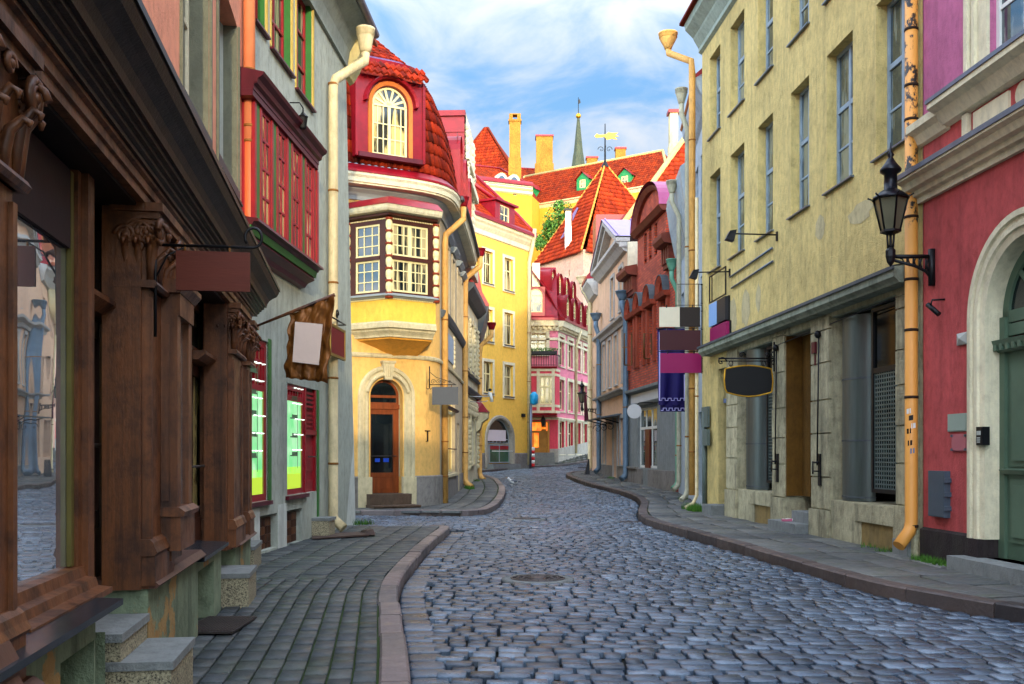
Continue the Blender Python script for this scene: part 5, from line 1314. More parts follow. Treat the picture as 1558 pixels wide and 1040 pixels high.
b = B(); wall(b, GD, 0, GD.L, 7.9, 14.3, [(1.0, 2.2, 9.2, 11.4, 'arch')], rev=0.15); b.bx(GD, 0, GD.L, 12.6, 12.75, 0.0, 0.12); b.bx(GD, 0, GD.L, 9.0, 9.12, 0.0, 0.15); b.bx(GD, -0.05, GD.L+0.05, 11.7, 11.95, -0.2, 0.22); b.bx(GD, -0.06, GD.L+0.06, 8.5, 9.0, -0.2, 0.2)
for k in range(18):
    for q in (0.25, 0.65, 2.6, 3.0): b.ellipsoid(GD.P(q, 0.0, 9.3+k*0.27), (0.12, 0.05, 0.14), 6, 4)
gd = b.make('gable_front', m_sg, h2)
arch_window(gd, GD, 1.0, 2.2, 9.2, 11.4, m_cwin, m_glass_y, d=-0.1, hz=(0.5,))
b = B(); b.hexa([GD.P(0.02,-0.06,8.0), GD.P(GD.L,-0.06,8.0), GD.P(GD.L,-2.4,8.0), GD.P(0.02,-2.4,8.0), GD.P(0.02,-0.06,14.25), GD.P(GD.L,-0.06,14.25), GD.P(GD.L,-2.4,14.35), GD.P(0.02,-2.4,14.35)])
for z in (11.0, 12.0, 13.6): b.bx(GD, -0.02, GD.L, z, z+0.05, -2.4, -0.05)
b.bx(GD, -0.08, GD.L, 14.2, 14.4, -2.4, -0.02); b.make('gable_cheek', m_crim, h2)
S3 = Fr((-1.52,43.62), (-1.75,50.5)); h3 = thing('red_roofed_house', 'low house with small red roof and dark soffit between stucco house and yellow block', 'house', (-2, 47, gz(47)))
b = B(); wall(b, S3, 0, S3.L, 0.0, 8.6, [(1.2, 2.1, 5.2, 7.0), (3.2, 4.1, 5.2, 7.0), (1.0, 2.0, 0.5, 2.9)], rev=0.2); backing(b, S3, 0, S3.L, 0, 8.6, 3); b.make('wall', m_sg, h3)
for q in (1.2, 3.2): window(h3, S3, q, q+0.9, 5.2, 7.0, m_cwin, m_glass_y, surround=(0.12, 0.06, m_trim))
b = B(); b.bx(S3, 1.0, 2.0, 0.5, 2.9, -0.18, -0.12); b.make('door', m_brown, h3)
b = B(); b.sweep(S3, [-0.1, S3.L], [(0.0,6.75),(0.15,6.9),(0.45,7.9),(0.48,8.05),(0.0,8.3)]); b.make('soffit', m_dgrey, h3)
b = B(); b.sweep(S3, [-0.12, S3.L], [(0.5,8.06),(0.5,8.16),(0.2,8.7),(0.05,9.6),(-3.0,9.6),(-3.0,8.4)]); b.make('roof', m_crim, h3)
A_ = S3.P(0.15, 0.1, 0); e_ = S3.P(0.15, 0.62, 0); zb_ = gz(43.7)+0.2
downpipe(h3, [(e_.x, e_.y, 7.1), (e_.x, e_.y, 6.8), (A_.x+0.05, A_.y, 6.35), (A_.x, A_.y, 6.0), (A_.x, A_.y, zb_+0.2), (A_.x+0.06, A_.y-0.1, zb_), (A_.x+0.2, A_.y-0.3, zb_-0.1)], 0.1, (m_pipe_y, m_rust), [(A_.x, A_.y, z) for z in (4.9, 3.4, 1.9)], hopper=((e_.x, e_.y, 7.05), 0.2, 0.32, m_crim))
b = B(); q = 5.9; b.hexa([S2.P(q,0.55,3.35),S2.P(q+0.9,0.55,3.35),S2.P(q+0.9,0,3.35),S2.P(q,0,3.35),S2.P(q+0.2,0.25,3.75),S2.P(q+0.7,0.25,3.75),S2.P(q+0.7,0,4.0),S2.P(q+0.2,0,4.0)])
po = b.make('porch_roof', m_crim, h2)
b = B(); b.sweep(S2, [q+0.05, q+0.85], [(0.0, 2.5), (0.15, 2.6), (0.25, 2.9), (0.5, 3.1), (0.52, 3.34), (0.0, 3.34)]); b.make('bracket', m_trim, po)
t = thing('security_camera', 'white security camera on a double arm sticking out from the stucco house', 'camera', S2.P(2.0, 0.3, 3.9))
b = B(); y2 = S2.P(1.6, 0, 0).y
def a2(px, py, y=y2): return Vector(((px-CX)/F*y, y, EYE+(HY-py)*y/F))
b.tube([a2(708,603), a2(744,603)], 0.018, 6); b.tube([a2(711,611), a2(738,611), a2(742,609)], 0.014, 6); b.tube([a2(744,603), a2(744,596)], 0.04, 6); b.make('arm', paint('light_grey_metal', '#b9bcbc', 0.4, 0.3), t)
b = B(); b.tube([a2(746,597), a2(748.5,611)], 0.06, 8); b.mi = 0; b.make('body', m_white, t)
b = B(); b.lathe(a2(745.5,593), [(0.03,-0.05),(0.07,-0.03),(0.07,0.02),(0.03,0.06)], 10); b.make('dome', m_black, t)
# ================================================================== end of the street
m_yb = plaster('lemon_plaster', '#e8b84e', dirt='#c09a40', amt=0.08, var=0.08, streak=0.08)
m_yb2 = plaster('hill_yellow_plaster', '#c8962e', dirt='#b09040', amt=0.1, var=0.1, streak=0.1)
m_tile = tilemat('orange_tiles', ['#7a1e06', '#8e280a', '#9e340e', '#6e1c06', '#862608'], mamt=0.25, moss='#6a3018')
m_tile2 = tilemat('old_red_tiles', ['#6c1e08', '#80280a', '#8c300e', '#601a08'], mamt=0.35, moss='#4a3020')
m_pk = plaster('pink_plaster', '#dc7f92', dirt='#8a5a60', amt=0.1, var=0.1, streak=0.12)
m_pk2 = plaster('deep_pink_plaster', '#d34a58', dirt='#7a3038', amt=0.12, var=0.12, streak=0.12)
m_ridge = plaster('mortar_ridge', '#b8a468', amt=0.5, var=0.2, streak=0)
m_chim = plaster('old_chimney', '#9a6e2a', dirt='#5a4020', amt=0.8, var=0.35, streak=0.3)
m_hgreen = paint('dormer_green', '#1f7a42', 0.5, 0, 0.15)
YB = Fr((-2.45,55.2), (1.02,61.0)); hb = thing('yellow_house', 'tall lemon yellow house with small windows and an arched grey shopfront facing down the street', 'house', (0, 60, gz(60)))
wins = []
for c, tops in ((0, (382, 470, 550)), (1, (393, 476, 555))):
    a_, b_ = ((735.5, 749.5), (767, 780.5))[c]
    s0, s1 = YB.s(a_), YB.s(b_)
    for t, hgt in zip(tops, (48, 48, 47)): wins.append((s0, s1, YB.z((a_+b_)/2, t+hgt), YB.z((a_+b_)/2, t)))
sa, sb = YB.s(741), YB.s(779); za, zt = gz(58)+0.35, YB.z(760, 637)
ze = YB.z(760, 343)
b = B(); wall(b, YB, 0, YB.L, 0.2, ze, wins + [(sa, sb, za, zt, 'arch', zt-YB.z(760, 668))], rev=0.3); backing(b, YB, 0, YB.L, 0.2, ze, 9); b.make('wall', m_yb, hb)
for w in wins: window(hb, YB, *w, m_cwin, m_glass_c, d=-0.16, fw=0.07, vx=(0.5,), hz=(0.62,), mw=0.07, surround=(0.17, 0.04, m_cream), sill=(0.1, 0.06, m_dgrey))
b = B(); b.sweep(YB, [0, sa-0.25], [(0, 0.2), (0.04, 0.2), (0.04, gz(58)+0.95), (0, gz(58)+1.0)]); b.sweep(YB, [sb+0.25, YB.L+0.1], [(0, 0.2), (0.04, 0.2), (0.04, gz(58)+0.95), (0, gz(58)+1.0)]); b.make('plinth', m_gpl, hb)
b = B(); b.sweep(YB, [-0.1, YB.L+0.1], [(0, ze-0.95), (0.08, ze-0.9), (0.1, ze-0.65), (0.25, ze-0.45), (0.3, ze-0.35), (0.4, ze-0.25), (0.45, ze-0.1), (0, ze+0.02)]); b.make('cornice', m_cream, hb)
b = B(); b.sweep(YB, [-0.1, YB.L+0.15], [(0.47, ze-0.1), (0.54, ze-0.1), (0.54, ze+0.06), (0.4, ze+0.2), (0, ze+0.1)]); b.make('gutter', m_crim, hb)
V_ = (YB.P(0,-1,1)-YB.P(0,0,0)).normalized(); U_ = Vector((YB.u.x,YB.u.y,0))
b = B(); tiles(b, planar(YB.P(0,0.4,ze+0.1), U_, V_), -3, YB.L+0.1, 0, 6.5, 0.24, 0.36, bounds=lambda v: (-3, YB.L+0.1-max(0, v-2)*0.25), amp=0.05, nu=4)
b.make('roof', m_tile, hb, recalc=False)
b = B(); o_ = YB.P(YB.L+0.12, 0.45, ze+0.1); b.tube([o_, o_+V_*2+Vector((0,0,0.06)), o_+(V_*6.5-U_*1.1)+Vector((0,0,0.1))], 0.12, 6); o_ = YB.P(YB.L*0.62, 0.1, ze+0.9); b.tube([YB.P(YB.L*0.3, -2.4, ze+3.4), YB.P(YB.L*0.72, -0.3, ze+1.3)], 0.12, 6); b.make('roof_edge', m_crim, hb)
DB = Fr(YB.P(YB.s(744), 0.42, 0)[:2], YB.P(YB.s(774), 0.42, 0)[:2]); zd0, zd1 = EYE+(HY-341)*57.6/F, EYE+(HY-309)*57.6/F
b = B(); wall(b, DB, 0, DB.L, zd0, zd1, [(DB.L*0.25, DB.L*0.72, zd0+0.05, zd1-0.12)], rev=0.1)
for e in (0, DB.L): b.quad(DB.P(e,0,zd0), DB.P(e,-3,zd0), DB.P(e,-3,zd1+0.1), DB.P(e,0,zd1))
b.bx(DB, -0.15, DB.L+0.15, zd1, zd1+0.12, -3, 0.2); dd = b.make('dormer', m_crim, hb)
window(dd, DB, DB.L*0.25, DB.L*0.72, zd0+0.05, zd1-0.12, m_cwin, m_glass_c, d=-0.03, vx=(0.5,), hz=(0.5,))
b = B(); m_ = (sa+sb)/2; R = (sb-sa)/2; zsp = YB.z(760, 668)
arch_mould(b, YB, m_, zsp, [(R-0.02,-0.25),(R,0.05),(R+0.08,0.08),(R+0.22,0.08),(R+0.26,0.03),(R+0.26,-0.01)], z0=za-0.2, rise_k=(zt-zsp)/R); b.make('arch_surround', plaster('grey_stone_arch', '#a39c8c', var=0.15), hb)
aw = arch_window(hb, YB, sa+0.02, sb-0.02, zsp-0.25, zt-0.02, m_gsof, m_glass, d=-0.2, rise=zt-zsp-0.02, vx=(0.2,0.35,0.5,0.65,0.8), mw=0.06, name='fanlight')
b = B(); b.bx(YB, sa+0.25, sb-0.5, zsp-0.1, zsp+0.55, -0.16, -0.13); b.make('panel', paint('pale_lilac_panel', '#cfc3c6', 0.5, 0, 0.05), hb)
w = B(); frame_bars(w, YB, sa+0.5, sb-0.05, za+0.05, zsp-0.3, -0.15, 0.07, (0.5,), (), 0.07); sw_ = w.make('shop_window', m_gsof, hb)
p = B(); p.bx(YB, sa+0.54, sb-0.1, za+0.1, zsp-0.6, -0.2, -0.18); p.make('pane', glassmat('green_shop_glass', '#2f5a44', 0.05, 1.6), sw_)
p = B(); p.bx(YB, sa+0.54, sb-0.1, zsp-0.6, zsp-0.34, -0.2, -0.175); p.make('pelmet', m_red, sw_)
b = B(); b.bx(YB, sa+0.03, sa+0.48, za, zsp-0.3, -0.2, -0.14); b.make('door', paint('grey_shop_door', '#8b8a80', 0.5), hb)
b = B(); b.tube([YB.P(sa+0.5, 0.03, za+0.75), YB.P(sb+0.05, 0.03, za+0.75)], 0.025, 6); b.make('rail', m_white, hb)
b = B(); b.bx(YB, sa-0.1, sb+0.2, 0.3, za, -0.2, 0.5); b.make('step', m_stone, hb)
x0 = YB.P(YB.L-0.12, 0.12, 0)
downpipe(hb, [YB.P(YB.L-0.1, 0.5, ze+0.4), YB.P(YB.L-0.1, 0.45, ze-0.2), (x0.x, x0.y, ze-1.6), (x0.x, x0.y, gz(61)+0.2)], 0.12, (m_pipe, m_rust), [(x0.x, x0.y, z) for z in (9, 6, 3.5)])
b = B(); b.bx(YB, YB.s(793), YB.s(797), YB.z(795, 634), YB.z(795, 629), 0.0, 0.12); tag(b.make('alarm_box', m_black), 'tiny dark alarm box on the yellow house wall right of the arched shopfront', 'alarm box')

# ---- pink house
PF = Fr((0.2,66.0), (3.04,66.0)); PW = Fr((3.04,66.0), (6.6,76.2)); hp_ = thing('pink_house', 'pink corner house with crimson dormered mansard and balcony at the street end', 'house', (3, 68, gz(68)))
def pf(px): return PF.s(px)
zt, zm, z0 = PF.z(848, 494), PF.z(848, 641), 0.3
zsc = PF.z(848, 636)
wp = []
for a_, c_ in ((850.5,858), (864,871.5), (876.5,883), (887,893)):
    for t, e in ((511, 553), (577, 622), (641, 688)):
        k = (PW.z(a_, 0) - EYE)/ (PW.z(849,0)-EYE)
        s0, s1 = PW.s(a_), PW.s(c_)
        zt_ = PF.z(848, t-1); ze_ = PF.z(848, e); wp.append((s0, s1, ze_, zt_))
fw = [(pf(806), pf(831), PF.z(820, 537), PF.z(820, 507))]
door = (pf(804), pf(836), gz(66)+0.75, PF.z(820, 640))
b = B(); wall(b, PF, 0, PF.L, zsc, zt, fw, rev=0.25); wall(b, PW, 0, PW.L, zsc, zt, [w for w in wp if w[2] > zsc-0.3], rev=0.25); e_ = PW.P(PW.L, 0, 0); b.quad((e_.x,e_.y,0),(-1.5,e_.y+1.5,0),(-1.5,e_.y+1.5,zt),(e_.x,e_.y,zt)); b.quad((-1.5,e_.y+1.5,0),(0.2,66,0),(0.2,66,zt),(-1.5,e_.y+1.5,zt)); b.poly([(0.2,66,zt),(3.04,66,zt),(e_.x,e_.y,zt),(-1.5,e_.y+1.5,zt)])
b.mi = 1; wall(b, PF, 0, PF.L, z0, zsc, [door], rev=0.6); wall(b, PW, 0, PW.L, z0, zsc, [w for w in wp if w[3] < zsc], rev=0.25); b.make('wall', [m_pk, m_pk2], hp_)
for w in wp: window(hp_, PW, *w, m_cwin, m_glass_c if w[2] > zsc-0.3 else m_glass, d=-0.16, fw=0.08, mw=0.07, surround=(0.22, 0.05, m_cream))
window(hp_, PF, *fw[0], m_cwin, m_glass_c, d=-0.16, fw=0.09, mw=0.09, hz=(0.5,), surround=(0.22, 0.06, m_cream))
b = B()
for fr_ in (PF, PW):
    b.sweep(fr_, [0, fr_.L], [(0, zsc-0.1), (0.08, zsc-0.1), (0.12, zsc+0.02), (0, zsc+0.08)])
    b.sweep(fr_, [0, fr_.L], [(0, zt-1.05), (0.06, zt-1.02), (0.06, zt-0.9), (0, zt-0.85)])
b.make('string_course', m_cream, hp_)
b = B(); zg_ = gz(66)
b.hexa([PW.P(0,0.06,0), PW.P(PW.L,0.06,0), PW.P(PW.L,-0.02,0), PW.P(0,-0.02,0), PW.P(0,0.06,zg_+1.0), PW.P(PW.L,0.06,zg_+1.75), PW.P(PW.L,-0.02,zg_+1.75), PW.P(0,-0.02,zg_+1.0)]); b.bx(PF, pf(836)+0.02, PF.L+0.05, 0, zg_+1.0, -0.02, 0.06); b.make('plinth', plaster('pale_plinth', '#a9a598', amt=0.5, var=0.2), hp_)
b = B()
for fr_ in (PF, PW): b.sweep(fr_, [-0.02, fr_.L+0.02], [(0, zt-0.4), (0.08, zt-0.4), (0.1, zt-0.15), (0.4, zt-0.1), (0.45, zt+0.1), (0.5, zt+0.25), (0, zt+0.3)])
b.make('cornice', m_cream, hp_)
b = B()
for fr_ in (PF, PW):
    for i in range(int(fr_.L/0.35)): b.bx(fr_, i*0.35+0.1, i*0.35+0.25, zt-0.3, zt-0.1, 0.1, 0.33)
b.make('modillions', m_trim, hp_)
# mansard in crimson metal: lower slope, upper slope
def mans(fr_, z0, z1, d0, d1):
    b.quad(fr_.P(0, d0, z0), fr_.P(fr_.L, d0, z0), fr_.P(fr_.L, d1, z1), fr_.P(0, d1, z1))
    for i in range(int(fr_.L/0.6)+1):
        q = min(fr_.L, i*0.6); b.hexa([fr_.P(q,d0+0.03,z0),fr_.P(q+0.04,d0+0.03,z0),fr_.P(q+0.04,d0-0.05,z0),fr_.P(q,d0-0.05,z0),fr_.P(q,d1+0.03,z1),fr_.P(q+0.04,d1+0.03,z1),fr_.P(q+0.04,d1-0.05,z1),fr_.P(q,d1-0.05,z1)])
b = B(); zr1 = PF.z(825, 405)
for fr_ in (PF, PW): mans(fr_, zt+0.3, zt+2.3, 0.35, -0.7); b.sweep(fr_, [-0.02, fr_.L+0.02], [(0.0, zt+0.28), (0.55, zt+0.26), (0.55, zt+0.42), (0.2, zt+0.6), (0, zt+0.6)])
mans(PF, zt+2.3, zr1+0.35, -0.7, -2.2); mans(PW, zt+2.3, zr1+0.35, -0.7, -2.2); b.make('mansard', m_crim, hp_)
for a_ in (0.9, 2.6, 4.3, 6.0, 7.6): side_dormer(hp_, PW, a_, 1.15, zt+0.55, zt+2.2, 1.6, 0.3, m_crim)
for a_ in (0.6, 2.3, 4.0, 5.7): side_dormer(hp_, PW, a_, 1.0, zt+2.35, zt+3.95, 2.0, -0.65, m_crim)
side_dormer(hp_, PF, pf(801), pf(829)-pf(801), zt+0.55, zt+2.5, 1.5, 0.35, m_crim)
b = B(); b.bx(PF, pf(810), pf(822), zt+2.6, zt+4.3, -2.0, -0.75); b.make('gable_panel', plaster('white_gable', '#e0d8b8'), hp_)  # plain pale block in place of the arched gable window
# bay, balcony
c0, c1 = pf(801), pf(851); za, zb = PF.z(826, 650), PF.z(826, 562)
BB = [Fr(PF.P(c0+0.5,1.0,0)[:2], PF.P(c1-0.45,1.0,0)[:2]), Fr(PF.P(c0-0.2,0.3,0)[:2], PF.P(c0+0.5,1.0,0)[:2]), Fr(PF.P(c1-0.45,1.0,0)[:2], PF.P(c1,0.0,0)[:2])]
f0 = BB[0]; w0 = (f0.s(822), f0.s(844), f0.z(833, 616), f0.z(833, 573))
f0 = Fr(PF.P(c0-0.2,0.9,0)[:2], PF.P(c1-0.3,0.9,0)[:2]); f1 = Fr(PF.P(c1-0.3,0.9,0)[:2], PF.P(c1+0.02,0.0,0)[:2])
w0 = (f0.s(821), f0.s(844), f0.z(833, 615), f0.z(833, 572))
b = B(); wall(b, f0, 0, f0.L, f0.z(833, 628), zb, [w0], rev=0.12); wall(b, f1, 0, f1.L, f0.z(833, 628), zb, [], rev=0.1); b.poly([f0.P(0,0,f0.z(833,628)), f0.P(f0.L,0,f0.z(833,628)), f1.P(f1.L,0,f0.z(833,628)), f0.P(0,-0.9,f0.z(833,628))]); bayp = b.make('bay_window', m_pk2, hp_)
window(bayp, f0, *w0, m_cwin, m_glass_y, d=-0.04, fw=0.1, vx=(0.33, 0.66), hz=(0.62,), mw=0.12)
b = B()
zl = f0.z(833, 628)
for q in (0.0, f0.s(816.5), f0.L-0.25): b.bx(f0, q, q+0.2, zl, zb, 0.0, 0.04)
for z in (zl, f0.z(833, 619), zb-0.5, zb-0.18): b.sweep(f0, [0, f0.L], [(0, z), (0.05, z), (0.05, z+0.16), (0, z+0.16)]); b.sweep(f1, [0, f1.L], [(0, z), (0.05, z), (0.05, z+0.16), (0, z+0.16)])
b.make('bay_trim', m_cream, bayp)
b = B(); b.sweep(f0, [-0.05, f0.L+0.1], [(-0.9, zl-0.15), (0.1, zl-0.15), (0.15, zl-0.01), (-0.9, zl-0.01)]); b.sweep(f0, [-0.05, f0.L+0.1], [(-0.9, zb), (0.12, zb), (0.18, zb+0.12), (-0.9, zb+0.16)]); b.make('bay_moulding', m_redmet, bayp)
zr = PF.z(826, 541)
t = B(); fb = f0
for i in range(int(fb.L/0.16)): t.tube([fb.P(i*0.16+0.05, 0.05, zb+0.16), fb.P(i*0.16+0.05, 0.05, zr-0.05)], 0.018, 5)
t.bx(fb, 0, fb.L, zr-0.06, zr, 0.02, 0.08); t.bx(fb, 0, fb.L, zb+0.2, zb+0.24, 0.02, 0.08)
for i in range(5): t.tube([f1.P(i*f1.L/4, 0.05, zb+0.16), f1.P(i*f1.L/4, 0.05, zr-0.05)], 0.018, 5)
t.bx(f1, 0, f1.L, zr-0.06, zr, 0.02, 0.08); t.make('balcony_railing', m_black, hp_)
def leaves(b, c, r, n, size, seed=1, squash=(1,1,1)):
    rnd = random.Random(seed)
    for i in range(n):
        while True:
            p = Vector((rnd.uniform(-1,1), rnd.uniform(-1,1), rnd.uniform(-1,1)))
            if 0.25 < p.length < 1: break
        p = Vector((c[0]+p.x*r*squash[0], c[1]+p.y*r*squash[1], c[2]+p.z*r*squash[2]))
        a = Vector((rnd.gauss(0,1), rnd.gauss(0,1), rnd.gauss(0,1))).normalized(); q = a.cross(Vector((rnd.gauss(0,1), rnd.gauss(0,1), rnd.gauss(0,1)))).normalized()
        s_ = size*rnd.uniform(0.6, 1.4); b.quad(p-a*s_, p+q*s_*0.5, p+a*s_, p-q*s_*0.5)
m_leaf = islandmat('leaf', ['#1c4412', '#2f641c', '#4a8228', '#24541a', '#6a9a38', '#80a848'], 0.6, 3, 0.1, 0.3, rvar=False)
t = thing('planter', 'long black flower box with green plants on the pink house balcony', 'planter', f0.P(1, 0.1, zr))
b = B(); b.bx(f0, 0.0, f0.L+0.1, zr+0.0, zr+0.2, 0.08, 0.3); b.make('trough', m_black, t)
b = B()
for i in range(9): leaves(b, f0.P(0.2+i*f0.L/9, 0.19, zr+0.3), 0.22, 60, 0.05, i, (1,0.6,0.7))
b.make('plant', m_leaf, t, recalc=False)
# lit doorway with steps
d0 = door; b = B(); b.bx(PF, d0[0], d0[1], d0[2], d0[3]-0.02, -0.62, -0.58); b.make('lit_interior', emis('lit_shop', '#f08a20', 1.3, stripes='#c03a10', cs=(3, 3, 1)), hp_)
wt = d0[1]-d0[0]; b = B(); b.bx(PF, d0[0]+wt*0.56, d0[1]-0.02, d0[2], d0[3]-0.75, -0.5, -0.44); b.bx(PF, d0[0], d0[1], d0[3]-0.8, d0[3]-0.65, -0.55, -0.3); b.bx(PF, d0[0]+wt*0.2, d0[0]+wt*0.26, d0[2], d0[3]-0.8, -0.5, -0.4); b.bx(PF, d0[0]+wt*0.5, d0[0]+wt*0.58, d0[2], d0[3]-0.8, -0.5, -0.4)
b.bx(PF, d0[0]+wt*0.26, d0[0]+wt*0.5, d0[2], d0[2]+0.35, -0.5, -0.42); b.bx(PF, d0[1]-0.12, d0[1], d0[2], d0[3], -0.55, 0.0); b.bx(PF, d0[0], d0[1], d0[3]-0.1, d0[3], -0.4, -0.1)
for k in range(4): b.bx(PF, d0[0]+wt*0.62, d0[1]-0.2, d0[2]+0.2+k*0.5, d0[2]+0.58+k*0.5, -0.44, -0.42)
b.make('door', paint('ochre_door', '#b07a24', 0.5, 0, 0.2), hp_)
b = B()
for k in range(4): b.bx(PF, d0[0]-0.2, d0[1]+0.3, 0.3, gz(66)+0.75-k*0.17, -0.3+0.0, 0.3+k*0.32)
b.make('step', m_stone, hp_)
x_ = PW.P(PW.s(874), 0.12, 0); downpipe(hp_, [PW.P(PW.s(874), 0.5, zt+0.1), (x_.x, x_.y, zt-1), (x_.x, x_.y, gz(71)+0.3)], 0.1, (m_pipe, m_rust), [(x_.x, x_.y, 6)])
b = B(); l_ = PF.P(pf(826), 0.5, PF.z(826, 640)); b.lathe(l_, [(0.08,-0.35),(0.12,-0.3),(0.16,0.1),(0.05,0.25),(0.02,0.9)], 6); tag(b.make('lantern', m_black), 'hanging lantern over the lit doorway under the pink bay', 'lantern')
# blue box and striped post by the yellow house corner
t = thing('parking_post', 'grey post with bright blue box on top and red-white striped foot', 'post', (1.15, 60.6, gz(60.6)))
b = B(); b.tube([(1.15,60.6,gz(60.6)), (1.15,60.6,gz(60.6)+4.0)], 0.09, 8); b.make('post', m_zinc, t)
b = B(); b.lathe((1.35,60.6,gz(60.6)+3.9), [(0.1,0),(0.25,0.1),(0.26,0.6),(0.1,0.8)], 10); b.make('box', paint('turquoise_box', '#1b8fc0', 0.4), t)
b = B()
for k in range(6): b.mi = k % 2; b.lathe((1.3,60.4,gz(60.6)+0.1+k*0.2), [(0.1,0),(0.1,0.2)], 10)
b.make('striped_sleeve', [paint('warning_red', '#b81c1c', 0.5), m_white], t)

# ---- hill-top town
def hiproof(name, par, A, Bp, depth, ze, zr, mat, hipL=0.0, hipR=0.0, ov=0.4, pu=0.3, pv=0.42, nu=4, rw=0.16, rm=None):
    f = Fr(A, Bp); run = depth/2; sl = sqrt(run*run + (zr-ze)**2)
    V = (f.P(0, -run, zr) - f.P(0, 0, ze)).normalized(); U = Vector((f.u.x, f.u.y, 0))
    b = B(); tiles(b, planar(f.P(0, ov*0.6, ze-ov*0.5), U, V), 0, f.L, 0, sl+ov*0.7, pu, pv, bounds=lambda v: (hipL*v/sl, f.L - hipR*v/sl), amp=0.06, lift=0.04, nu=nu)
    P = f.P   # far slope and ends as plain sheets
    b.quad(P(hipL, -run, zr), P(f.L-hipR, -run, zr), P(f.L, -depth, ze), P(0, -depth, ze)); b.poly([P(f.L, 0, ze), P(f.L, -depth, ze), P(f.L-hipR, -run, zr)]); b.poly([P(0, -depth, ze), P(0, 0, ze), P(hipL, -run, zr)])
    r = b.make(name, mat, par, recalc=False)
    q = B()
    def line(p, w): q.tube([tuple(x) for x in p], w, 6)
    line([P(hipL, -run, zr+0.08), P(f.L-hipR, -run, zr+0.08)], rw)
    if hipR > 0.1: line([P(f.L-hipR, -run, zr+0.08), P(f.L, 0.1, ze+0.08)], rw)
    if hipL > 0.1: line([P(hipL, -run, zr+0.08), P(0, 0.1, ze+0.08)], rw)
    q.make('ridge', rm or m_ridge, r)
    return f, r
U2a, U2b = (-1.3, 113.0), (16.2, 101.0); zeu = 29.4
hu = thing('hill_house', 'long yellow house on the hill with old tiled roof and green dormers', 'house', (6, 108, gz(108)))
fU, rU = hiproof('roof', hu, U2a, U2b, 9.0, zeu, 34.2, m_tile2, hipL=0.3, hipR=3.0)
b = B(); wd = [(fU.s(799.5), fU.s(810), fU.z(804, 352), fU.z(804, 322)), (fU.s(804.5), fU.s(810), fU.z(807, 398), fU.z(807, 377))]
wall(b, fU, 0, fU.L, gz(105)-2, zeu+0.1, wd, rev=0.3); backing(b, fU, 0, fU.L, gz(105)-2, zeu, 9); b.make('wall', m_yb2, hu)
for w in wd: window(hu, fU, *w, m_cwin, m_glass, d=-0.2, fw=0.12, mw=0.1, hz=(0.36, 0.68), surround=(0.12, 0.05, m_cream))
b = B(); b.sweep(fU, [0, fU.L], [(0, zeu-0.5), (0.15, zeu-0.3), (0.35, zeu), (0, zeu+0.05)]); b.make('cornice', m_cream, hu)
def gdormer(par, fr_, c, w, z0, h, d0, rise):
    D = Fr(fr_.P(c-w/2, d0, 0)[:2], fr_.P(c+w/2, d0, 0)[:2]); b = B()
    wall(b, D, 0, D.L, z0, z0+h, [(w*0.25, w*0.75, z0+0.25, z0+h-0.1)], rev=0.1); b.poly([D.P(0,0,z0+h), D.P(w,0,z0+h), D.P(w/2,0,z0+h+rise)])
    for e in (0, w): b.quad(D.P(e,0,z0), D.P(e,-3.5,z0), D.P(e,-3.5,z0+h), D.P(e,0,z0+h))
    o = b.make('dormer', m_hgreen, par); q = B()
    for e in (-0.2, w+0.2): q.quad(D.P(e,0.25,z0+h-0.12), D.P(w/2,0.25,z0+h+rise+0.1), D.P(w/2,-4,z0+h+rise+0.1), D.P(e,-4,z0+h-0.12))
    q.make('dormer_roof', m_redmet, o); window(o, D, w*0.25, w*0.75, z0+0.25, z0+h-0.1, m_cwin, m_glass_y, d=-0.04, fw=0.08, hz=(0.5,))
for px_, w, py in ((808, 1.35, 305), (887, 1.5, 289), (951, 1.6, 284)):
    c = fU.s(px_, -0.9); z_ = fU.z(px_, py, -0.9); gdormer(hu, fU, c, w, z_, 1.25, -0.8, 0.65)
def chimney(par, px0, px1, pyt, pyb, y, mat, cap=None, dep=None, name='chimney'):
    x0, x1 = (px0-CX)/F*y, (px1-CX)/F*y; z1, z0 = EYE+(HY-pyt)*y/F, EYE+(HY-pyb)*y/F; w = x1-x0; dep = dep or w*0.8
    b = B(); b.box(x0, x1, y, y+dep, z0-4.5, z1); b.box(x0-0.08*w, x1+0.06*w, y-0.06, y+dep+0.06, z0-4.4, z0+(z1-z0)*0.25); o = b.make(name, mat, par)
    b = B(); b.box(x0-0.1, x1+0.1, y-0.1, y+dep+0.1, z1, z1+0.18)
    if not cap:
        b.box(x0-0.02, x0+w*0.3, y, y+dep, z1+0.18, z1+0.7); b.box(x1-w*0.3, x1+0.02, y, y+dep, z1+0.18, z1+0.7); b.box(x0, x1, y, y+dep, z1+0.7, z1+0.8)
    b.make('chimney_cap', cap or mat, o); return o
chimney(hu, 937, 952, 226, 262, 110, m_chim, m_redmet); chimney(hu, 893, 909, 240, 262, 112, m_chim, m_redmet)
hv = thing('hill_mansion', 'big hill house with steep orange tiled roof and two tall weathered chimneys', 'house', (0, 96, gz(96)))
V0, V1 = (-6.0, 92.0), (4.2, 101.0); zev = 28.6
fV, rV = hiproof('roof', hv, (-8.7, 107.0), (1.3, 104.0), 9.0, 29.5, 37.8, m_tile, hipL=4.5, hipR=5.5, rw=0.12, rm=m_tile2)
b = B(); b.bx(fV, 0, fV.L, 8, 29.5, -9, 0); b.make('wall', m_yb2, hv)
f2, r2 = hiproof('roof', hv, (-4.2, 97.0), (2.0, 99.6), 7.0, 28.5, 31.0, m_tile2, hipL=0.2, hipR=2.0, rw=0.1, rm=m_crim)
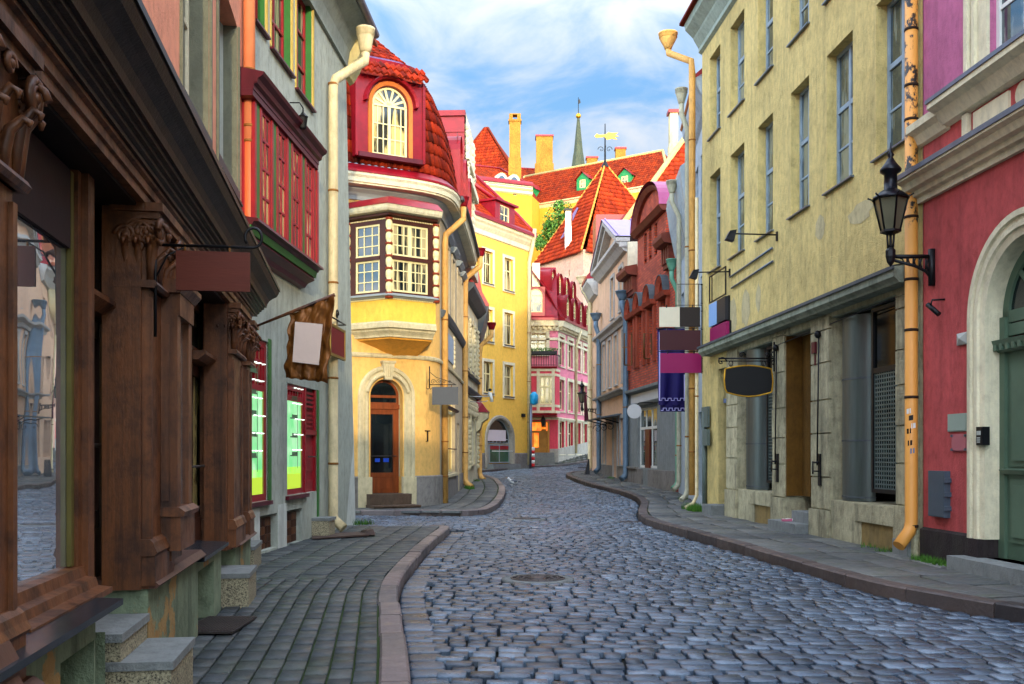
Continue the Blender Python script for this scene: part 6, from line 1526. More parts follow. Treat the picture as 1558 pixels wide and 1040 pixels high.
b = B(); wall(b, f2, 0, f2.L, 10, 28.5, [(f2.s(781), f2.s(787), f2.z(784, 297), f2.z(784, 288))], rev=0.2); backing(b, f2, 0, f2.L, 10, 28.4, 7)
b.make('wall', m_yb2, hv); window(hv, f2, f2.s(781), f2.s(787), f2.z(784, 297), f2.z(784, 288), m_cwin, m_glass)
b = B()
for z_ in (-0.9, -0.4): b.sweep(f2, [0, f2.L], [(0, 28.5+z_), (0.2, 28.6+z_), (0.3, 28.85+z_), (0, 28.9+z_)])
b.make('cornice', m_cream, hv)
b = B(); b.sweep(f2, [-0.1, f2.L], [(0.3, 28.5), (0.45, 28.5), (0.45, 28.7), (0.2, 28.95), (0.1, 28.8)]); b.make('gutter', m_crim, hv)
for px_ in (763, 782):   # eyebrow dormers
    c = f2.s(px_, -0.6); D = Fr(f2.P(c-0.6, -0.5, 0)[:2], f2.P(c+0.6, -0.5, 0)[:2]); b = B(); A = arc(0.6, 29.0, 0.6, 10, 0.75)
    b.poly([D.P(q, 0, z) for q, z in A])
    for (a, e), (c2, g) in zip(A, A[1:]): b.quad(D.P(a, 0.1, e), D.P(c2, 0.1, g), D.P(c2, -2.5, g), D.P(a, -2.5, e))
    o = b.make('eyebrow_dormer', m_cream, hv); q = B(); q.poly([D.P(0.6+(x-0.6)*0.6, 0.02, 29.0+(z-29.0)*0.6) for x, z in A]); q.make('pane', m_glass, o)
chimney(hv, 775, 792, 184, 258, 101, m_chim); chimney(hv, 816, 841, 207, 262, 116.0, m_chim, m_redmet)
U_ = Vector((fV.u.x, fV.u.y, 0)); Vd = (fV.P(0,-4.5,37.8)-fV.P(0,0,29.5)).normalized(); q0 = fV.P(4.2, 0.15, 29.7) + Vd*1.6; b = B()
b.hexa([q0, q0+U_*0.9, q0+U_*0.9+Vd*1.9, q0+Vd*1.9] + [p+Vector((0,-0.2,0.15)) for p in (q0, q0+U_*0.9, q0+U_*0.9+Vd*1.9, q0+Vd*1.9)]); b.make('skylight', m_crim, hv)
f3, r3 = hiproof('roof', hv, (-1.5, 118.0), (11.5, 121.0), 8.0, 34.0, 37.0, m_tile2, hipL=0.3, hipR=2.5, rw=0.12, rm=m_crim)
b = B(); b.bx(f3, 0.1, f3.L-0.1, 10, 33.95, -7.9, -0.1); b.make('wall', m_yb2, hv)
# church spire
ys = 200.0; xs_ = (880-CX)/F*ys; sp = thing('church_spire', 'slender verdigris church spire with gold ball and vane', 'spire', (xs_, ys, gz(ys)))
def zy(py, y): return EYE+(HY-py)*y/F
b = B(); zb_ = zy(256, ys); zt_ = zy(180, ys); b.lathe((xs_, ys, 0), [(1.5, zb_), (1.15, zb_+2.5), (1.0, zb_+3.2), (0.28, zt_)], 8, ang0=0.3); b.make('spire', paint('verdigris_spire', '#3c4230', 0.6, 0.2, 0.4, (1,1,0.3)), sp)
b = B(); b.lathe((xs_, ys, 0), [(2.2, gz(ys)), (2.2, zb_-1), (1.6, zb_)], 8, ang0=0.3); b.make('tower', m_trim, sp)
gold = paint('gilt', '#c8922a', 0.3, 0.8, 0.1)
b = B(); b.ellipsoid((xs_, ys, zy(176, ys)), (0.55,0.55,0.55), 12, 8); b.make('ball', gold, sp)
b = B(); b.tube([(xs_, ys, zy(178, ys)), (xs_, ys, zy(148, ys))], 0.07, 6); b.hexa([(xs_+0.05,ys-0.03,zy(158,ys)),(xs_+0.45,ys-0.03,zy(156,ys)),(xs_+0.45,ys+0.03,zy(156,ys)),(xs_+0.05,ys+0.03,zy(158,ys)),(xs_+0.05,ys-0.03,zy(152,ys)),(xs_+0.3,ys-0.03,zy(150,ys)),(xs_+0.3,ys+0.03,zy(150,ys)),(xs_+0.05,ys+0.03,zy(152,ys))]); b.make('vane', m_black, sp)
# ---- gate tower with pyramid roof
m_tw = plaster('limewashed_stone', '#d0a48a', dirt='#8a6a60', amt=0.5, var=0.22, bump=0.9, streak=0.15)
TL = Fr((1.96,86.6), (5.79,80.0)); TR = Fr((5.79,80.0), (15.2,85.6)); AP = Vector((8.1, 85.8, EYE+(HY-250)*85.8/F)); zet = EYE + (HY-379)*80/F
tw = thing('gate_tower', 'old stone tower with steep orange pyramid roof and gilded weather vane', 'tower', (8, 86, gz(86)))
b = B(); wall(b, TL, 0, TL.L, 0, zet, [(TL.s(865), TL.s(867), TL.z(866, 420), TL.z(866, 411))], rev=0.4); wall(b, TR, 0, TR.L, 0, zet, [], rev=0.4); backing(b, TL, 0, TL.L, 0, zet, TR.L); b.make('wall', m_tw, tw)
b = B(); b.bx(TL, TL.s(852), TL.s(864), TL.z(858, 433), TL.z(858, 430.5), 0, 0.25); b.bx(TL, TL.s(844), TL.s(846), TL.z(845, 414), TL.z(845, 411), 0, 0.4); b.make('ledge', m_stone, tw)
def tri(fr_, mat_, b):
    U = Vector((fr_.u.x, fr_.u.y, 0)); O = fr_.P(0, 0, zet-0.25) + Vector((fr_.n.x, fr_.n.y, 0))*0.3
    w = AP - O; ua = w.dot(U); Vv = w - U*ua; sl = Vv.length
    tiles(b, planar(O, U, Vv), 0, fr_.L, 0, sl, 0.34, 0.44, bounds=lambda v: (ua*v/sl, fr_.L+(ua-fr_.L)*v/sl), amp=0.07, lift=0.05, nu=5)
    return U, O
b = B(); tri(TL, None, b); tri(TR, None, b)
c3 = TR.P(TR.L, 0, zet-0.2); c4 = TL.P(0, 0, zet-0.2); c5 = c3 + (c4 - TL.P(TL.L, 0, zet-0.2)); b.poly([c3, c5, AP]); b.poly([c5, c4, AP]); tr_ = b.make('roof', m_tile, tw, recalc=False)
b = B(); cc = TL.P(TL.L, 0.2, zet-0.15)
def hip(a, c, n=26):
    for i in range(n):
        p, q = a.lerp(c, i/n), a.lerp(c, (i+0.92)/n); b.tube([p+Vector((0,-0.02,0.1)), q+Vector((0,-0.02,0.06))], [0.1, 0.075], 6)
hip(AP, cc); hip(AP, TR.P(TR.L, 0.2, zet-0.15)); hip(AP, TL.P(0, 0.2, zet-0.15)); b.make('hip_tiles', tilemat('hip_tile', ['#c07a30', '#b86a24', '#cc8e40'], mamt=0.2), tr_)
chimney(tr_, 860.5, 869, 320, 352, 82.5, plaster('white_chimney', '#ded6c0'), m_black, 0.6)
V_ = TL.P(TL.s(860), 0, zet); b = B(); pA = TL.P(TL.s(853), -1.4, EYE+(HY-362)*83/F)
def tl_at(px, py, lift=0.18):   # point on the left roof face under a pixel
    n = (AP-TL.P(0,0,zet)).cross(TL.P(TL.L,0,zet)-TL.P(0,0,zet)).normalized(); o = Vector((0,0,EYE)); d = Vector(((px-CX)/F, 1, (HY-py)/F)); t = (TL.P(0,0,zet)-o).dot(n)/d.dot(n); return o + d*(t-lift)
b.poly([tl_at(852,363,0.5), tl_at(856,362,0.5), tl_at(868,341,0.5), tl_at(864,343,0.5)]); b.poly([tl_at(871,336,0.5), tl_at(876,325,0.5), tl_at(880,316,0.5), tl_at(878,315,0.5), tl_at(871,325,0.5)]); b.make('flashing', m_viol, tr_)
b = B(); px0 = AP + Vector((0,0,0)); zt_ = zy(188, AP.y); b.tube([AP-Vector((0,0,0.3)), Vector((AP.x, AP.y, zt_))], [0.09, 0.04], 6); b.lathe(AP, [(0.35,-0.25),(0.1,0.3),(0.06,0.8)], 8)
zc = zy(227, AP.y)
for a_ in range(4):
    q = a_*pi/2; spiral(b, Vector((AP.x+0.35*cos(q), AP.y+0.35*sin(q), zc)), Vector((cos(q), sin(q), 0)), up3, 0.28, 0.03, 1.0, 12)
b.make('vane_mast', m_black, tw)
zv = zy(207, AP.y)
def sil(pts, th=0.05):
    q = [Vector((AP.x+x, AP.y-th, zv+z)) for x, z in pts]; r = [Vector((AP.x+x, AP.y+th, zv+z)) for x, z in pts]; b.poly(q); b.poly(r[::-1]); n = len(pts)
    for i in range(n): b.quad(q[i], q[(i+1)%n], r[(i+1)%n], r[i])
b = B(); sil([(-0.9,0.0),(-0.75,-0.12),(0.0,-0.05),(0.15,-0.3),(0.6,-0.2),(1.05,-0.28),(0.8,-0.08),(1.15,0.0),(0.85,0.12),(1.1,0.3),(0.6,0.28),(0.3,0.34),(0.05,0.15),(-0.5,0.12),(-0.75,0.2)]); b.make('gilt_vane', gold, tw)
# bright tree beside the tower
t = thing('tree', 'leafy green tree between the tower roof and the yellow hill house', 'tree', (4.0, 93, gz(93)))
b = B(); tx, ty = (852-CX)/F*93, 93.0; zc = zy(345, 93); b.tube([(tx, ty, gz(93)-1), (tx+0.1, ty, zc-4), (tx, ty, zc)], [0.35, 0.25, 0.1], 8)
for k in range(7): q = k*0.9; b.tube([(tx, ty, zc-3+k*0.4), (tx+1.3*cos(q), ty+1.3*sin(q), zc-0.6+k*0.4)], [0.1, 0.03], 5)
b.make('trunk', m_wood_dk, t)
b = B(); rr = random.Random(4)
for k, (px_, py_, r) in enumerate(((856,322,0.9),(848,330,1.0),(862,332,0.9),(840,340,0.9),(852,345,1.2),(836,352,0.8),(846,358,1.1),(830,362,0.8),(824,368,0.7),(858,355,1.1),(838,368,0.9),(862,345,1.0),(820,372,0.5),(850,316,0.5),(834,345,0.5))):
    p = Vector(((px_-CX)/F*93, 93+rr.uniform(-0.9,0.9), zy(py_, 93))); leaves(b, p, r*1.12, 260, 0.12, k+20)
b.make('crown', m_leaf, t, recalc=False)
# ================================================================== RIGHT SIDE
m_olive = plaster('olive_yellow_plaster', '#d2bc7a', dirt='#6e6a50', amt=0.6, var=0.22, bump=1.0, streak=0.3)
m_lime = plaster('weathered_limestone', '#b0a888', dirt='#2e3026', amt=1.0, var=0.4, bump=0.9, streak=0.5)
m_ledge = plaster('stained_concrete_ledge', '#8f9684', dirt='#3c4238', amt=0.5, var=0.25, streak=0.5)
m_ochw = plaster('ochre_doorway', '#664718', dirt='#4a3010', amt=0.4, var=0.25, streak=0.4)
m_rose = plaster('rose_red_plaster', '#b6504e', dirt='#4a2a2c', amt=0.45, var=0.22, streak=0.25)
m_lilac = plaster('lilac_pink_plaster', '#b8688a', dirt='#6a4050', amt=0.2, var=0.14, streak=0.2)
m_bluew = paint('blue_grey_window_paint', '#8a9ba6', 0.5, 0, 0.2, chips='#a9b0b0')
m_steel = paint('brushed_steel', '#5c6360', 0.42, 0.7, 0.2, (3,3,0.3))
m_dgreen = paint('sage_green_door', '#4f6450', 0.5, 0, 0.12)
m_winr = glassmat('reflecting_glass', '#38484c', 0.02, 2.2, wave=0.15, curtain='#8a938a', cs=(2.0, 2.0, 0.35))
def XR(y): return 6.52 - 0.07*y
R1 = Fr((XR(24.8), 24.8), (XR(13.4), 13.4))
def r1(y, d=0.0): return Ys(R1, y, d)
ho = thing('olive_house', 'long olive-yellow house with six windows a floor and stone-framed shop bays', 'house', (5.6, 19, 0))
pxs = [(1080,1096), (1111.5,1132.5), (1153,1176), (1203,1231), (1258,1297.5), (1333,1381)]
W1 = []
for a, c in pxs:
    s0, s1 = R1.s(a), R1.s(c); W1.append((s0, s1, 6.0, 8.3)); W1.append((s0, s1, 9.25, 11.2))
zl = 4.12
b = B(); wall(b, R1, 0, R1.L, zl, 12.0, W1, rev=0.26); backing(b, R1, 0, R1.L, 0, 12.0, 9.0)
wall(b, R1, 0, r1(22.6), -0.05, zl, [(r1(23.35), r1(22.62), 0.35, 3.55)], rev=0.3); b.make('wall', m_olive, ho)
b = B(); rs = random.Random(3)
for (px0, px1, py0, py1) in ((1108,1122,455,512), (1128,1142,440,500), (1150,1158,432,480), (1290,1330,318,352), (1240,1256,330,372)):
    s0, s1 = R1.s(px0), R1.s(px1); z1_, z0_ = R1.z(px0, py0), R1.z(px0, py1); n = 16; c0, c1 = (s0+s1)/2, (z0_+z1_)/2
    b.poly([R1.P(c0+(s1-s0)/2*cos(2*pi*i/n)*rs.uniform(0.7,1.1), 0.004, c1+(z1_-z0_)/2*sin(2*pi*i/n)*rs.uniform(0.75,1.1)) for i in range(n)])
b.make('render_patch', plaster('patched_render', '#b8ab82', dirt='#7a765c', amt=0.6, var=0.2, streak=0.3), ho)
for w in W1:
    o = window(ho, R1, *w, m_bluew, m_winr, d=-0.17, fw=0.06, vx=(0.5,), hz=(0.58,), mw=0.08, small=(0.035, (), (0.29,)))
    q = B(); q.sweep(R1, [w[0]-0.08, w[1]+0.05], [(-0.17, w[2]-0.0), (0.06, w[2]-0.03), (0.06, w[2]-0.055), (-0.17, w[2]-0.05)]); q.make('sill', m_zinc, o)
b = B(); b.sweep(R1, [-0.05, R1.L], [(0, 11.6), (0.08, 11.65), (0.08, 11.75), (0.2, 11.95), (0.22, 12.0), (0.42, 12.2), (0.45, 12.35), (0, 12.45)]); b.make('eave', plaster('pale_eave', '#9aa89a', var=0.12, streak=0.2), ho)
b = B(); b.sweep(R1, [-0.15, R1.L], [(0.47, 12.34), (0.55, 12.36), (0.55, 12.42), (-4.5, 16.6), (-9, 12.4), (-9, 12.2), (0, 12.4)]); b.make('roof', m_mans, ho)
# stone shop bays below the ledge
b = B(); b.sweep(R1, [r1(24.05), r1(20), r1(13.62)], [(-0.1, 3.92), (0.22, 3.92), (0.24, 3.95), (0.3, 4.0), (0.3, 4.14), (-0.1, 4.2)]); b.make('ledge', m_ledge, ho)
b = B(); b.sweep(R1, [r1(24.05)-0.02, r1(13.6)], [(0.302, 4.1), (0.33, 4.1), (0.33, 4.15), (-0.02, 4.215), (-0.02, 4.2), (0.302, 4.155)]); b.make('ledge_flashing', m_dgrey, ho)
holes = [(r1(21.75), r1(19.45), 0.78, 3.8), (r1(18.75), r1(17.4), 0.1, 3.8), (r1(16.55), r1(14.15), 0.78, 3.85)]
b = B(); wall(b, R1, r1(22.6), R1.L, 0.0, zl, holes, rev=0.75); b.bx(R1, r1(22.6), R1.L, 0.0, 4.0, -1.0, -0.77); b.make('shop_wall', m_lime, ho)
b = B()
rb = random.Random(5)
for (ya, yb) in ((22.6,21.75), (19.45,18.75), (17.4,16.55), (14.15,13.5)):
    z = 0.1; s0, s1 = r1(ya), r1(yb)
    while z < 3.86:
        h = min(rb.uniform(0.5, 0.75), 3.88-z); e = 0.012
        pr = 0.03 if z > 0.6 else 0.07
        b.bx(R1, s0+0.01, s1-0.01, z+e, z+h-e, -0.2, pr + rb.uniform(-0.006, 0.006)); z += h
for ya, yb in ((21.75,19.45), (16.55,14.15)):
    s0, s1 = r1(ya), r1(yb); m_ = s0+(s1-s0)*0.42
    b.bx(R1, s0+0.01, m_-0.01, 0.05, 0.77, -0.3, 0.01); b.bx(R1, m_, s1-0.01, 0.5, 0.77, -0.3, 0.045); b.bx(R1, m_, m_+0.2, 0.05, 0.49, -0.3, 0.02)
b.make('stone_block', m_lime, ho)
b = B()
for ya, yb in ((21.75,19.45), (16.55,14.15)):
    s0, s1 = r1(ya), r1(yb); m_ = s0+(s1-s0)*0.42; b.bx(R1, m_+0.2, s1-0.02, 0.05, 0.5, -0.3, 0.004)
b.make('cellar_panel', plaster('dun_plaster', '#8a7448', amt=0.6, var=0.3, streak=0.4), ho)
b = B()   # ceiling of the bays
for h in holes: b.bx(R1, h[0], h[1], h[3]-0.02, h[3]+0.05, -0.75, -0.02)
b.make('bay_ceiling', m_ledge, ho)
m_winr.node_tree.nodes['Principled BSDF'].inputs['Metallic'].default_value = 0.35
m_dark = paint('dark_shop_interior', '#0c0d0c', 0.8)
for (ya, yb, rr_) in ((21.7,20.7,0.36), (16.52,15.6,0.32)):
    s0, s1 = r1(ya), r1(yb); c = (s0+s1)/2
    b = B(); n = 14; pts = [(c - cos(pi*i/n)*(s1-s0)/2, -0.34 + sin(pi*i/n)*0.3) for i in range(n+1)]
    for (q, d), (q2, d2) in zip(pts, pts[1:]): b.add([R1.P(q,d,0.79), R1.P(q2,d2,0.79), R1.P(q2,d2,3.78), R1.P(q,d,3.78)], [(0,1,2,3)]); b.sm[-1] = True
    o = b.make('steel_column', m_steel, ho, weld=True)
    b = B()
    for z in (0.84, 1.75, 2.75):
        for (q, d), (q2, d2) in zip(pts, pts[1:]): b.hexa([R1.P(q,d+0.012,z),R1.P(q2,d2+0.012,z),R1.P(q2,d2-0.01,z),R1.P(q,d-0.01,z),R1.P(q,d+0.012,z+0.025),R1.P(q2,d2+0.012,z+0.025),R1.P(q2,d2-0.01,z+0.025),R1.P(q,d-0.01,z+0.025)])
    b.make('column_joint', m_dgrey, o)
def lattice(ya, yb, z0, z1, d, dark_top):
    s0, s1 = r1(ya), r1(yb); b = B(); frame_bars(b, R1, s0, s1, z0, z1, d, 0.06, (), (dark_top,), 0.08); o = b.make('shop_window', m_black, ho)
    zt = z0 + (z1-z0)*dark_top
    p = B(); p.bx(R1, s0+0.03, s1-0.03, z0+0.03, z1-0.03, d-0.05, d-0.035); p.make('pane', glassmat('dim_shop_glass', '#080a0a', 0.05, 1.2), o)
    p = B(); k = int((s1-s0)/0.075)
    for i in range(1, k): q = s0+(s1-s0)*i/k; p.bx(R1, q-0.012, q+0.012, z0+0.06, zt-0.04, d-0.03, d-0.02)
    k = int((zt-z0)/0.065)
    for i in range(1, k): q = z0+(zt-z0)*i/k; p.bx(R1, s0+0.06, s1-0.06, q-0.012, q+0.012, d-0.032, d-0.022)
    p.make('shutter_lattice', paint('grey_lattice', '#5a6a68', 0.4, 0.5), o)
lattice(20.35, 19.47, 0.95, 3.75, -0.16, 0.75); lattice(15.32, 14.16, 0.95, 3.8, -0.14, 0.66)
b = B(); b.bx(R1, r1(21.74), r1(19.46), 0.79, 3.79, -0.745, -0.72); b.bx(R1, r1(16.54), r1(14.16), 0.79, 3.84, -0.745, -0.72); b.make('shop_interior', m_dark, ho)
b = B(); b.bx(R1, r1(18.74), r1(17.41), 0.3, 3.78, -0.74, -0.66); b.bx(R1, r1(18.74), r1(18.7), 0.75, 3.78, -0.66, 0.0); b.bx(R1, r1(18.7), r1(18.3), 0.75, 3.78, -0.66, -0.3); b.make('doorway_panel', m_ochw, ho)
b = B(); b.bx(R1, r1(18.9), r1(17.45), 0.05, 0.3, -0.6, 0.3); b.bx(R1, r1(18.3), r1(17.42), 0.302, 0.5, -0.66, 0.05); b.bx(R1, r1(23.5), r1(22.7), 0.05, 0.36, -0.3, 0.35); b.bx(R1, r1(14.05), r1(13.6), 0.05, 0.35, -0.1, 0.12); b.make('step', m_stone, ho)
b = B(); s0, s1 = r1(23.34), r1(22.63); b.bx(R1, s0, s1, 0.36, 3.5, -0.28, -0.22); b.bx(R1, s0, s1, 2.75, 2.85, -0.22, -0.12)
for k in range(4): b.bx(R1, s0+0.12, s1-0.12, 0.5+k*0.55, 0.95+k*0.55, -0.22, -0.2)
b.make('door', paint('blue_grey_door', '#56688a', 0.5, 0, 0.15), ho)
# awning crank rods on the pillars
for yy in (19.1, 16.95):
    b = B(); q = r1(yy); b.tube([R1.P(q,0.06,3.55), R1.P(q,0.09,1.35)], 0.014, 6); b.bx(R1, q-0.05, q+0.05, 1.0, 1.55, 0.03, 0.06); b.tube([R1.P(q-0.12,0.12,1.4), R1.P(q+0.04,0.08,1.4)], 0.02, 6); b.tube([R1.P(q-0.12,0.12,1.25), R1.P(q+0.04,0.08,1.25)], 0.014, 6); b.tube([R1.P(q-0.12,0.12,1.42), R1.P(q-0.12,0.12,1.2)], 0.014, 6)
    b.ellipsoid(R1.P(q,0.08,3.6), (0.06,0.06,0.07), 8, 5); b.make('awning_crank', m_black, ho)
b = B(); b.tube([R1.P(r1(19.2), 0.02, 3.66), R1.P(r1(13.7), 0.02, 3.8)], 0.012, 5); b.make('cable', m_black, ho)
b = B()
for (a_, c_) in (((1113,421),(1177,377)), ((1115,438),(1178,397))):
    b.tube([R1.P(R1.s(a_[0]),0.03,R1.z(*a_)), R1.P(R1.s(c_[0]),0.03,R1.z(*c_))], 0.022, 6)
b.make('conduit', m_zinc, ho)
for (px_, py_, w, h, m_, d) in ((1243.5,529,0.16,0.2,m_maroon,0.06),):
    b = B(); q = R1.s(px_); z = R1.z(px_, py_); b.bx(R1, q-w/2, q+w/2, z-h/2, z+h/2, 0.03, d+0.02); b.bx(R1, q-0.03, q+0.03, z-h/2-0.2, z-h/2-0.02, 0.03, 0.045); tag(b.make('plaque', m_), 'small brown plaque with a white slip on the stone pillar by the ochre doorway', 'plaque')
# stained ochre downpipe at the near end
m_pst = None
t_ = NT('stained_ochre_pipe'); f_ = t_.noise(6, 6, 0.7, (1,1,0.7)); g_ = t_.n('ShaderNodeSeparateXYZ'); t_.l(t_.tc.outputs['Object'], g_.inputs[0])
zf = t_.n('ShaderNodeMapRange'); t_.l(g_.outputs[2], zf.inputs['Value']); zf.inputs['From Min'].default_value = 4.2; zf.inputs['From Max'].default_value = 5.0; zf.inputs['To Min'].default_value = -0.1; zf.inputs['To Max'].default_value = 0.1
a_ = t_.mix(t_.ramp(t_.math('ADD', f_, zf.outputs[0]), [(0.63, (0,0,0)), (0.68, (1,1,1))]), lin('#d89440'), lin('#1c1710')); t_.base(a_, 0.55); MATS['stained_ochre_pipe'] = t_.m; m_pst = t_.m
A_ = R1.P(r1(13.5), 0.11, 0)
pipe1 = downpipe(ho, [(A_.x, A_.y, 12.2), (A_.x, A_.y, 0.62), (A_.x-0.03, A_.y-0.02, 0.5), (A_.x-0.22, A_.y-0.12, 0.3)], 0.085, (m_pst, paint('black_rust', '#2a1a0e', 0.8)), [(A_.x, A_.y, EYE+(HY-py)*A_.y/F) for py in (45, 130, 182, 330, 425, 502, 604, 800)])
b = B()
for k, (py_, m_) in enumerate(((630,0),(640,1),(652,0),(678,1),(690,2),(660,1))):
    z = EYE+(HY-py_)*A_.y/F; q = -2.5+(k*0.37)%0.9; b.mi = m_; w = 0.05
    p = [Vector((A_.x+0.088*cos(t), A_.y+0.088*sin(t), 0)) for t in (q-0.2, q+0.45)]
    b.quad((p[0].x,p[0].y,z), (p[1].x,p[1].y,z+0.01), (p[1].x,p[1].y,z+0.08), (p[0].x,p[0].y,z+0.07))
b.make('sticker', [m_white, m_black, paint('blue_grey_sticker', '#5a7088', 0.5)], pipe1)
# far-end pipes
A_ = R1.P(0.05, 0.1, 0); e_ = Vector(((1013-CX)/F*25.6, 25.6, 0))
downpipe(ho, [(e_.x+0.06, e_.y, 12.15), (e_.x+0.08, e_.y, 11.95), (A_.x-0.14, 25.0, 11.5), (A_.x-0.12, 25.0, 11.2), (A_.x-0.12, 25.0, 0.5)], 0.085, (m_pipe_y, m_rust), [(A_.x-0.12, 25.0, z) for z in (9.5, 6.7, 4.9, 3.2, 1.6)], hopper=((e_.x+0.06, e_.y, 12.05), 0.24, 0.42, m_pipe_y))
x_ = A_.x-0.03
downpipe(ho, [(x_, 24.85, 8), (x_, 24.85, 0.5), (x_-0.1, 24.8, 0.3), (x_-0.3, 24.75, 0.2)], 0.045, (m_pipe, m_rust), [(x_, 24.85, 3)])
b = B(); b.tube([R1.P(0.45,0.06,0.2), R1.P(0.45,0.06,2.6)], 0.06, 8); b.bx(R1, 0.3, 0.85, 2.2, 2.7, 0.04, 0.1); b.bx(R1, 0.55, 0.95, 1.75, 2.15, 0.06, 0.14); b.make('meter_box', paint('grey_green_box', '#5a6660', 0.5), ho)

# ---- rose house with arched green door
R2 = Fr((XR(13.38), 13.38), (XR(4.0), 4.0))
hr = thing('rose_house', 'rose-red house with cream mouldings and an arched green door, nearest on the right', 'house', (6, 9, 0))
sA = R2.s(1563); ri = 0.86; zspr = 3.18
s0u = R2.s(1506)
b = B(); wall(b, R2, 0, R2.L, 0.55, 5.0, [(sA-ri, sA+ri, 0.3, zspr+ri, 'arch'), (sA+2.0, sA+3.4, 1.4, 3.8), (sA+4.2, sA+5.6, 1.4, 3.8)], rev=0.22); b.mi = 1
wall(b, R2, 0, R2.L, 6.0, 12.0, [(s0u, s0u+1.2, 6.1, 8.6), (s0u+2.4, s0u+3.6, 6.1, 8.6), (s0u+4.8, s0u+6, 6.1, 8.6)], rev=0.18); b.mi = 0
wall(b, R2, 0, R2.L, 5.0, 6.0, [], rev=0.1); backing(b, R2, 0, R2.L, 0, 12.0, 8); b.make('wall', [m_rose, m_lilac], hr)
b = B(); b.sweep(R2, [0, sA-ri-0.26], [(-0.02, -0.05), (0.05, -0.05), (0.05, 0.53), (0.0, 0.56), (-0.02, 0.56)]); b.bx(R2, sA-ri-0.28, sA-ri+0.012, -0.05, 0.52, -0.24, 0.1); b.sweep(R2, [sA+ri+0.26, R2.L], [(-0.02, -0.05), (0.05, -0.05), (0.05, 0.53), (-0.02, 0.56)]); b.make('plinth', plaster('dark_plinth', '#2e2626', var=0.3, amt=0.4), hr)
b = B(); arch_mould(b, R2, sA, zspr, [(ri-0.035, -0.21), (ri-0.03, 0.02), (ri+0.05, 0.04), (ri+0.06, 0.07), (ri+0.12, 0.075), (ri+0.13, 0.05), (ri+0.17, 0.055), (ri+0.18, 0.09), (ri+0.25, 0.09), (ri+0.26, -0.01)], z0=0.52, n=28); b.make('arch_surround', m_cream, hr)
d = -0.2; b = B(); b.bx(R2, sA-ri, sA-ri+0.14, 0.3, zspr, d-0.06, d+0.04); b.bx(R2, sA+ri-0.14, sA+ri, 0.3, zspr, d-0.06, d+0.04); b.bx(R2, sA-ri+0.14, sA+ri-0.14, 0.3, 2.75, d-0.06, d)
for sg in (-1, 1):
    for (z0, z1) in ((0.5, 1.25), (1.4, 2.6)): c = sA+sg*0.36; b.bx(R2, c-0.27, c+0.27, z0, z1, d, d+0.02); b.bx(R2, c-0.2, c+0.2, z0+0.07, z1-0.07, d+0.02, d+0.045)
b.bx(R2, sA-0.05, sA+0.05, 0.3, 2.75, d, d+0.06); b.sweep(R2, [sA-ri, sA+ri], [(d-0.05, 2.75), (d+0.06, 2.76), (d+0.12, 2.84), (d+0.14, 2.9), (d-0.05, 2.94)])
b.sweep(R2, [sA-ri+0.1, sA+ri-0.1], [(d, 1.3), (d+0.06, 1.31), (d+0.09, 1.36), (d, 1.38)])
for i in range(14): q = sA-ri+0.04+i*0.125; b.bx(R2, q, q+0.06, 2.78, 2.88, d+0.06, d+0.125)
dro = b.make('door', m_dgreen, hr)
arch_window(hr, R2, sA-ri+0.01, sA+ri-0.01, 2.95, zspr+ri-0.01, m_dgreen, m_glass, d=d, fw=0.14, vx=(0.5,), mw=0.08, spokes=(45, 90, 135), name='fanlight')
b = B(); b.bx(R2, sA-ri-0.3, sA+ri+0.3, 0.06, 0.3, -0.5, 0.32); b.make('step', m_stone, hr)
def band(b, z, s0, s1): b.sweep(R2, [s0, s1], [(0, z), (0.06, z), (0.07, z+0.07), (0.13, z+0.09), (0.14, z+0.15), (0.22, z+0.17), (0.26, z+0.25), (0.33, z+0.28), (0.33, z+0.36), (0, z+0.42)])
b = B(); band(b, 4.95, -0.12, R2.L); b.sweep(R2, [-0.05, R2.L], [(0, 5.37), (0.1, 5.37), (0.1, 5.45), (0, 5.46)]); b.sweep(R2, [-0.1, R2.s(1446)], [(0, 5.72), (0.06, 5.74), (0.12, 5.85), (0.2, 5.9), (0.2, 6.0), (0, 6.03)]); b.sweep(R2, [R2.s(1444), R2.L], [(0, 5.76), (0.1, 5.78), (0.2, 5.92), (0.3, 5.97), (0.3, 6.08), (0, 6.11)]); b.make('cornice', m_cream, hr)
b = B(); b.sweep(R2, [-0.14, R2.L], [(0.332, 5.26), (0.35, 5.26), (0.35, 5.325), (-0.0, 5.39), (-0.0, 5.375), (0.332, 5.312)]); b.sweep(R2, [R2.s(1444)-0.02, R2.L], [(0.302, 6.04), (0.318, 6.04), (0.318, 6.09), (0, 6.13), (0, 6.115), (0.302, 6.082)]); b.make('flashing', m_zinc, hr)
b = B(); q = R2.s(1470); b.bx(R2, q, q+0.12, 5.46, 5.76, 0.0, 0.06)
for k in range(3):
    a = q+0.22+k*1.25; b.bx(R2, a, a+0.75, 5.5, 5.72, 0.0, 0.035)
    n = 20
    c = a+0.98; pts = [R2.P(c+0.13*cos(2*pi*i/n), 0.012, 5.61+0.13*sin(2*pi*i/n)) for i in range(n)]; b.poly(pts)
    for i in range(n): p0, p1 = 2*pi*i/n, 2*pi*(i+1)/n; b.quad(pts[i], pts[(i+1)%n], R2.P(c+0.13*cos(p1), 0, 5.61+0.13*sin(p1)), R2.P(c+0.13*cos(p0), 0, 5.61+0.13*sin(p0)))
b.make('frieze_panel', m_cream, hr)
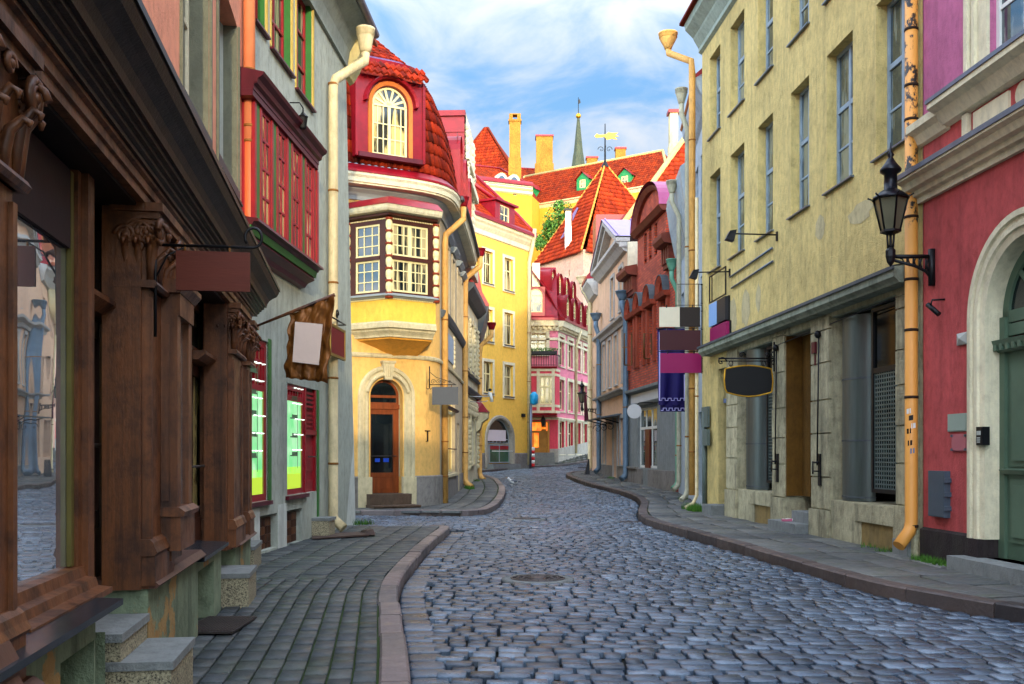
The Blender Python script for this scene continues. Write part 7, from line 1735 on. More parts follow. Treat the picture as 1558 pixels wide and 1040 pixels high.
for k in range(3):
    o = window(hr, R2, s0u+k*2.4, s0u+1.2+k*2.4, 6.15, 8.6, m_white, m_winr, d=-0.08, fw=0.07, vx=(0.5,), hz=(0.55,), mw=0.1, small=(0.05, (), (0.28,)))
    q = B(); a, c = s0u+k*2.4, s0u+1.2+k*2.4
    for sg, e in ((-1, a), (1, c)):
        for (w0, w1, t) in ((0.0, 0.2, 0.04), (0.2, 0.26, 0.09), (0.26, 0.31, 0.06), (0.31, 0.36, 0.12), (0.36, 0.46, 0.08)): q.bx(R2, min(e+sg*w0, e+sg*w1), max(e+sg*w0, e+sg*w1), 6.1, 8.9, 0.0, t)
    q.make('surround', m_cream, o)
for (q0) in (sA+2.0, sA+4.2): window(hr, R2, q0, q0+1.4, 1.4, 3.8, m_white, m_winr, d=-0.2)
b = B(); b.sweep(R2, [0, R2.L], [(0.0, 11.6), (0.4, 12.0), (0.5, 12.2), (-4, 15.8), (-8, 12)]); b.make('roof', m_mans, hr)
# fittings on the rose wall
def plate(name, cat, label, px0, px1, py0, py1, d, mat, extra=None):
    b = B(); s0, s1 = R2.s(px0), R2.s(px1); z0, z1 = R2.z((px0+px1)/2, py1), R2.z((px0+px1)/2, py0)
    b.bx(R2, s0, s1, z0, z1, 0.0, d)
    b.bx(R2, s0+0.012, s1-0.012, z0+0.012, z1-0.012, d, d+0.006)
    if extra: extra(b, s0, s1, z0, z1, d)
    tag(b.make(name, mat if isinstance(mat, list) else [mat]), label, cat)
m_lg = paint('light_grey_plastic', '#a8aca4', 0.5, 0, 0.05)
def pyramid(b, s0, s1, z0, z1, d):
    c = R2.P((s0+s1)/2, d+0.04, (z0+z1)/2); p = [R2.P(s0,d,z0), R2.P(s1,d,z0), R2.P(s1,d,z1), R2.P(s0,d,z1)]
    for i in range(4): b.poly([p[i], p[(i+1)%4], c])
plate('alarm_box', 'alarm box', 'square light grey alarm box high on the rose wall beside the arch', 1459, 1475, 506, 524, 0.03, m_lg, pyramid)
plate('sign_plate', 'plate', 'blank pale sage plate on the rose wall above the clear plaque', 1444, 1473, 629, 656, 0.02, paint('sage_plate', '#8f9e90', 0.5, 0, 0.05))
def pegs(b, s0, s1, z0, z1, d):
    b.mi = 1
    for q in (s0+0.02, s1-0.02):
        for z in (z0+0.02, z1-0.02): b.bx(R2, q-0.015, q+0.015, z-0.015, z+0.015, d, d+0.02)
    b.mi = 0
plate('clear_plaque', 'plaque', 'clear acrylic plaque on four pegs on the rose wall below the sage plate', 1450, 1473, 660, 686, 0.02, [paint('rose_acrylic', '#a8606a', 0.12, 0, 0.05), m_zinc], pegs)
def hinges(b, s0, s1, z0, z1, d):
    for z in (z0+0.12, (z0+z1)/2, z1-0.12): b.bx(R2, s1, s1+0.03, z-0.03, z+0.03, 0.0, d+0.01)
plate('utility_cabinet', 'cabinet', 'tall slate-grey utility cabinet low on the rose wall by the ochre pipe', 1421, 1446, 716, 786, 0.08, paint('slate_cabinet', '#46525c', 0.45, 0.1, 0.08), hinges)
dd_ = -0.0
def keypad(b, s0, s1, z0, z1, d):
    b.mi = 1; b.bx(R2, s0+0.03, s1-0.03, z1-0.1, z1-0.05, d+0.006, d+0.012)
    for i in range(3):
        for j in range(3): q = s0+0.035+i*(s1-s0-0.07)/3; b.bx(R2, q, q+0.015, z0+0.03+j*0.025, z0+0.045+j*0.025, d+0.006, d+0.012)
    b.mi = 0
plate('intercom', 'intercom', 'black door intercom on the cream reveal of the arched green door', 1496, 1506, 649, 677, 0.09, [m_black, m_lg], keypad)
b = B(); q, z = R2.s(1434), R2.z(1434, 468); b.tube([R2.P(q+0.06,0.0,z+0.1), R2.P(q,0.14,z+0.1), R2.P(q,0.16,z+0.03)], 0.014, 6); b.tube([R2.P(q-0.06,0.17,z+0.05), R2.P(q+0.1,0.1,z-0.1)], 0.035, 8); tag(b.make('security_camera', m_black), 'small black security camera on the rose wall above the grey alarm box', 'camera')

# ---- lamps
def street_lamp(label, c, wallp, k=1.0, post=True):
    """hexagonal lantern at c (bottom of the glass) carried by a bracket from the wall point"""
    c = Vector(c); w = Vector(wallp); t = thing('street_lamp', label, 'lamp', (c.x, c.y, w.z), 'old wall lanterns')
    b = B(); b.lathe(c, [(0.12*k, 0.0), (0.215*k, 0.42*k)], 6, ang0=pi/6); g = b.make('glass', glassmat('lantern_glass', '#5c5a48', 0.1, 1.5), t)
    b = B()
    for j in range(6):
        q = pi/6 + j*pi/3; b.tube([c+Vector((cos(q)*0.125*k, sin(q)*0.125*k, 0)), c+Vector((cos(q)*0.225*k, sin(q)*0.225*k, 0.43*k)), c+Vector((cos(q)*0.30*k, sin(q)*0.30*k, 0.47*k))], 0.013*k, 5)
    b.lathe(c, [(0.14*k, -0.03*k), (0.14*k, 0.0)], 6, ang0=pi/6); b.lathe(c, [(0.06*k, -0.06*k), (0.13*k, -0.03*k)], 6, ang0=pi/6); b.make('frame', m_black, t)
    b = B(); b.lathe(c, [(0.25*k, 0.42*k), (0.24*k, 0.45*k), (0.14*k, 0.53*k), (0.09*k, 0.56*k), (0.085*k, 0.76*k), (0.14*k, 0.80*k), (0.145*k, 0.83*k), (0.09*k, 0.9*k), (0.05*k, 0.96*k), (0.03*k, 1.0*k), (0.05*k, 1.03*k), (0.02*k, 1.08*k), (0.005*k, 1.2*k)], 12); b.make('cap', paint('black_lamp_cap', '#15161c', 0.3, 0.5, 0.3), t)
    b = B(); z = w.z
    for o in (-0.05, 0.05): b.tube([c+Vector((o*k, 0, 0)), (c.x+o*k*0.6, c.y, z+0.05*k)], 0.016*k, 6)
    b.tube([c, (c.x, c.y, z)], 0.02*k, 6); b.lathe((c.x, c.y, z), [(0.005, -0.14*k), (0.05*k, -0.08*k), (0.07*k, 0.0), (0.07*k, 0.08*k), (0.04*k, 0.12*k)], 8)
    e = Vector((w.x, w.y, z)); a = Vector((c.x, c.y, z)); b.tube([a, e], 0.03*k, 6); lo = e - Vector((0,0,0.3*k)); b.tube([a+Vector((0,0,-0.04*k)), a.lerp(e, 0.6)+Vector((0,0,-0.13*k)), a.lerp(e, 0.85)+Vector((0,0,-0.2*k)), lo], 0.022*k, 6)
    for i in range(5):
        p = a.lerp(e, 0.25+i*0.15); h = 0.03+i*0.035; b.tube([p, p+Vector((0,0,-h*k*1.2))], 0.012*k, 5); q = a.lerp(e, 0.32+i*0.15); b.tube([p, q+Vector((0,0,-(h+0.03)*k*1.2))], 0.01*k, 5); b.tube([q, p+Vector((0,0,-h*k*1.2))], 0.01*k, 5)
    b.tube([e+Vector((0,0,0.1*k)), lo-Vector((0,0,0.1*k))], 0.05*k, 8); b.make('bracket', m_black, t)
    return t
yl = 13.15; s_ = R2.s(1421); wp_ = R2.P(s_, 0.03, EYE+(HY-390)*R2.P(s_,0,0).y/F); yc = wp_.y
street_lamp('large black hexagonal wall lantern between the olive and rose houses', ((1355-CX)/F*yc, yc, EYE+(HY-350)*yc/F), wp_, 0.97)

# ---- signs near the end of the olive house
t = thing('sign_rack', 'black ladder-like iron frame holding the stacked signs at the olive house corner', 'sign rack', (4.75, 24.7, 2.5))
ysg = 24.75
def sg_(px, py, y=ysg): return Vector(((px-CX)/F*y, y, EYE+(HY-py)*y/F))
b = B(); b.tube([sg_(1078, 432), sg_(1078, 572)], 0.012, 6); b.tube([sg_(1068, 432), sg_(1068, 568)], 0.012, 6)
for py_ in (433,446,458,461,466,473,482,496,501,506,522,530,537,545,558,565): b.tube([sg_(1066 if py_ % 2 else 1070, py_), sg_(1078, py_)], 0.01, 5)
b.tube([sg_(1030, 432), sg_(1078, 432)], 0.009, 5); b.tube([sg_(1033, 432), sg_(1033, 466)], 0.006, 5); b.tube([sg_(1063, 432), sg_(1063, 466)], 0.008, 5); b.tube([sg_(1024, 464), sg_(1068, 464)], 0.008, 5); b.tube([sg_(1002, 499), sg_(1068, 499)], 0.009, 5); b.tube([sg_(1002, 534.5), sg_(1068, 534.5)], 0.009, 5)
for py_ in (440, 470, 520, 560): b.tube([sg_(1078, py_), R1.P(0.4, 0.0, sg_(1078, py_).z)], 0.012, 5)
b.make('frame', m_black, t)
def flat_sign(name, label, px0, px1, py0, py1, y, mats, split=None, th=0.03):
    p, q = sg_(px0, py1, y), sg_(px1, py0, y); t = thing(name, label, 'sign', ((p.x+q.x)/2, y, p.z))
    xs_ = [p.x, q.x] if split is None else [p.x, p.x+(q.x-p.x)*split, q.x]
    for i, m_ in enumerate(mats): b = B(); b.box(xs_[i]+(0.001 if i else 0), xs_[i+1], y-th/2, y+th/2, p.z, q.z); b.make('panel', m_, t)
    b = B()
    for fx in (0.18, 0.82): b.box(p.x+(q.x-p.x)*fx-0.012, p.x+(q.x-p.x)*fx+0.012, y-th/2-0.004, y+th/2+0.004, q.z-0.02, q.z+0.06)
    b.make('clip', m_black, t)
flat_sign('hanging_sign', 'sign split into blank cream and dark brown halves, topmost of the three stacked', 1003, 1065, 467, 497, ysg, [paint('cream_panel', '#d5cbb2', 0.5, 0, 0.04), paint('dark_brown_panel', '#1c0e08', 0.5, 0, 0.06)], 0.5)
flat_sign('hanging_sign', 'blank dark wine-red sign, middle one of the three stacked at the corner', 1003.5, 1066, 502, 532.5, ysg, [paint('wine_panel', '#38020f', 0.5, 0, 0.05)])
flat_sign('hanging_sign', 'blank bright magenta sign, lowest of the three stacked at the corner', 1004.5, 1067, 537, 567, ysg, [paint('magenta_panel', '#86004c', 0.5, 0, 0.04)])
def wall_sign(label, px0, px1, pyt, pyb, mats, split=None):
    s0, s1 = R1.s(px0, 0.12), R1.s(px1, 0.12); z0, z1 = R1.z(px1, pyb, 0.12), R1.z(px1, pyt, 0.12); t = thing('wall_sign', label, 'sign', R1.P(s0, 0.1, z0)); ss = [s0, s1] if split is None else [s0, s0+(s1-s0)*split, s1]
    for i, m_ in enumerate(mats): b = B(); b.bx(R1, ss[i]+0.001*i, ss[i+1], z0, z1, 0.05, 0.12); b.make('panel', m_, t)
    b = B(); b.bx(R1, s0-0.015, s1+0.015, z0-0.015, z1+0.015, 0.0, 0.05); b.make('case', m_black, t); return s0, s1, z1
s0, s1, z1 = wall_sign('box sign split into pale blue and charcoal halves on the olive wall', 1078.5, 1103, 450, 486, [paint('pale_blue_sign', '#7fa6d6', 0.5, 0, 0.03), paint('charcoal_sign', '#232226', 0.5, 0, 0.05)], 0.5)
wall_sign('magenta box sign mounted flat on the olive wall under the blue one', 1080, 1105, 488, 521, [MATS['magenta_panel']])
b = B(); frame_bars(b, R1, s0, s1+0.02, z1+0.03, z1+0.68, 0.12, 0.03, (0.15,), (), 0.03, dep=0.03); tag(b.make('empty_sign_rack', m_black), 'empty black metal frame on the olive wall above the blue and charcoal sign', 'sign rack')
def floodlight(label, pxw, pyw, pxe, pye):
    s_ = R1.s(pxw); w = R1.P(s_, 0.02, R1.z(pxw, pyw)); y = w.y; e = Vector(((pxe-CX)/F*y, y, EYE+(HY-pye)*y/F)); t = thing('floodlight', label, 'floodlight', w)
    b = B(); b.tube([w, e], 0.016, 6); b.bx(R1, s_-0.03, s_+0.03, w.z-0.12, w.z+0.06, 0.0, 0.03); b.make('arm', m_black, t)
    b = B(); k = 25/y*0.04 if False else 0.1; b.hexa([e+Vector(v) for v in ((-0.14,-0.08,-0.12),(0.02,-0.08,-0.16),(0.02,0.08,-0.16),(-0.14,0.08,-0.12),(-0.06,-0.1,0.04),(0.07,-0.1,0.06),(0.07,0.1,0.06),(-0.06,0.1,0.04))]); b.tube([e, e+Vector((0.06,0,0.02))], 0.03, 6); b.make('lamp_head', paint('navy_black', '#10141c', 0.4, 0.3), t)
floodlight('black floodlight on a long arm below the third window of the olive wall', 1183, 357, 1114, 355)
floodlight('black floodlight on a long arm at the far corner, above the stacked signs', 1111, 413, 1058, 414)
# oval black sign with gold rim on scrolled ironwork
yo = 19.3; t = thing('hanging_sign', 'blank black barrel-shaped sign with gold rim hung from scrolled ironwork', 'sign', sg_(1138, 603, yo))
P_ = lambda px, py: sg_(px, py, yo)
o_ = []
for i in range(9): q = i/8; o_.append((1103+70*q, 561 - 5*sin(pi*q)))
o_ += [(1174.5, 570), (1175.5, 580), (1174, 595)]
for i in range(9): q = i/8; o_.append((1172-66*q, 597 + 6*sin(pi*q)))
o_ += [(1103, 592), (1101.5, 578)]
f = [P_(*p) for p in o_]; n = len(f); c_ = sum(f, Vector())/n
b = B(); b.poly([p+Vector((0,-0.03,0)) for p in f]); b.poly([p+Vector((0,0.03,0)) for p in f][::-1])
for i in range(n): b.quad(f[i]+Vector((0,-0.03,0)), f[(i+1)%n]+Vector((0,-0.03,0)), f[(i+1)%n]+Vector((0,0.03,0)), f[i]+Vector((0,0.03,0)))
b.make('board', paint('sign_black', '#0a0908', 0.6, 0, 0.05), t)
b = B(); b.tube([p+Vector((0,-0.02,0)) for p in f]+[f[0]+Vector((0,-0.02,0))], 0.018, 6); b.make('gold_rim', paint('gold_rim', '#b88a20', 0.35, 0.5, 0.1), t)
b = B(); b.tube([P_(1093,545), P_(1180,545)], 0.018, 6); b.tube([P_(1093,549), P_(1183,549)], 0.012, 6)
for px_, py_, r in ((1098,550,0.1), (1129,540,0.07), (1178,540,0.09), (1178,552,0.08), (1168,540,0.06)): spiral(b, P_(px_, py_), xx, up3, r, 0.014, 0.9, 14)
for px_ in (1112, 1162): b.tube([P_(px_,549)+Vector((0.04*cos(a*0.7),0,-0.05+0.05*sin(a*0.7))) for a in range(10)], 0.009, 5); b.tube([P_(px_,553), P_(px_,560)], 0.008, 5)
b.tube([P_(1178,520), P_(1178,565)], 0.02, 6); b.tube([P_(1178,545), R1.P(r1(19.3), 0.0, P_(1178,545).z)], 0.03, 6); b.make('bracket', m_black, t)

# ---- pale houses behind the olive corner
m_pale = plaster('pale_blue_plaster', '#aeb9c0', dirt='#5c6468', amt=0.3, var=0.15, streak=0.3)
R3 = Fr((5.38,29.2), (5.0,25.0)); h3a = thing('pale_house', 'narrow pale blue-grey house squeezed behind the olive house corner', 'house', (5.3, 27, 0))
b = B(); ww = [(0.6+k*1.5, 1.4+k*1.5, z, z+1.9) for k in range(2) for z in (4.5, 7.8)]; wall(b, R3, 0, R3.L-0.02, 0, 11.0, ww+[(1.5, 2.4, 0.4, 2.7)], rev=0.2); backing(b, R3, 0, R3.L-0.02, 0, 11.0, 6); b.make('wall', m_pale, h3a)
for w in ww: window(h3a, R3, *w, m_bluew, m_glass)
b = B(); b.bx(R3, 1.5, 2.4, 0.4, 2.7, -0.18, -0.1); b.make('door', m_dgreen, h3a)
b = B(); b.sweep(R3, [0, R3.L], [(0, 10.4), (0.1, 10.5), (0.32, 10.9), (0.34, 11.1), (0, 11.3)]); b.make('eave', m_pale, h3a)
b = B(); b.sweep(R3, [0, R3.L], [(0.36, 11.1), (0.4, 11.15), (-3, 14), (-6, 11), (0, 11.2)]); b.make('roof', m_redmet, h3a)
b = B(); b.bx(R3, 0.2, R3.L, 11.2, 12.4, -1.2, -0.9); b.mi = 1
for k in range(3): b.tube([R3.P(R3.L-0.1-0.0, 0.05-k*0.2, 12.2), R3.P(R3.L-0.1, 0.05-k*0.2, 11.5)], 0.08, 6)
b.make('roof_parapet', [m_redmet, m_mans], h3a)
def hopper_pipe(par, x, y, ztop, zbot, r, mat, dx, hop_mat=None, bands=()):
    downpipe(par, [(x-dx, y, ztop), (x-dx, y, ztop-0.3), (x, y, ztop-0.75), (x, y, zbot+0.15), (x-0.05, y-0.05, zbot), (x-0.2, y-0.15, zbot-0.12)], r, (mat, m_rust), [(x, y, z) for z in bands], hopper=((x-dx, y, ztop-0.05), r*2.3, 0.4, hop_mat or mat))
m_pg = plaster('grey_cream_pipe', '#aeaa90', dirt='#5a5444', amt=0.5, var=0.2, bump=0.15, rough=0.5, streak=0.45); m_cop = paint('verdigris_pipe', '#5f9478', 0.5, 0.1, 0.2); m_bpipe = paint('slate_blue_pipe', '#5c7080', 0.45, 0.1, 0.15)
hopper_pipe(h3a, (1046-CX)/F*26.0, 26.0, zy(155, 26.0), 0.45, 0.07, m_pg, 0.16, None, (7, 4.5, 2))
R3b = Fr((5.66,33.5), (5.4,29.25)); h3b = thing('shed_eaved_house', 'low pale house with ribbed grey eave beside the red brick house', 'house', (5.6, 31, 0))
b = B(); wall(b, R3b, 0, R3b.L-0.02, 0, 10.0, [(0.8,1.6,5,6.8), (2.6,3.4,5,6.8)], rev=0.2); backing(b, R3b, 0, R3b.L-0.02, 0, 10.0, 5); b.make('wall', m_pale, h3b)
for q in (0.8, 2.6): window(h3b, R3b, q, q+0.8, 5, 6.8, m_bluew, m_glass)
b = B(); b.sweep(R3b, [0, R3b.L-0.02], [(0, 7.9), (0.12, 8.3), (0.3, 9.2), (0.4, 9.9), (0.4, 10.1), (-2.5, 12.4), (-5, 10), (0, 9.95)])
for i in range(14): b.sweep(R3b, [i*0.3, i*0.3+0.06], [(0.0, 7.88), (0.14, 8.28), (0.32, 9.18), (0.42, 9.9), (0.0, 9.9)])
b.make('eave', paint('ribbed_grey_eave', '#9aa4a8', 0.5, 0.3, 0.12), h3b)
hopper_pipe(h3b, (1033-CX)/F*30.5, 30.5, zy(292, 30.5), 0.55, 0.075, m_pg, 0.22, None, (6, 3.5, 1.8))
hopper_pipe(h3b, (1031-CX)/F*33.0, 33.0, zy(410, 33.0), 0.5, 0.08, m_cop, 0.2, None, (5, 3, 1.5))

# ---- red brick house
m_brick = brickmat('red_brick'); m_bdk = paint('dark_brick_trim', '#6e3020', 0.7, 0, 0.3)
R4 = Fr((4.88,41.6), (5.6,33.75)); hk = thing('brick_house', 'red brick house with arched window hoods and rounded gable over a grey shopfront', 'house', (5.3, 38, gz(38)))
def r4(y): return Ys(R4, y)
cen = [r4(40.6), r4(39.0), r4(37.2), r4(35.2)]
bw = [(c-0.36, c+0.36, 5.3, 7.35, 'arch') for c in cen] + [(r4(38.3)-0.22, r4(38.3)+0.22, 8.5, 10.1), (r4(37.5)-0.22, r4(37.5)+0.22, 8.5, 10.3, 'arch'), (r4(36.6)-0.22, r4(36.6)+0.22, 8.5, 10.1)]
b = B(); wall(b, R4, 0, R4.L, 4.1, 8.9, [w for w in bw if w[3] < 8], rev=0.3); gA, gB = r4(39.7), r4(35.1)
wall(b, R4, gA, gB, 8.9, 10.4, [w for w in bw if w[3] > 8], rev=0.3) if False else None
b2 = [(w[0], w[1], 8.92, w[3]) + w[4:] for w in bw if w[3] > 8]
wall(b, R4, gA, gB, 8.9, 10.4, b2, rev=0.3)
A = arc((gA+gB)/2, 10.4, (gB-gA)/2, 18, 1.15)
for (q0, w0), (q1, w1) in zip(A, A[1:]): b.quad(R4.P(q0,0,10.4), R4.P(q1,0,10.4), R4.P(q1,0,w1), R4.P(q0,0,w0), [(q0,10.4),(q1,10.4),(q1,w1),(q0,w0)])
backing(b, R4, 0, R4.L, 0, 8.9, 5.5); P = R4.P
for q in (gA, gB): b.quad(P(q,0,8.9), P(q,-2.5,8.9), P(q,-2.5,10.4), P(q,0,10.4), [(0,8.9),(2.5,8.9),(2.5,10.4),(0,10.4)])
b.make('wall', m_brick, hk, recalc=False)
for w in bw[:4]: arch_window(hk, R4, *w[:4], m_bdk, m_glass, d=-0.2, fw=0.07, vx=(0.5,), hz=(0.6,))
for w in b2: window(hk, R4, *w[:4], m_bdk, m_glass, d=-0.2) if len(w) < 5 else arch_window(hk, R4, *w[:4], m_bdk, m_glass, d=-0.2)
for c in cen:
    b = B(); arch_mould(b, R4, c, 7.3, [(0.38, -0.02), (0.38, 0.14), (0.5, 0.2), (0.6, 0.24), (0.62, 0.0)], z0=None, n=12); b.sweep(R4, [c-0.7, c+0.7], [(0, 7.1), (0.2, 7.12), (0.26, 7.28), (0, 7.3)]); b.bx(R4, c-0.65, c-0.42, 5.0, 7.1, 0, 0.1); b.bx(R4, c+0.42, c+0.65, 5.0, 7.1, 0, 0.1); hd = b.make('window_hood', plaster('hood_brick', '#96402a', amt=0.7, var=0.3, streak=0.2), hk)
    q = B(); arch_mould(q, R4, c, 7.3, [(0.6, 0.0), (0.61, 0.26), (0.64, 0.26), (0.64, 0.0)], z0=None, n=12); q.make('hood_flashing', m_dgrey, hd)
b = B(); arch_mould(b, R4, (gA+gB)/2, 10.4, [((gB-gA)/2-0.25, 0.0), ((gB-gA)/2-0.25, 0.12), ((gB-gA)/2+0.05, 0.25), ((gB-gA)/2+0.05, 0.0)], z0=None, rise_k=1.15/((gB-gA)/2), n=18); b.sweep(R4, [gA-0.1, gB+0.1], [(0, 10.2), (0.15, 10.22), (0.3, 10.4), (0, 10.45)]); b.make('gable_moulding', m_bdk, hk)
b = B(); A2 = arc((gA+gB)/2, 10.42, (gB-gA)/2+0.12, 18, 1.3)
for (q0, w0), (q1, w1) in zip(A2, A2[1:]): b.quad(P(q0,0.28,w0), P(q1,0.28,w1), P(q1,-4,w1), P(q0,-4,w0))
b.make('barrel_roof', paint('violet_pink_metal', '#9a4668', 0.35, 0.3, 0.15), hk)
for (a, c) in ((0.0, gA-0.05), (gB+0.05, R4.L)):
    b = B(); b.sweep(R4, [a, c], [(0, 8.75), (0.4, 8.8), (0.5, 8.95), (0.5, 9.1), (0, 9.2)])
    for i in range(int((c-a)/0.3)): b.bx(R4, a+i*0.3+0.05, a+i*0.3+0.2, 8.2, 8.75, 0.0, 0.3-0.1)
    b.bx(R4, a, c, 8.05, 8.2, 0, 0.12); b.make('cornice', m_bdk, hk)
b = B(); b.sweep(R4, [0, R4.L], [(0.0, 9.1), (-2.5, 11.0), (-5.5, 9.1)]); b.make('roof', m_redmet, hk)
# grey shopfront
m_shopg = plaster('grey_shopfront', '#878c8a', var=0.15, amt=0.3, streak=0.3)
sh2 = [(r4(39.9), r4(39.0), 1.1, 2.9), (r4(38.4), r4(37.7), 0.55, 3.3), (r4(37.6), r4(36.0), 1.1, 3.3)]
b = B(); wall(b, R4, 0, R4.L, -0.05, 4.1, [(r4(39.7), r4(36.4), 1.0, 3.35)], rev=0.3); b.sweep(R4, [0, R4.L], [(0, 3.45), (0.1, 3.45), (0.15, 3.55), (0, 3.6)]); b.sweep(R4, [0, R4.L], [(0, 4.0), (0.2, 4.05), (0.22, 4.15), (0, 4.2)]); b.make('shopfront', m_shopg, hk)
b = B(); b.bx(R4, r4(40.8), r4(36.2), 3.6, 3.95, 0.0, 0.03); b.make('fascia_panel', paint('pale_fascia', '#c2c5c8', 0.5, 0, 0.05), hk)
b = B(); s0, s1 = r4(39.7), r4(36.4); frame_bars(b, R4, s0, s1, 1.0, 3.35, -0.1, 0.09, (0.33, 0.62), (0.66,), 0.1); o = b.make('shop_window', m_white, hk); p = B(); p.bx(R4, s0+0.05, s1-0.05, 1.05, 3.3, -0.15, -0.13); p.make('pane', m_winr, o)
b = B(); b.bx(R4, s0+(s1-s0)*0.36, s0+(s1-s0)*0.58, gz(38)+0.25, 2.5, -0.09, -0.03); b.make('door', paint('red_oak_door', '#5f2414', 0.45, 0, 0.2), hk)
b = B(); b.bx(R4, 0, s0+(s1-s0)*0.3, 0.1, gz(38)+0.75, 0.0, 0.08); b.bx(R4, s0+(s1-s0)*0.64, R4.L, 0.1, gz(38)+0.75, 0.0, 0.08); b.bx(R4, 0, s0+0.2, gz(38)+0.75, gz(38)+0.82, 0.0, 0.14); b.make('plinth', m_gpl, hk)
for fr_, yy, zz, mm in ((R4, 41.3, 7.9, m_bpipe),):
    p = fr_.P(Ys(fr_, yy), 0.15, 0); hopper_pipe(hk, p.x, p.y, zy(455, p.y), gz(41)+0.35, 0.12, mm, 0.15, None, (6, 3.5))
for px_, py0, py1 in ((956,507,555), (986,507,545)):   # open casements swung out
    b = B(); p, q = sg_(px_-6, py1, 39.5 if px_ < 970 else 37.5), sg_(px_+5, py0, 39.5 if px_ < 970 else 37.5)
    b.tube([(p.x,p.y,p.z),(q.x,p.y,p.z),(q.x,p.y,q.z),(p.x,p.y,q.z),(p.x,p.y,p.z)], 0.035, 5); b.make('open_casement', paint('brass_brown', '#5a3a14', 0.5, 0.2), hk)
# purple banner
yb_ = 27.6; t = thing('banner', 'long dark purple banner with white battlement border hanging behind the stacked signs', 'flag', sg_(1021, 627, yb_))
b = B(); nu, nv = 14, 20; o0 = 0
for j in range(nv+1):
    for i in range(nu+1):
        p = sg_(1000+43*i/nu+2*j/nv, 500+116*j/nv, yb_); b.v.append((p.x, p.y+0.05*sin(i*0.9+j*0.15)*(0.4+j/nv), p.z))
for j in range(nv):
    for i in range(nu): b.f.append([j*(nu+1)+i, j*(nu+1)+i+1, (j+1)*(nu+1)+i+1, (j+1)*(nu+1)+i]); b.m.append(0); b.uv.append(None); b.sm.append(True)
for (q0, q1, y0, y1) in ((1004.5,1042,613,626),):
    p, q = sg_(q0, y1, yb_+0.02), sg_(q1, y0, yb_+0.02); b.box(p.x, q.x, yb_+0.02, yb_+0.035, p.z, q.z)
b.make('cloth', paint('royal_purple', '#150650', 0.6, 0, 0.12), t, recalc=False)
b = B(); yy = yb_-0.13
def strip(x0, y0, x1, y1, w=0.9):
    p, q = sg_(x0, y0, yy), sg_(x1, y1, yy); e = w*yy/F/2; b.box(min(p.x,q.x)-e, max(p.x,q.x)+e, yy-0.004, yy+0.004, min(p.z,q.z)-e, max(p.z,q.z)+e)
strip(1003, 505, 1004, 609); strip(1041, 570, 1042, 609); strip(1003, 505, 1010, 505)
pts_ = [(1004,609)]
x = 1004
for k in range(4): pts_ += [(x+3,609),(x+3,605.5),(x+8,605.5),(x+8,609)]; x += 9.4
pts_ += [(1042,609)]
for (a, c), (d_, e) in zip(pts_, pts_[1:]): strip(a, c, d_, e)
yy = yb_-0.02
pts_ = [(1006,624)]; x = 1006
for k in range(4): pts_ += [(x+3,624),(x+3,620.5),(x+8,620.5),(x+8,624)]; x += 9
pts_ += [(1041,624)]
for (a, c), (d_, e) in zip(pts_, pts_[1:]): strip(a, c, d_, e)
b.make('border', paint('pale_violet_print', '#b8b0e0', 0.6, 0, 0.03), t)
b = B(); b.tube([sg_(998, 500, yb_), sg_(1050, 498, yb_), R3.P(2.0, 0.0, sg_(1050, 498, yb_).z)], 0.018, 6); b.make('pole', m_black, t)

# ---- peach house with pediment
m_peach = plaster('peach_plaster', '#d3ab8a', dirt='#7a6658', amt=0.2, var=0.12, streak=0.2); m_gtrim = plaster('grey_stucco_trim', '#a9a49c', amt=0.2, var=0.12, streak=0.25)
R5 = Fr((4.42,50.7), (4.88,41.65)); hh = thing('peach_house', 'peach house with grey triangular pediment and violet metal roof', 'house', (4.6, 46, gz(46)))
def r5(y): return Ys(R5, y)
W5 = []
for k, px_ in enumerate((932.5, 945.5)): s_ = R5.s(px_); W5.append((s_-0.45, s_+0.45, 7.9, 9.7))
for px_ in (920, 928.5, 938, 950): s_ = R5.s(px_); W5.append((s_-0.4, s_+0.4, 4.75, 6.9))
zg5 = gz(46); dr5 = [(r5(45.4), r5(44.3), zg5+0.15, 3.2), (r5(48.7), r5(47.9), zg5+0.8, 2.9), (r5(43.4), r5(42.4), zg5+0.8, 3.1)]
b = B(); wall(b, R5, 0, R5.L, 0, 10.4, W5+dr5, rev=0.22); b.poly([R5.P(r5(49.4),0,10.4), R5.P(r5(41.9),0,10.4), R5.P(r5(45.7),0,12.0)]); backing(b, R5, 0, R5.L, 0, 10.4, 6); b.make('wall', m_peach, hh)
for w in W5: window(hh, R5, *w, m_cwin, m_glass_c, d=-0.15, surround=(0.14, 0.06, m_gtrim))
for w in dr5: window(hh, R5, *w, m_cwin, m_glass, d=-0.15, hz=(0.75,), surround=(0.16, 0.06, m_gtrim))
b = B()
for z, t_h in ((7.1, 0.35), (4.15, 0.2), (6.35, 0.0)):
    if t_h: b.sweep(R5, [0, R5.L], [(0, z), (0.1, z), (0.15, z+t_h*0.4), (0.3, z+t_h*0.7), (0.32, z+t_h), (0, z+t_h+0.1)])
b.sweep(R5, [r5(49.7), r5(41.7)], [(0, 10.1), (0.15, 10.15), (0.35, 10.4), (0.5, 10.5), (0.5, 10.65), (0, 10.7)])
ap = (r5(45.7), 12.3)
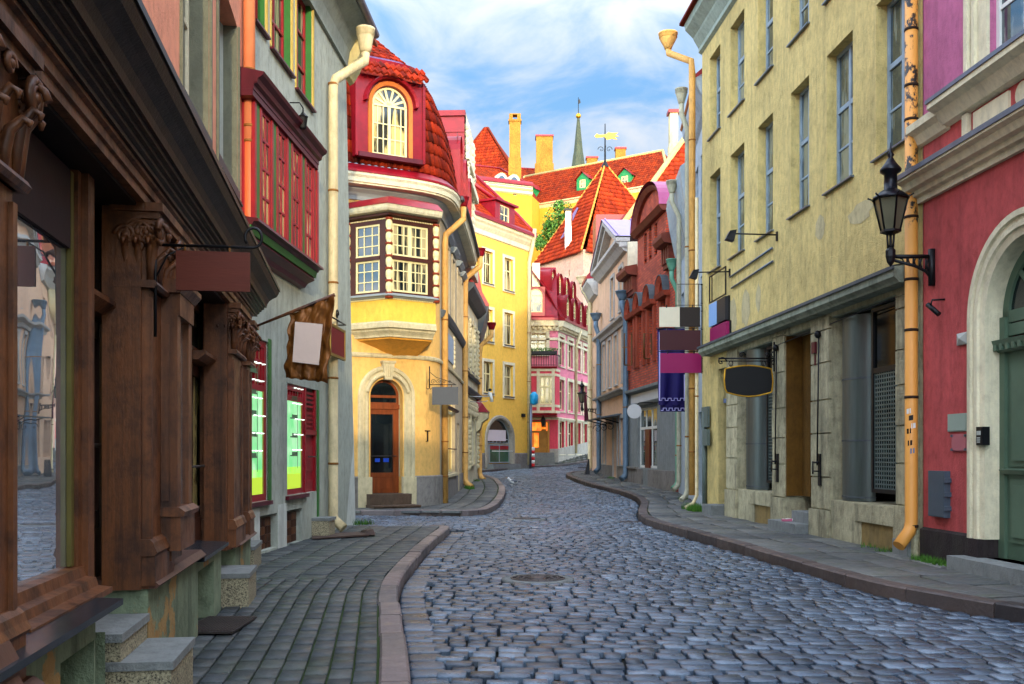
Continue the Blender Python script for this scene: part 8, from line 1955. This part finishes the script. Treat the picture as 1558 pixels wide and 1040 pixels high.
for e in (r5(49.8), r5(41.65)):
    P0, P1 = (e, 10.7), ap; 
    for (d0, dz, th) in ((0.5, 0.0, 0.16), (0.35, -0.2, 0.2)): b.hexa([R5.P(P0[0],d0,P0[1]+dz-th), R5.P(P1[0],d0,P1[1]+dz-th), R5.P(P1[0],-0.1,P1[1]+dz-th), R5.P(P0[0],-0.1,P0[1]+dz-th), R5.P(P0[0],d0,P0[1]+dz), R5.P(P1[0],d0,P1[1]+dz), R5.P(P1[0],-0.1,P1[1]+dz), R5.P(P0[0],-0.1,P0[1]+dz)])
b.make('pediment', m_gtrim, hh)
b = B(); e0, e1 = r5(49.9), r5(41.6)
b.quad(R5.P(e0,0.55,10.75), R5.P(ap[0],0.55,12.4), R5.P(ap[0],-6,12.4), R5.P(e0,-6,10.75)); b.quad(R5.P(ap[0],0.55,12.4), R5.P(e1,0.55,10.75), R5.P(e1,-6,10.75), R5.P(ap[0],-6,12.4))
for k in range(5): d_ = 0.4-k*1.2; b.hexa([R5.P(ap[0],d_,12.41), R5.P(e1,d_,10.76), R5.P(e1,d_-0.05,10.76), R5.P(ap[0],d_-0.05,12.41), R5.P(ap[0],d_,12.47), R5.P(e1,d_,10.82), R5.P(e1,d_-0.05,10.82), R5.P(ap[0],d_-0.05,12.47)])
b.make('roof', paint('violet_grey_metal', '#9a86a8', 0.4, 0.3, 0.12), hh)
b = B(); b.bx(R5, R5.L-0.02, R5.L+0.08, 9.3, 10.5, -3, 0.0); b.make('side_gable', m_cream, hh)
for yy in (43.6, 45.6, 47.6):
    b = B(); q = r5(yy); b.tube([R5.P(q,0,2.9), R5.P(q,0.9,3.15)], 0.03, 5); spiral(b, R5.P(q,0.45,2.75), Vector((R5.n.x,R5.n.y,0)), up3, 0.22, 0.02, 1.2, 14); b.make('canopy_bracket', m_black, hh)
b = B(); b.sweep(R5, [r5(48), r5(43.2)], [(0, 3.25), (1.0, 3.1), (1.0, 3.16), (0, 3.33)]); b.make('canopy', m_dgrey, hh)
b = B(); b.sweep(R5, [0, r5(45.5)], [(-0.01, 0.2), (0.05, 0.2), (0.05, zg5+0.65), (-0.01, zg5+0.65)]); b.sweep(R5, [r5(44.2), R5.L], [(-0.01, 0.1), (0.05, 0.1), (0.05, zg5+0.65), (-0.01, zg5+0.65)]); b.make('plinth', m_gpl, hh)
p = R5.P(r5(49.3), 0.15, 0); hopper_pipe(hh, p.x, p.y, zy(487, p.y), gz(49)+0.35, 0.12, m_bpipe, 0.15, None, (6, 3.5))
b = B(); q = R5.P(R5.s(963), 0.75, 0); cx_, cz_ = (965-CX)/F*36.6, zy(625.5, 36.6); n = 24
ring0 = [(cx_+0.27*cos(2*pi*i/n), 36.6-0.03, cz_+0.27*sin(2*pi*i/n)) for i in range(n)]; ring1 = [(x, 36.6+0.03, z) for x, _, z in ring0]; b.poly(ring0); b.poly(ring1[::-1])
for i in range(n): b.quad(ring0[i], ring0[(i+1)%n], ring1[(i+1)%n], ring1[i])
t = thing('round_sign', 'round blank white sign projecting in front of the grey shopfront', 'sign', (cx_, 36.6, cz_-0.3)); b.make('disc', paint('off_white_disc', '#c9c7c2', 0.5, 0, 0.04), t)
b = B(); b.tube([(cx_+0.1, 36.6, cz_+0.24), (cx_+0.2, 36.6, cz_+0.32), (5.36, 36.6, cz_+0.32)], 0.02, 5); b.make('arm', m_black, t)
# ---- last house on the right before the bend
R6 = Fr((4.34,53.6), (4.42,50.75)); h6 = thing('small_peach_house', 'peach house with dark red eave beside the lantern at the bend', 'house', (4.2, 52.5, gz(52)))
W6 = [(0.6,1.3,7.2,9.0), (1.95,2.6,7.2,9.0), (0.6,1.3,4.2,6.2), (1.95,2.6,4.2,6.2), (0.6,1.3,1.4,3.2), (1.95,2.6,1.4,3.2)]
b = B(); wall(b, R6, 0, R6.L-0.02, 0, 10.2, W6, rev=0.2); backing(b, R6, 0, R6.L-0.02, 0, 10.2, 5); b.make('wall', m_peach, h6)
for w in W6: window(h6, R6, *w, m_gtrim, m_glass)
b = B(); b.sweep(R6, [-0.4, R6.L], [(0, 9.7), (0.2, 9.8), (0.4, 10.2), (0.55, 10.4), (0.55, 10.55), (0, 10.6)]); b.make('cornice', m_gtrim, h6)
b = B(); b.sweep(R6, [-0.45, R6.L], [(0.6, 10.56), (0.6, 10.7), (0.3, 11.0), (-1.0, 11.8), (-3, 11.8), (-5, 10.4), (0, 10.58)]); b.make('roof', m_redmet, h6)
b = B(); b.box(4.75, 7.0, 55.8, 58.0, 3, zy(327, 56)); b.make('rear_block', m_crim, h6)
p = R6.P(0.2, 0.12, 0); downpipe(h6, [(p.x-0.45, p.y, zy(430,p.y)), (p.x-0.4, p.y, zy(438,p.y)), (p.x, p.y, zy(458,p.y)), (p.x, p.y, gz(54)+0.3), (p.x-0.15, p.y-0.2, gz(54)+0.15)], 0.12, (m_pipe, m_rust), [(p.x, p.y, z) for z in (8, 5, 3)], hopper=((p.x-0.45, p.y, zy(432,p.y)), 0.3, 0.4, m_pipe))
yl = 50.6; w_ = R6.P(Ys(R6, 51.0), 0.0, zy(622, 51)); street_lamp('small black wall lantern at the bend on the far peach house', ((885.5-CX)/F*51.0, 51.0, zy(611, 51)), w_, 1.0)
b = B(); nu, nv = 5, 12; yy = 50.2
for j in range(nv+1):
    for i in range(nu+1): p = sg_(888+7*i/nu*(0.4+0.6*j/nv)+1, 600+41*j/nv, yy); b.v.append((p.x, p.y+0.06*sin(i*1.7+j*0.3), p.z))
for j in range(nv):
    for i in range(nu): b.f.append([j*(nu+1)+i, j*(nu+1)+i+1, (j+1)*(nu+1)+i+1, (j+1)*(nu+1)+i]); b.m.append(0); b.uv.append(None); b.sm.append(True)
t = thing('flag', 'drooping dark maroon flag by the small lantern at the bend', 'flag', sg_(892, 640, yy)); b.make('cloth', paint('maroon_cloth', '#4a1420', 0.7), t, recalc=False)
b = B(); b.tube([sg_(888, 599, yy), sg_(899, 606, yy)], 0.02, 5); b.make('pole', m_black, t)
b = B(); p = sg_(893, 722, 48.6); g = gz(48.6)+0.13; b.hexa([(p.x-0.1,48.3,g),(p.x+0.12,48.3,g),(p.x+0.12,48.9,g),(p.x-0.1,48.9,g),(p.x+0.06,48.5,g+0.75),(p.x+0.12,48.5,g+0.75),(p.x+0.12,48.7,g+0.75),(p.x+0.06,48.7,g+0.75)]); b.box(p.x-0.45, p.x-0.05, 48.4, 48.8, g+0.3, g+0.34); tag(b.make('pavement_board', m_black), 'small black folding board standing by the far peach house pipe', 'board')
# ---- tiled roof rising behind the brick house
ht = thing('tiled_house', 'tall house with hipped orange tile roof and pale ridge behind the brick house', 'house', (10, 55, gz(55)))
fT, rT = hiproof('roof', ht, (5.75,50.6), (16.5,48.8), 13.0, 13.3, 21.0, m_tile, hipL=4.2, hipR=4.2, pu=0.28, pv=0.4, nu=5)
b = B(); b.bx(fT, 0.1, fT.L-0.1, 0, 13.25, -12.9, -0.1); b.make('wall', m_peach, ht)
chimney(rT, 1019.5, 1031.5, 171, 235, 57.0, plaster('cream_chimney', '#d9cda0'), m_redmet, 0.6)
# ---- houses outside the frame: across the street and one added behind the viewer to shade the street
R7 = Fr((XR(3.98), 3.98), (XR(-12), -12.0)); hc = thing('cream_house', 'plain cream house across the street from the brown shopfront, past the rose house', 'house', (6.9, -4, 0))
W7 = [(1.0+k*2.2, 2.1+k*2.2, z, z+1.9) for k in range(7) for z in (1.0, 4.6, 8.0)]
b = B(); wall(b, R7, 0, R7.L, 0, 11.5, W7, rev=0.2); backing(b, R7, 0, R7.L, 0, 11.5, 8); b.make('wall', m_cream, hc)
for w in W7: window(hc, R7, *w, m_white, m_glass, d=-0.15, surround=(0.14, 0.06, m_white))
b = B(); b.sweep(R7, [0, R7.L], [(0, 11.2), (0.4, 11.5), (-4, 15), (-8, 11.5)]); b.make('roof', m_mans, hc)
R8 = Fr((30.0, -27.0), (-14.0, -27.0)); he = thing('shade_house', 'long plain grey house added behind the viewer to shade the street', 'house', (5, -30, 0))
W8 = [(1.0+k*2.6, 2.2+k*2.6, z, z+1.9) for k in range(16) for z in (1.0, 4.0, 6.9)]
b = B(); wall(b, R8, 0, R8.L, 0, 9.5, W8, rev=0.2); backing(b, R8, 0, R8.L, 0, 9.5, 9); b.make('wall', m_gsof, he)
for w in W8: window(he, R8, *w, m_white, m_glass, d=-0.15)
b = B(); b.sweep(R8, [-0.3, R8.L+0.3], [(0.3, 9.5), (-4.5, 10.3), (-9.3, 9.5), (0, 9.4)]); b.make('roof', m_mans, he)
# ---- gull
g0 = ground_at(779, 741); t = thing('gull', 'grey and white gull standing on the cobbles near the left kerb', 'gull', g0)
b = B(); gx, gy, gzz = g0.x, g0.y, g0.z+0.02
b.tube([(gx-0.17,gy,gzz+0.36), (gx-0.155,gy,gzz+0.345), (gx-0.12,gy,gzz+0.3), (gx-0.06,gy,gzz+0.22), (gx+0.04,gy,gzz+0.19), (gx+0.14,gy,gzz+0.19), (gx+0.24,gy,gzz+0.2)], [0.03,0.055,0.045,0.085,0.1,0.07,0.02], 10)
b.tube([(gx,gy-0.03,gzz+0.12), (gx,gy-0.03,gzz-0.01)], 0.01, 5); b.tube([(gx+0.02,gy+0.03,gzz+0.12), (gx+0.02,gy+0.03,gzz-0.01)], 0.01, 5); b.make('body', paint('white_feather', '#d8d8d4', 0.7, 0, 0.05), t)
b = B(); b.ellipsoid((gx+0.06,gy-0.055,gzz+0.22), (0.16,0.04,0.065), 10, 6); b.ellipsoid((gx+0.06,gy+0.055,gzz+0.22), (0.16,0.04,0.065), 10, 6); b.mi = 1; b.tube([(gx+0.15,gy,gzz+0.22), (gx+0.34,gy,gzz+0.19)], [0.03, 0.01], 6); b.make('wing', [paint('grey_feather', '#5a6068', 0.7), m_black], t)
b = B(); b.tube([(gx-0.2,gy,gzz+0.36), (gx-0.26,gy,gzz+0.35)], [0.014, 0.004], 6); b.make('beak', paint('beak_yellow', '#c08a20', 0.5), t)
# ---- grass tufts along the foot of the walls
b = B(); rg = random.Random(9)
def tuft(x, y, r, n, h=0.12):
    for i in range(n):
        a, d = rg.uniform(0, 2*pi), r*sqrt(rg.random()); px_, py_ = x+cos(a)*d, y+sin(a)*d*1.4; z = gz(py_)+0.12; q = rg.uniform(0, pi); hh_ = h*rg.uniform(0.4, 1.2); w = 0.008; l = rg.uniform(-0.05, 0.05)
        b.add([(px_-cos(q)*w, py_-sin(q)*w, z), (px_+cos(q)*w, py_+sin(q)*w, z), (px_+l, py_+rg.uniform(-0.05,0.05), z+hh_)], [(0,1,2)])
for yy, n in ((13.2,160), (12.9,220), (12.6,180), (12.2,60), (14.3,60), (17.8,50), (18.6,60), (14.9,30)): tuft(XR(yy)-0.12, yy, 0.13, n, 0.09)
for yy, n in ((24.3,260), (24.6,260), (25.3,120)): tuft(4.55, yy, 0.2, n, 0.2)
for (x, y, n) in ((-1.6,36.0,200), (-1.5,35.5,160), (-1.55,37,120), (-3.05,19.9,90), (-2.95,20.0,60), (-1.5,41.5,80), (5.2,30,80), (4.4,44,60)): tuft(x, y, 0.16, n, 0.12)
tag(b.make('grass', m_grass, recalc=False), kind='stuff')
b = B()
for k, (x, y) in enumerate(((0,0), (0.12,0.05), (0.06,-0.05))):
    q = R1.P(r1(18.35)+x, 0.12+y, 0.3+0.005*k); b.mi = k % 2; b.hexa([q+Vector(v) for v in ((-0.09,-0.06,0),(0.09,-0.05,0),(0.08,0.06,0),(-0.08,0.06,0),(-0.09,-0.06,0.03),(0.09,-0.05,0.05),(0.08,0.06,0.03),(-0.08,0.06,0.04))])
tag(b.make('litter', [m_white, paint('litter_pink', '#b8607a', 0.6)]), 'crumpled pink and white litter on the step of the ochre doorway', 'litter')
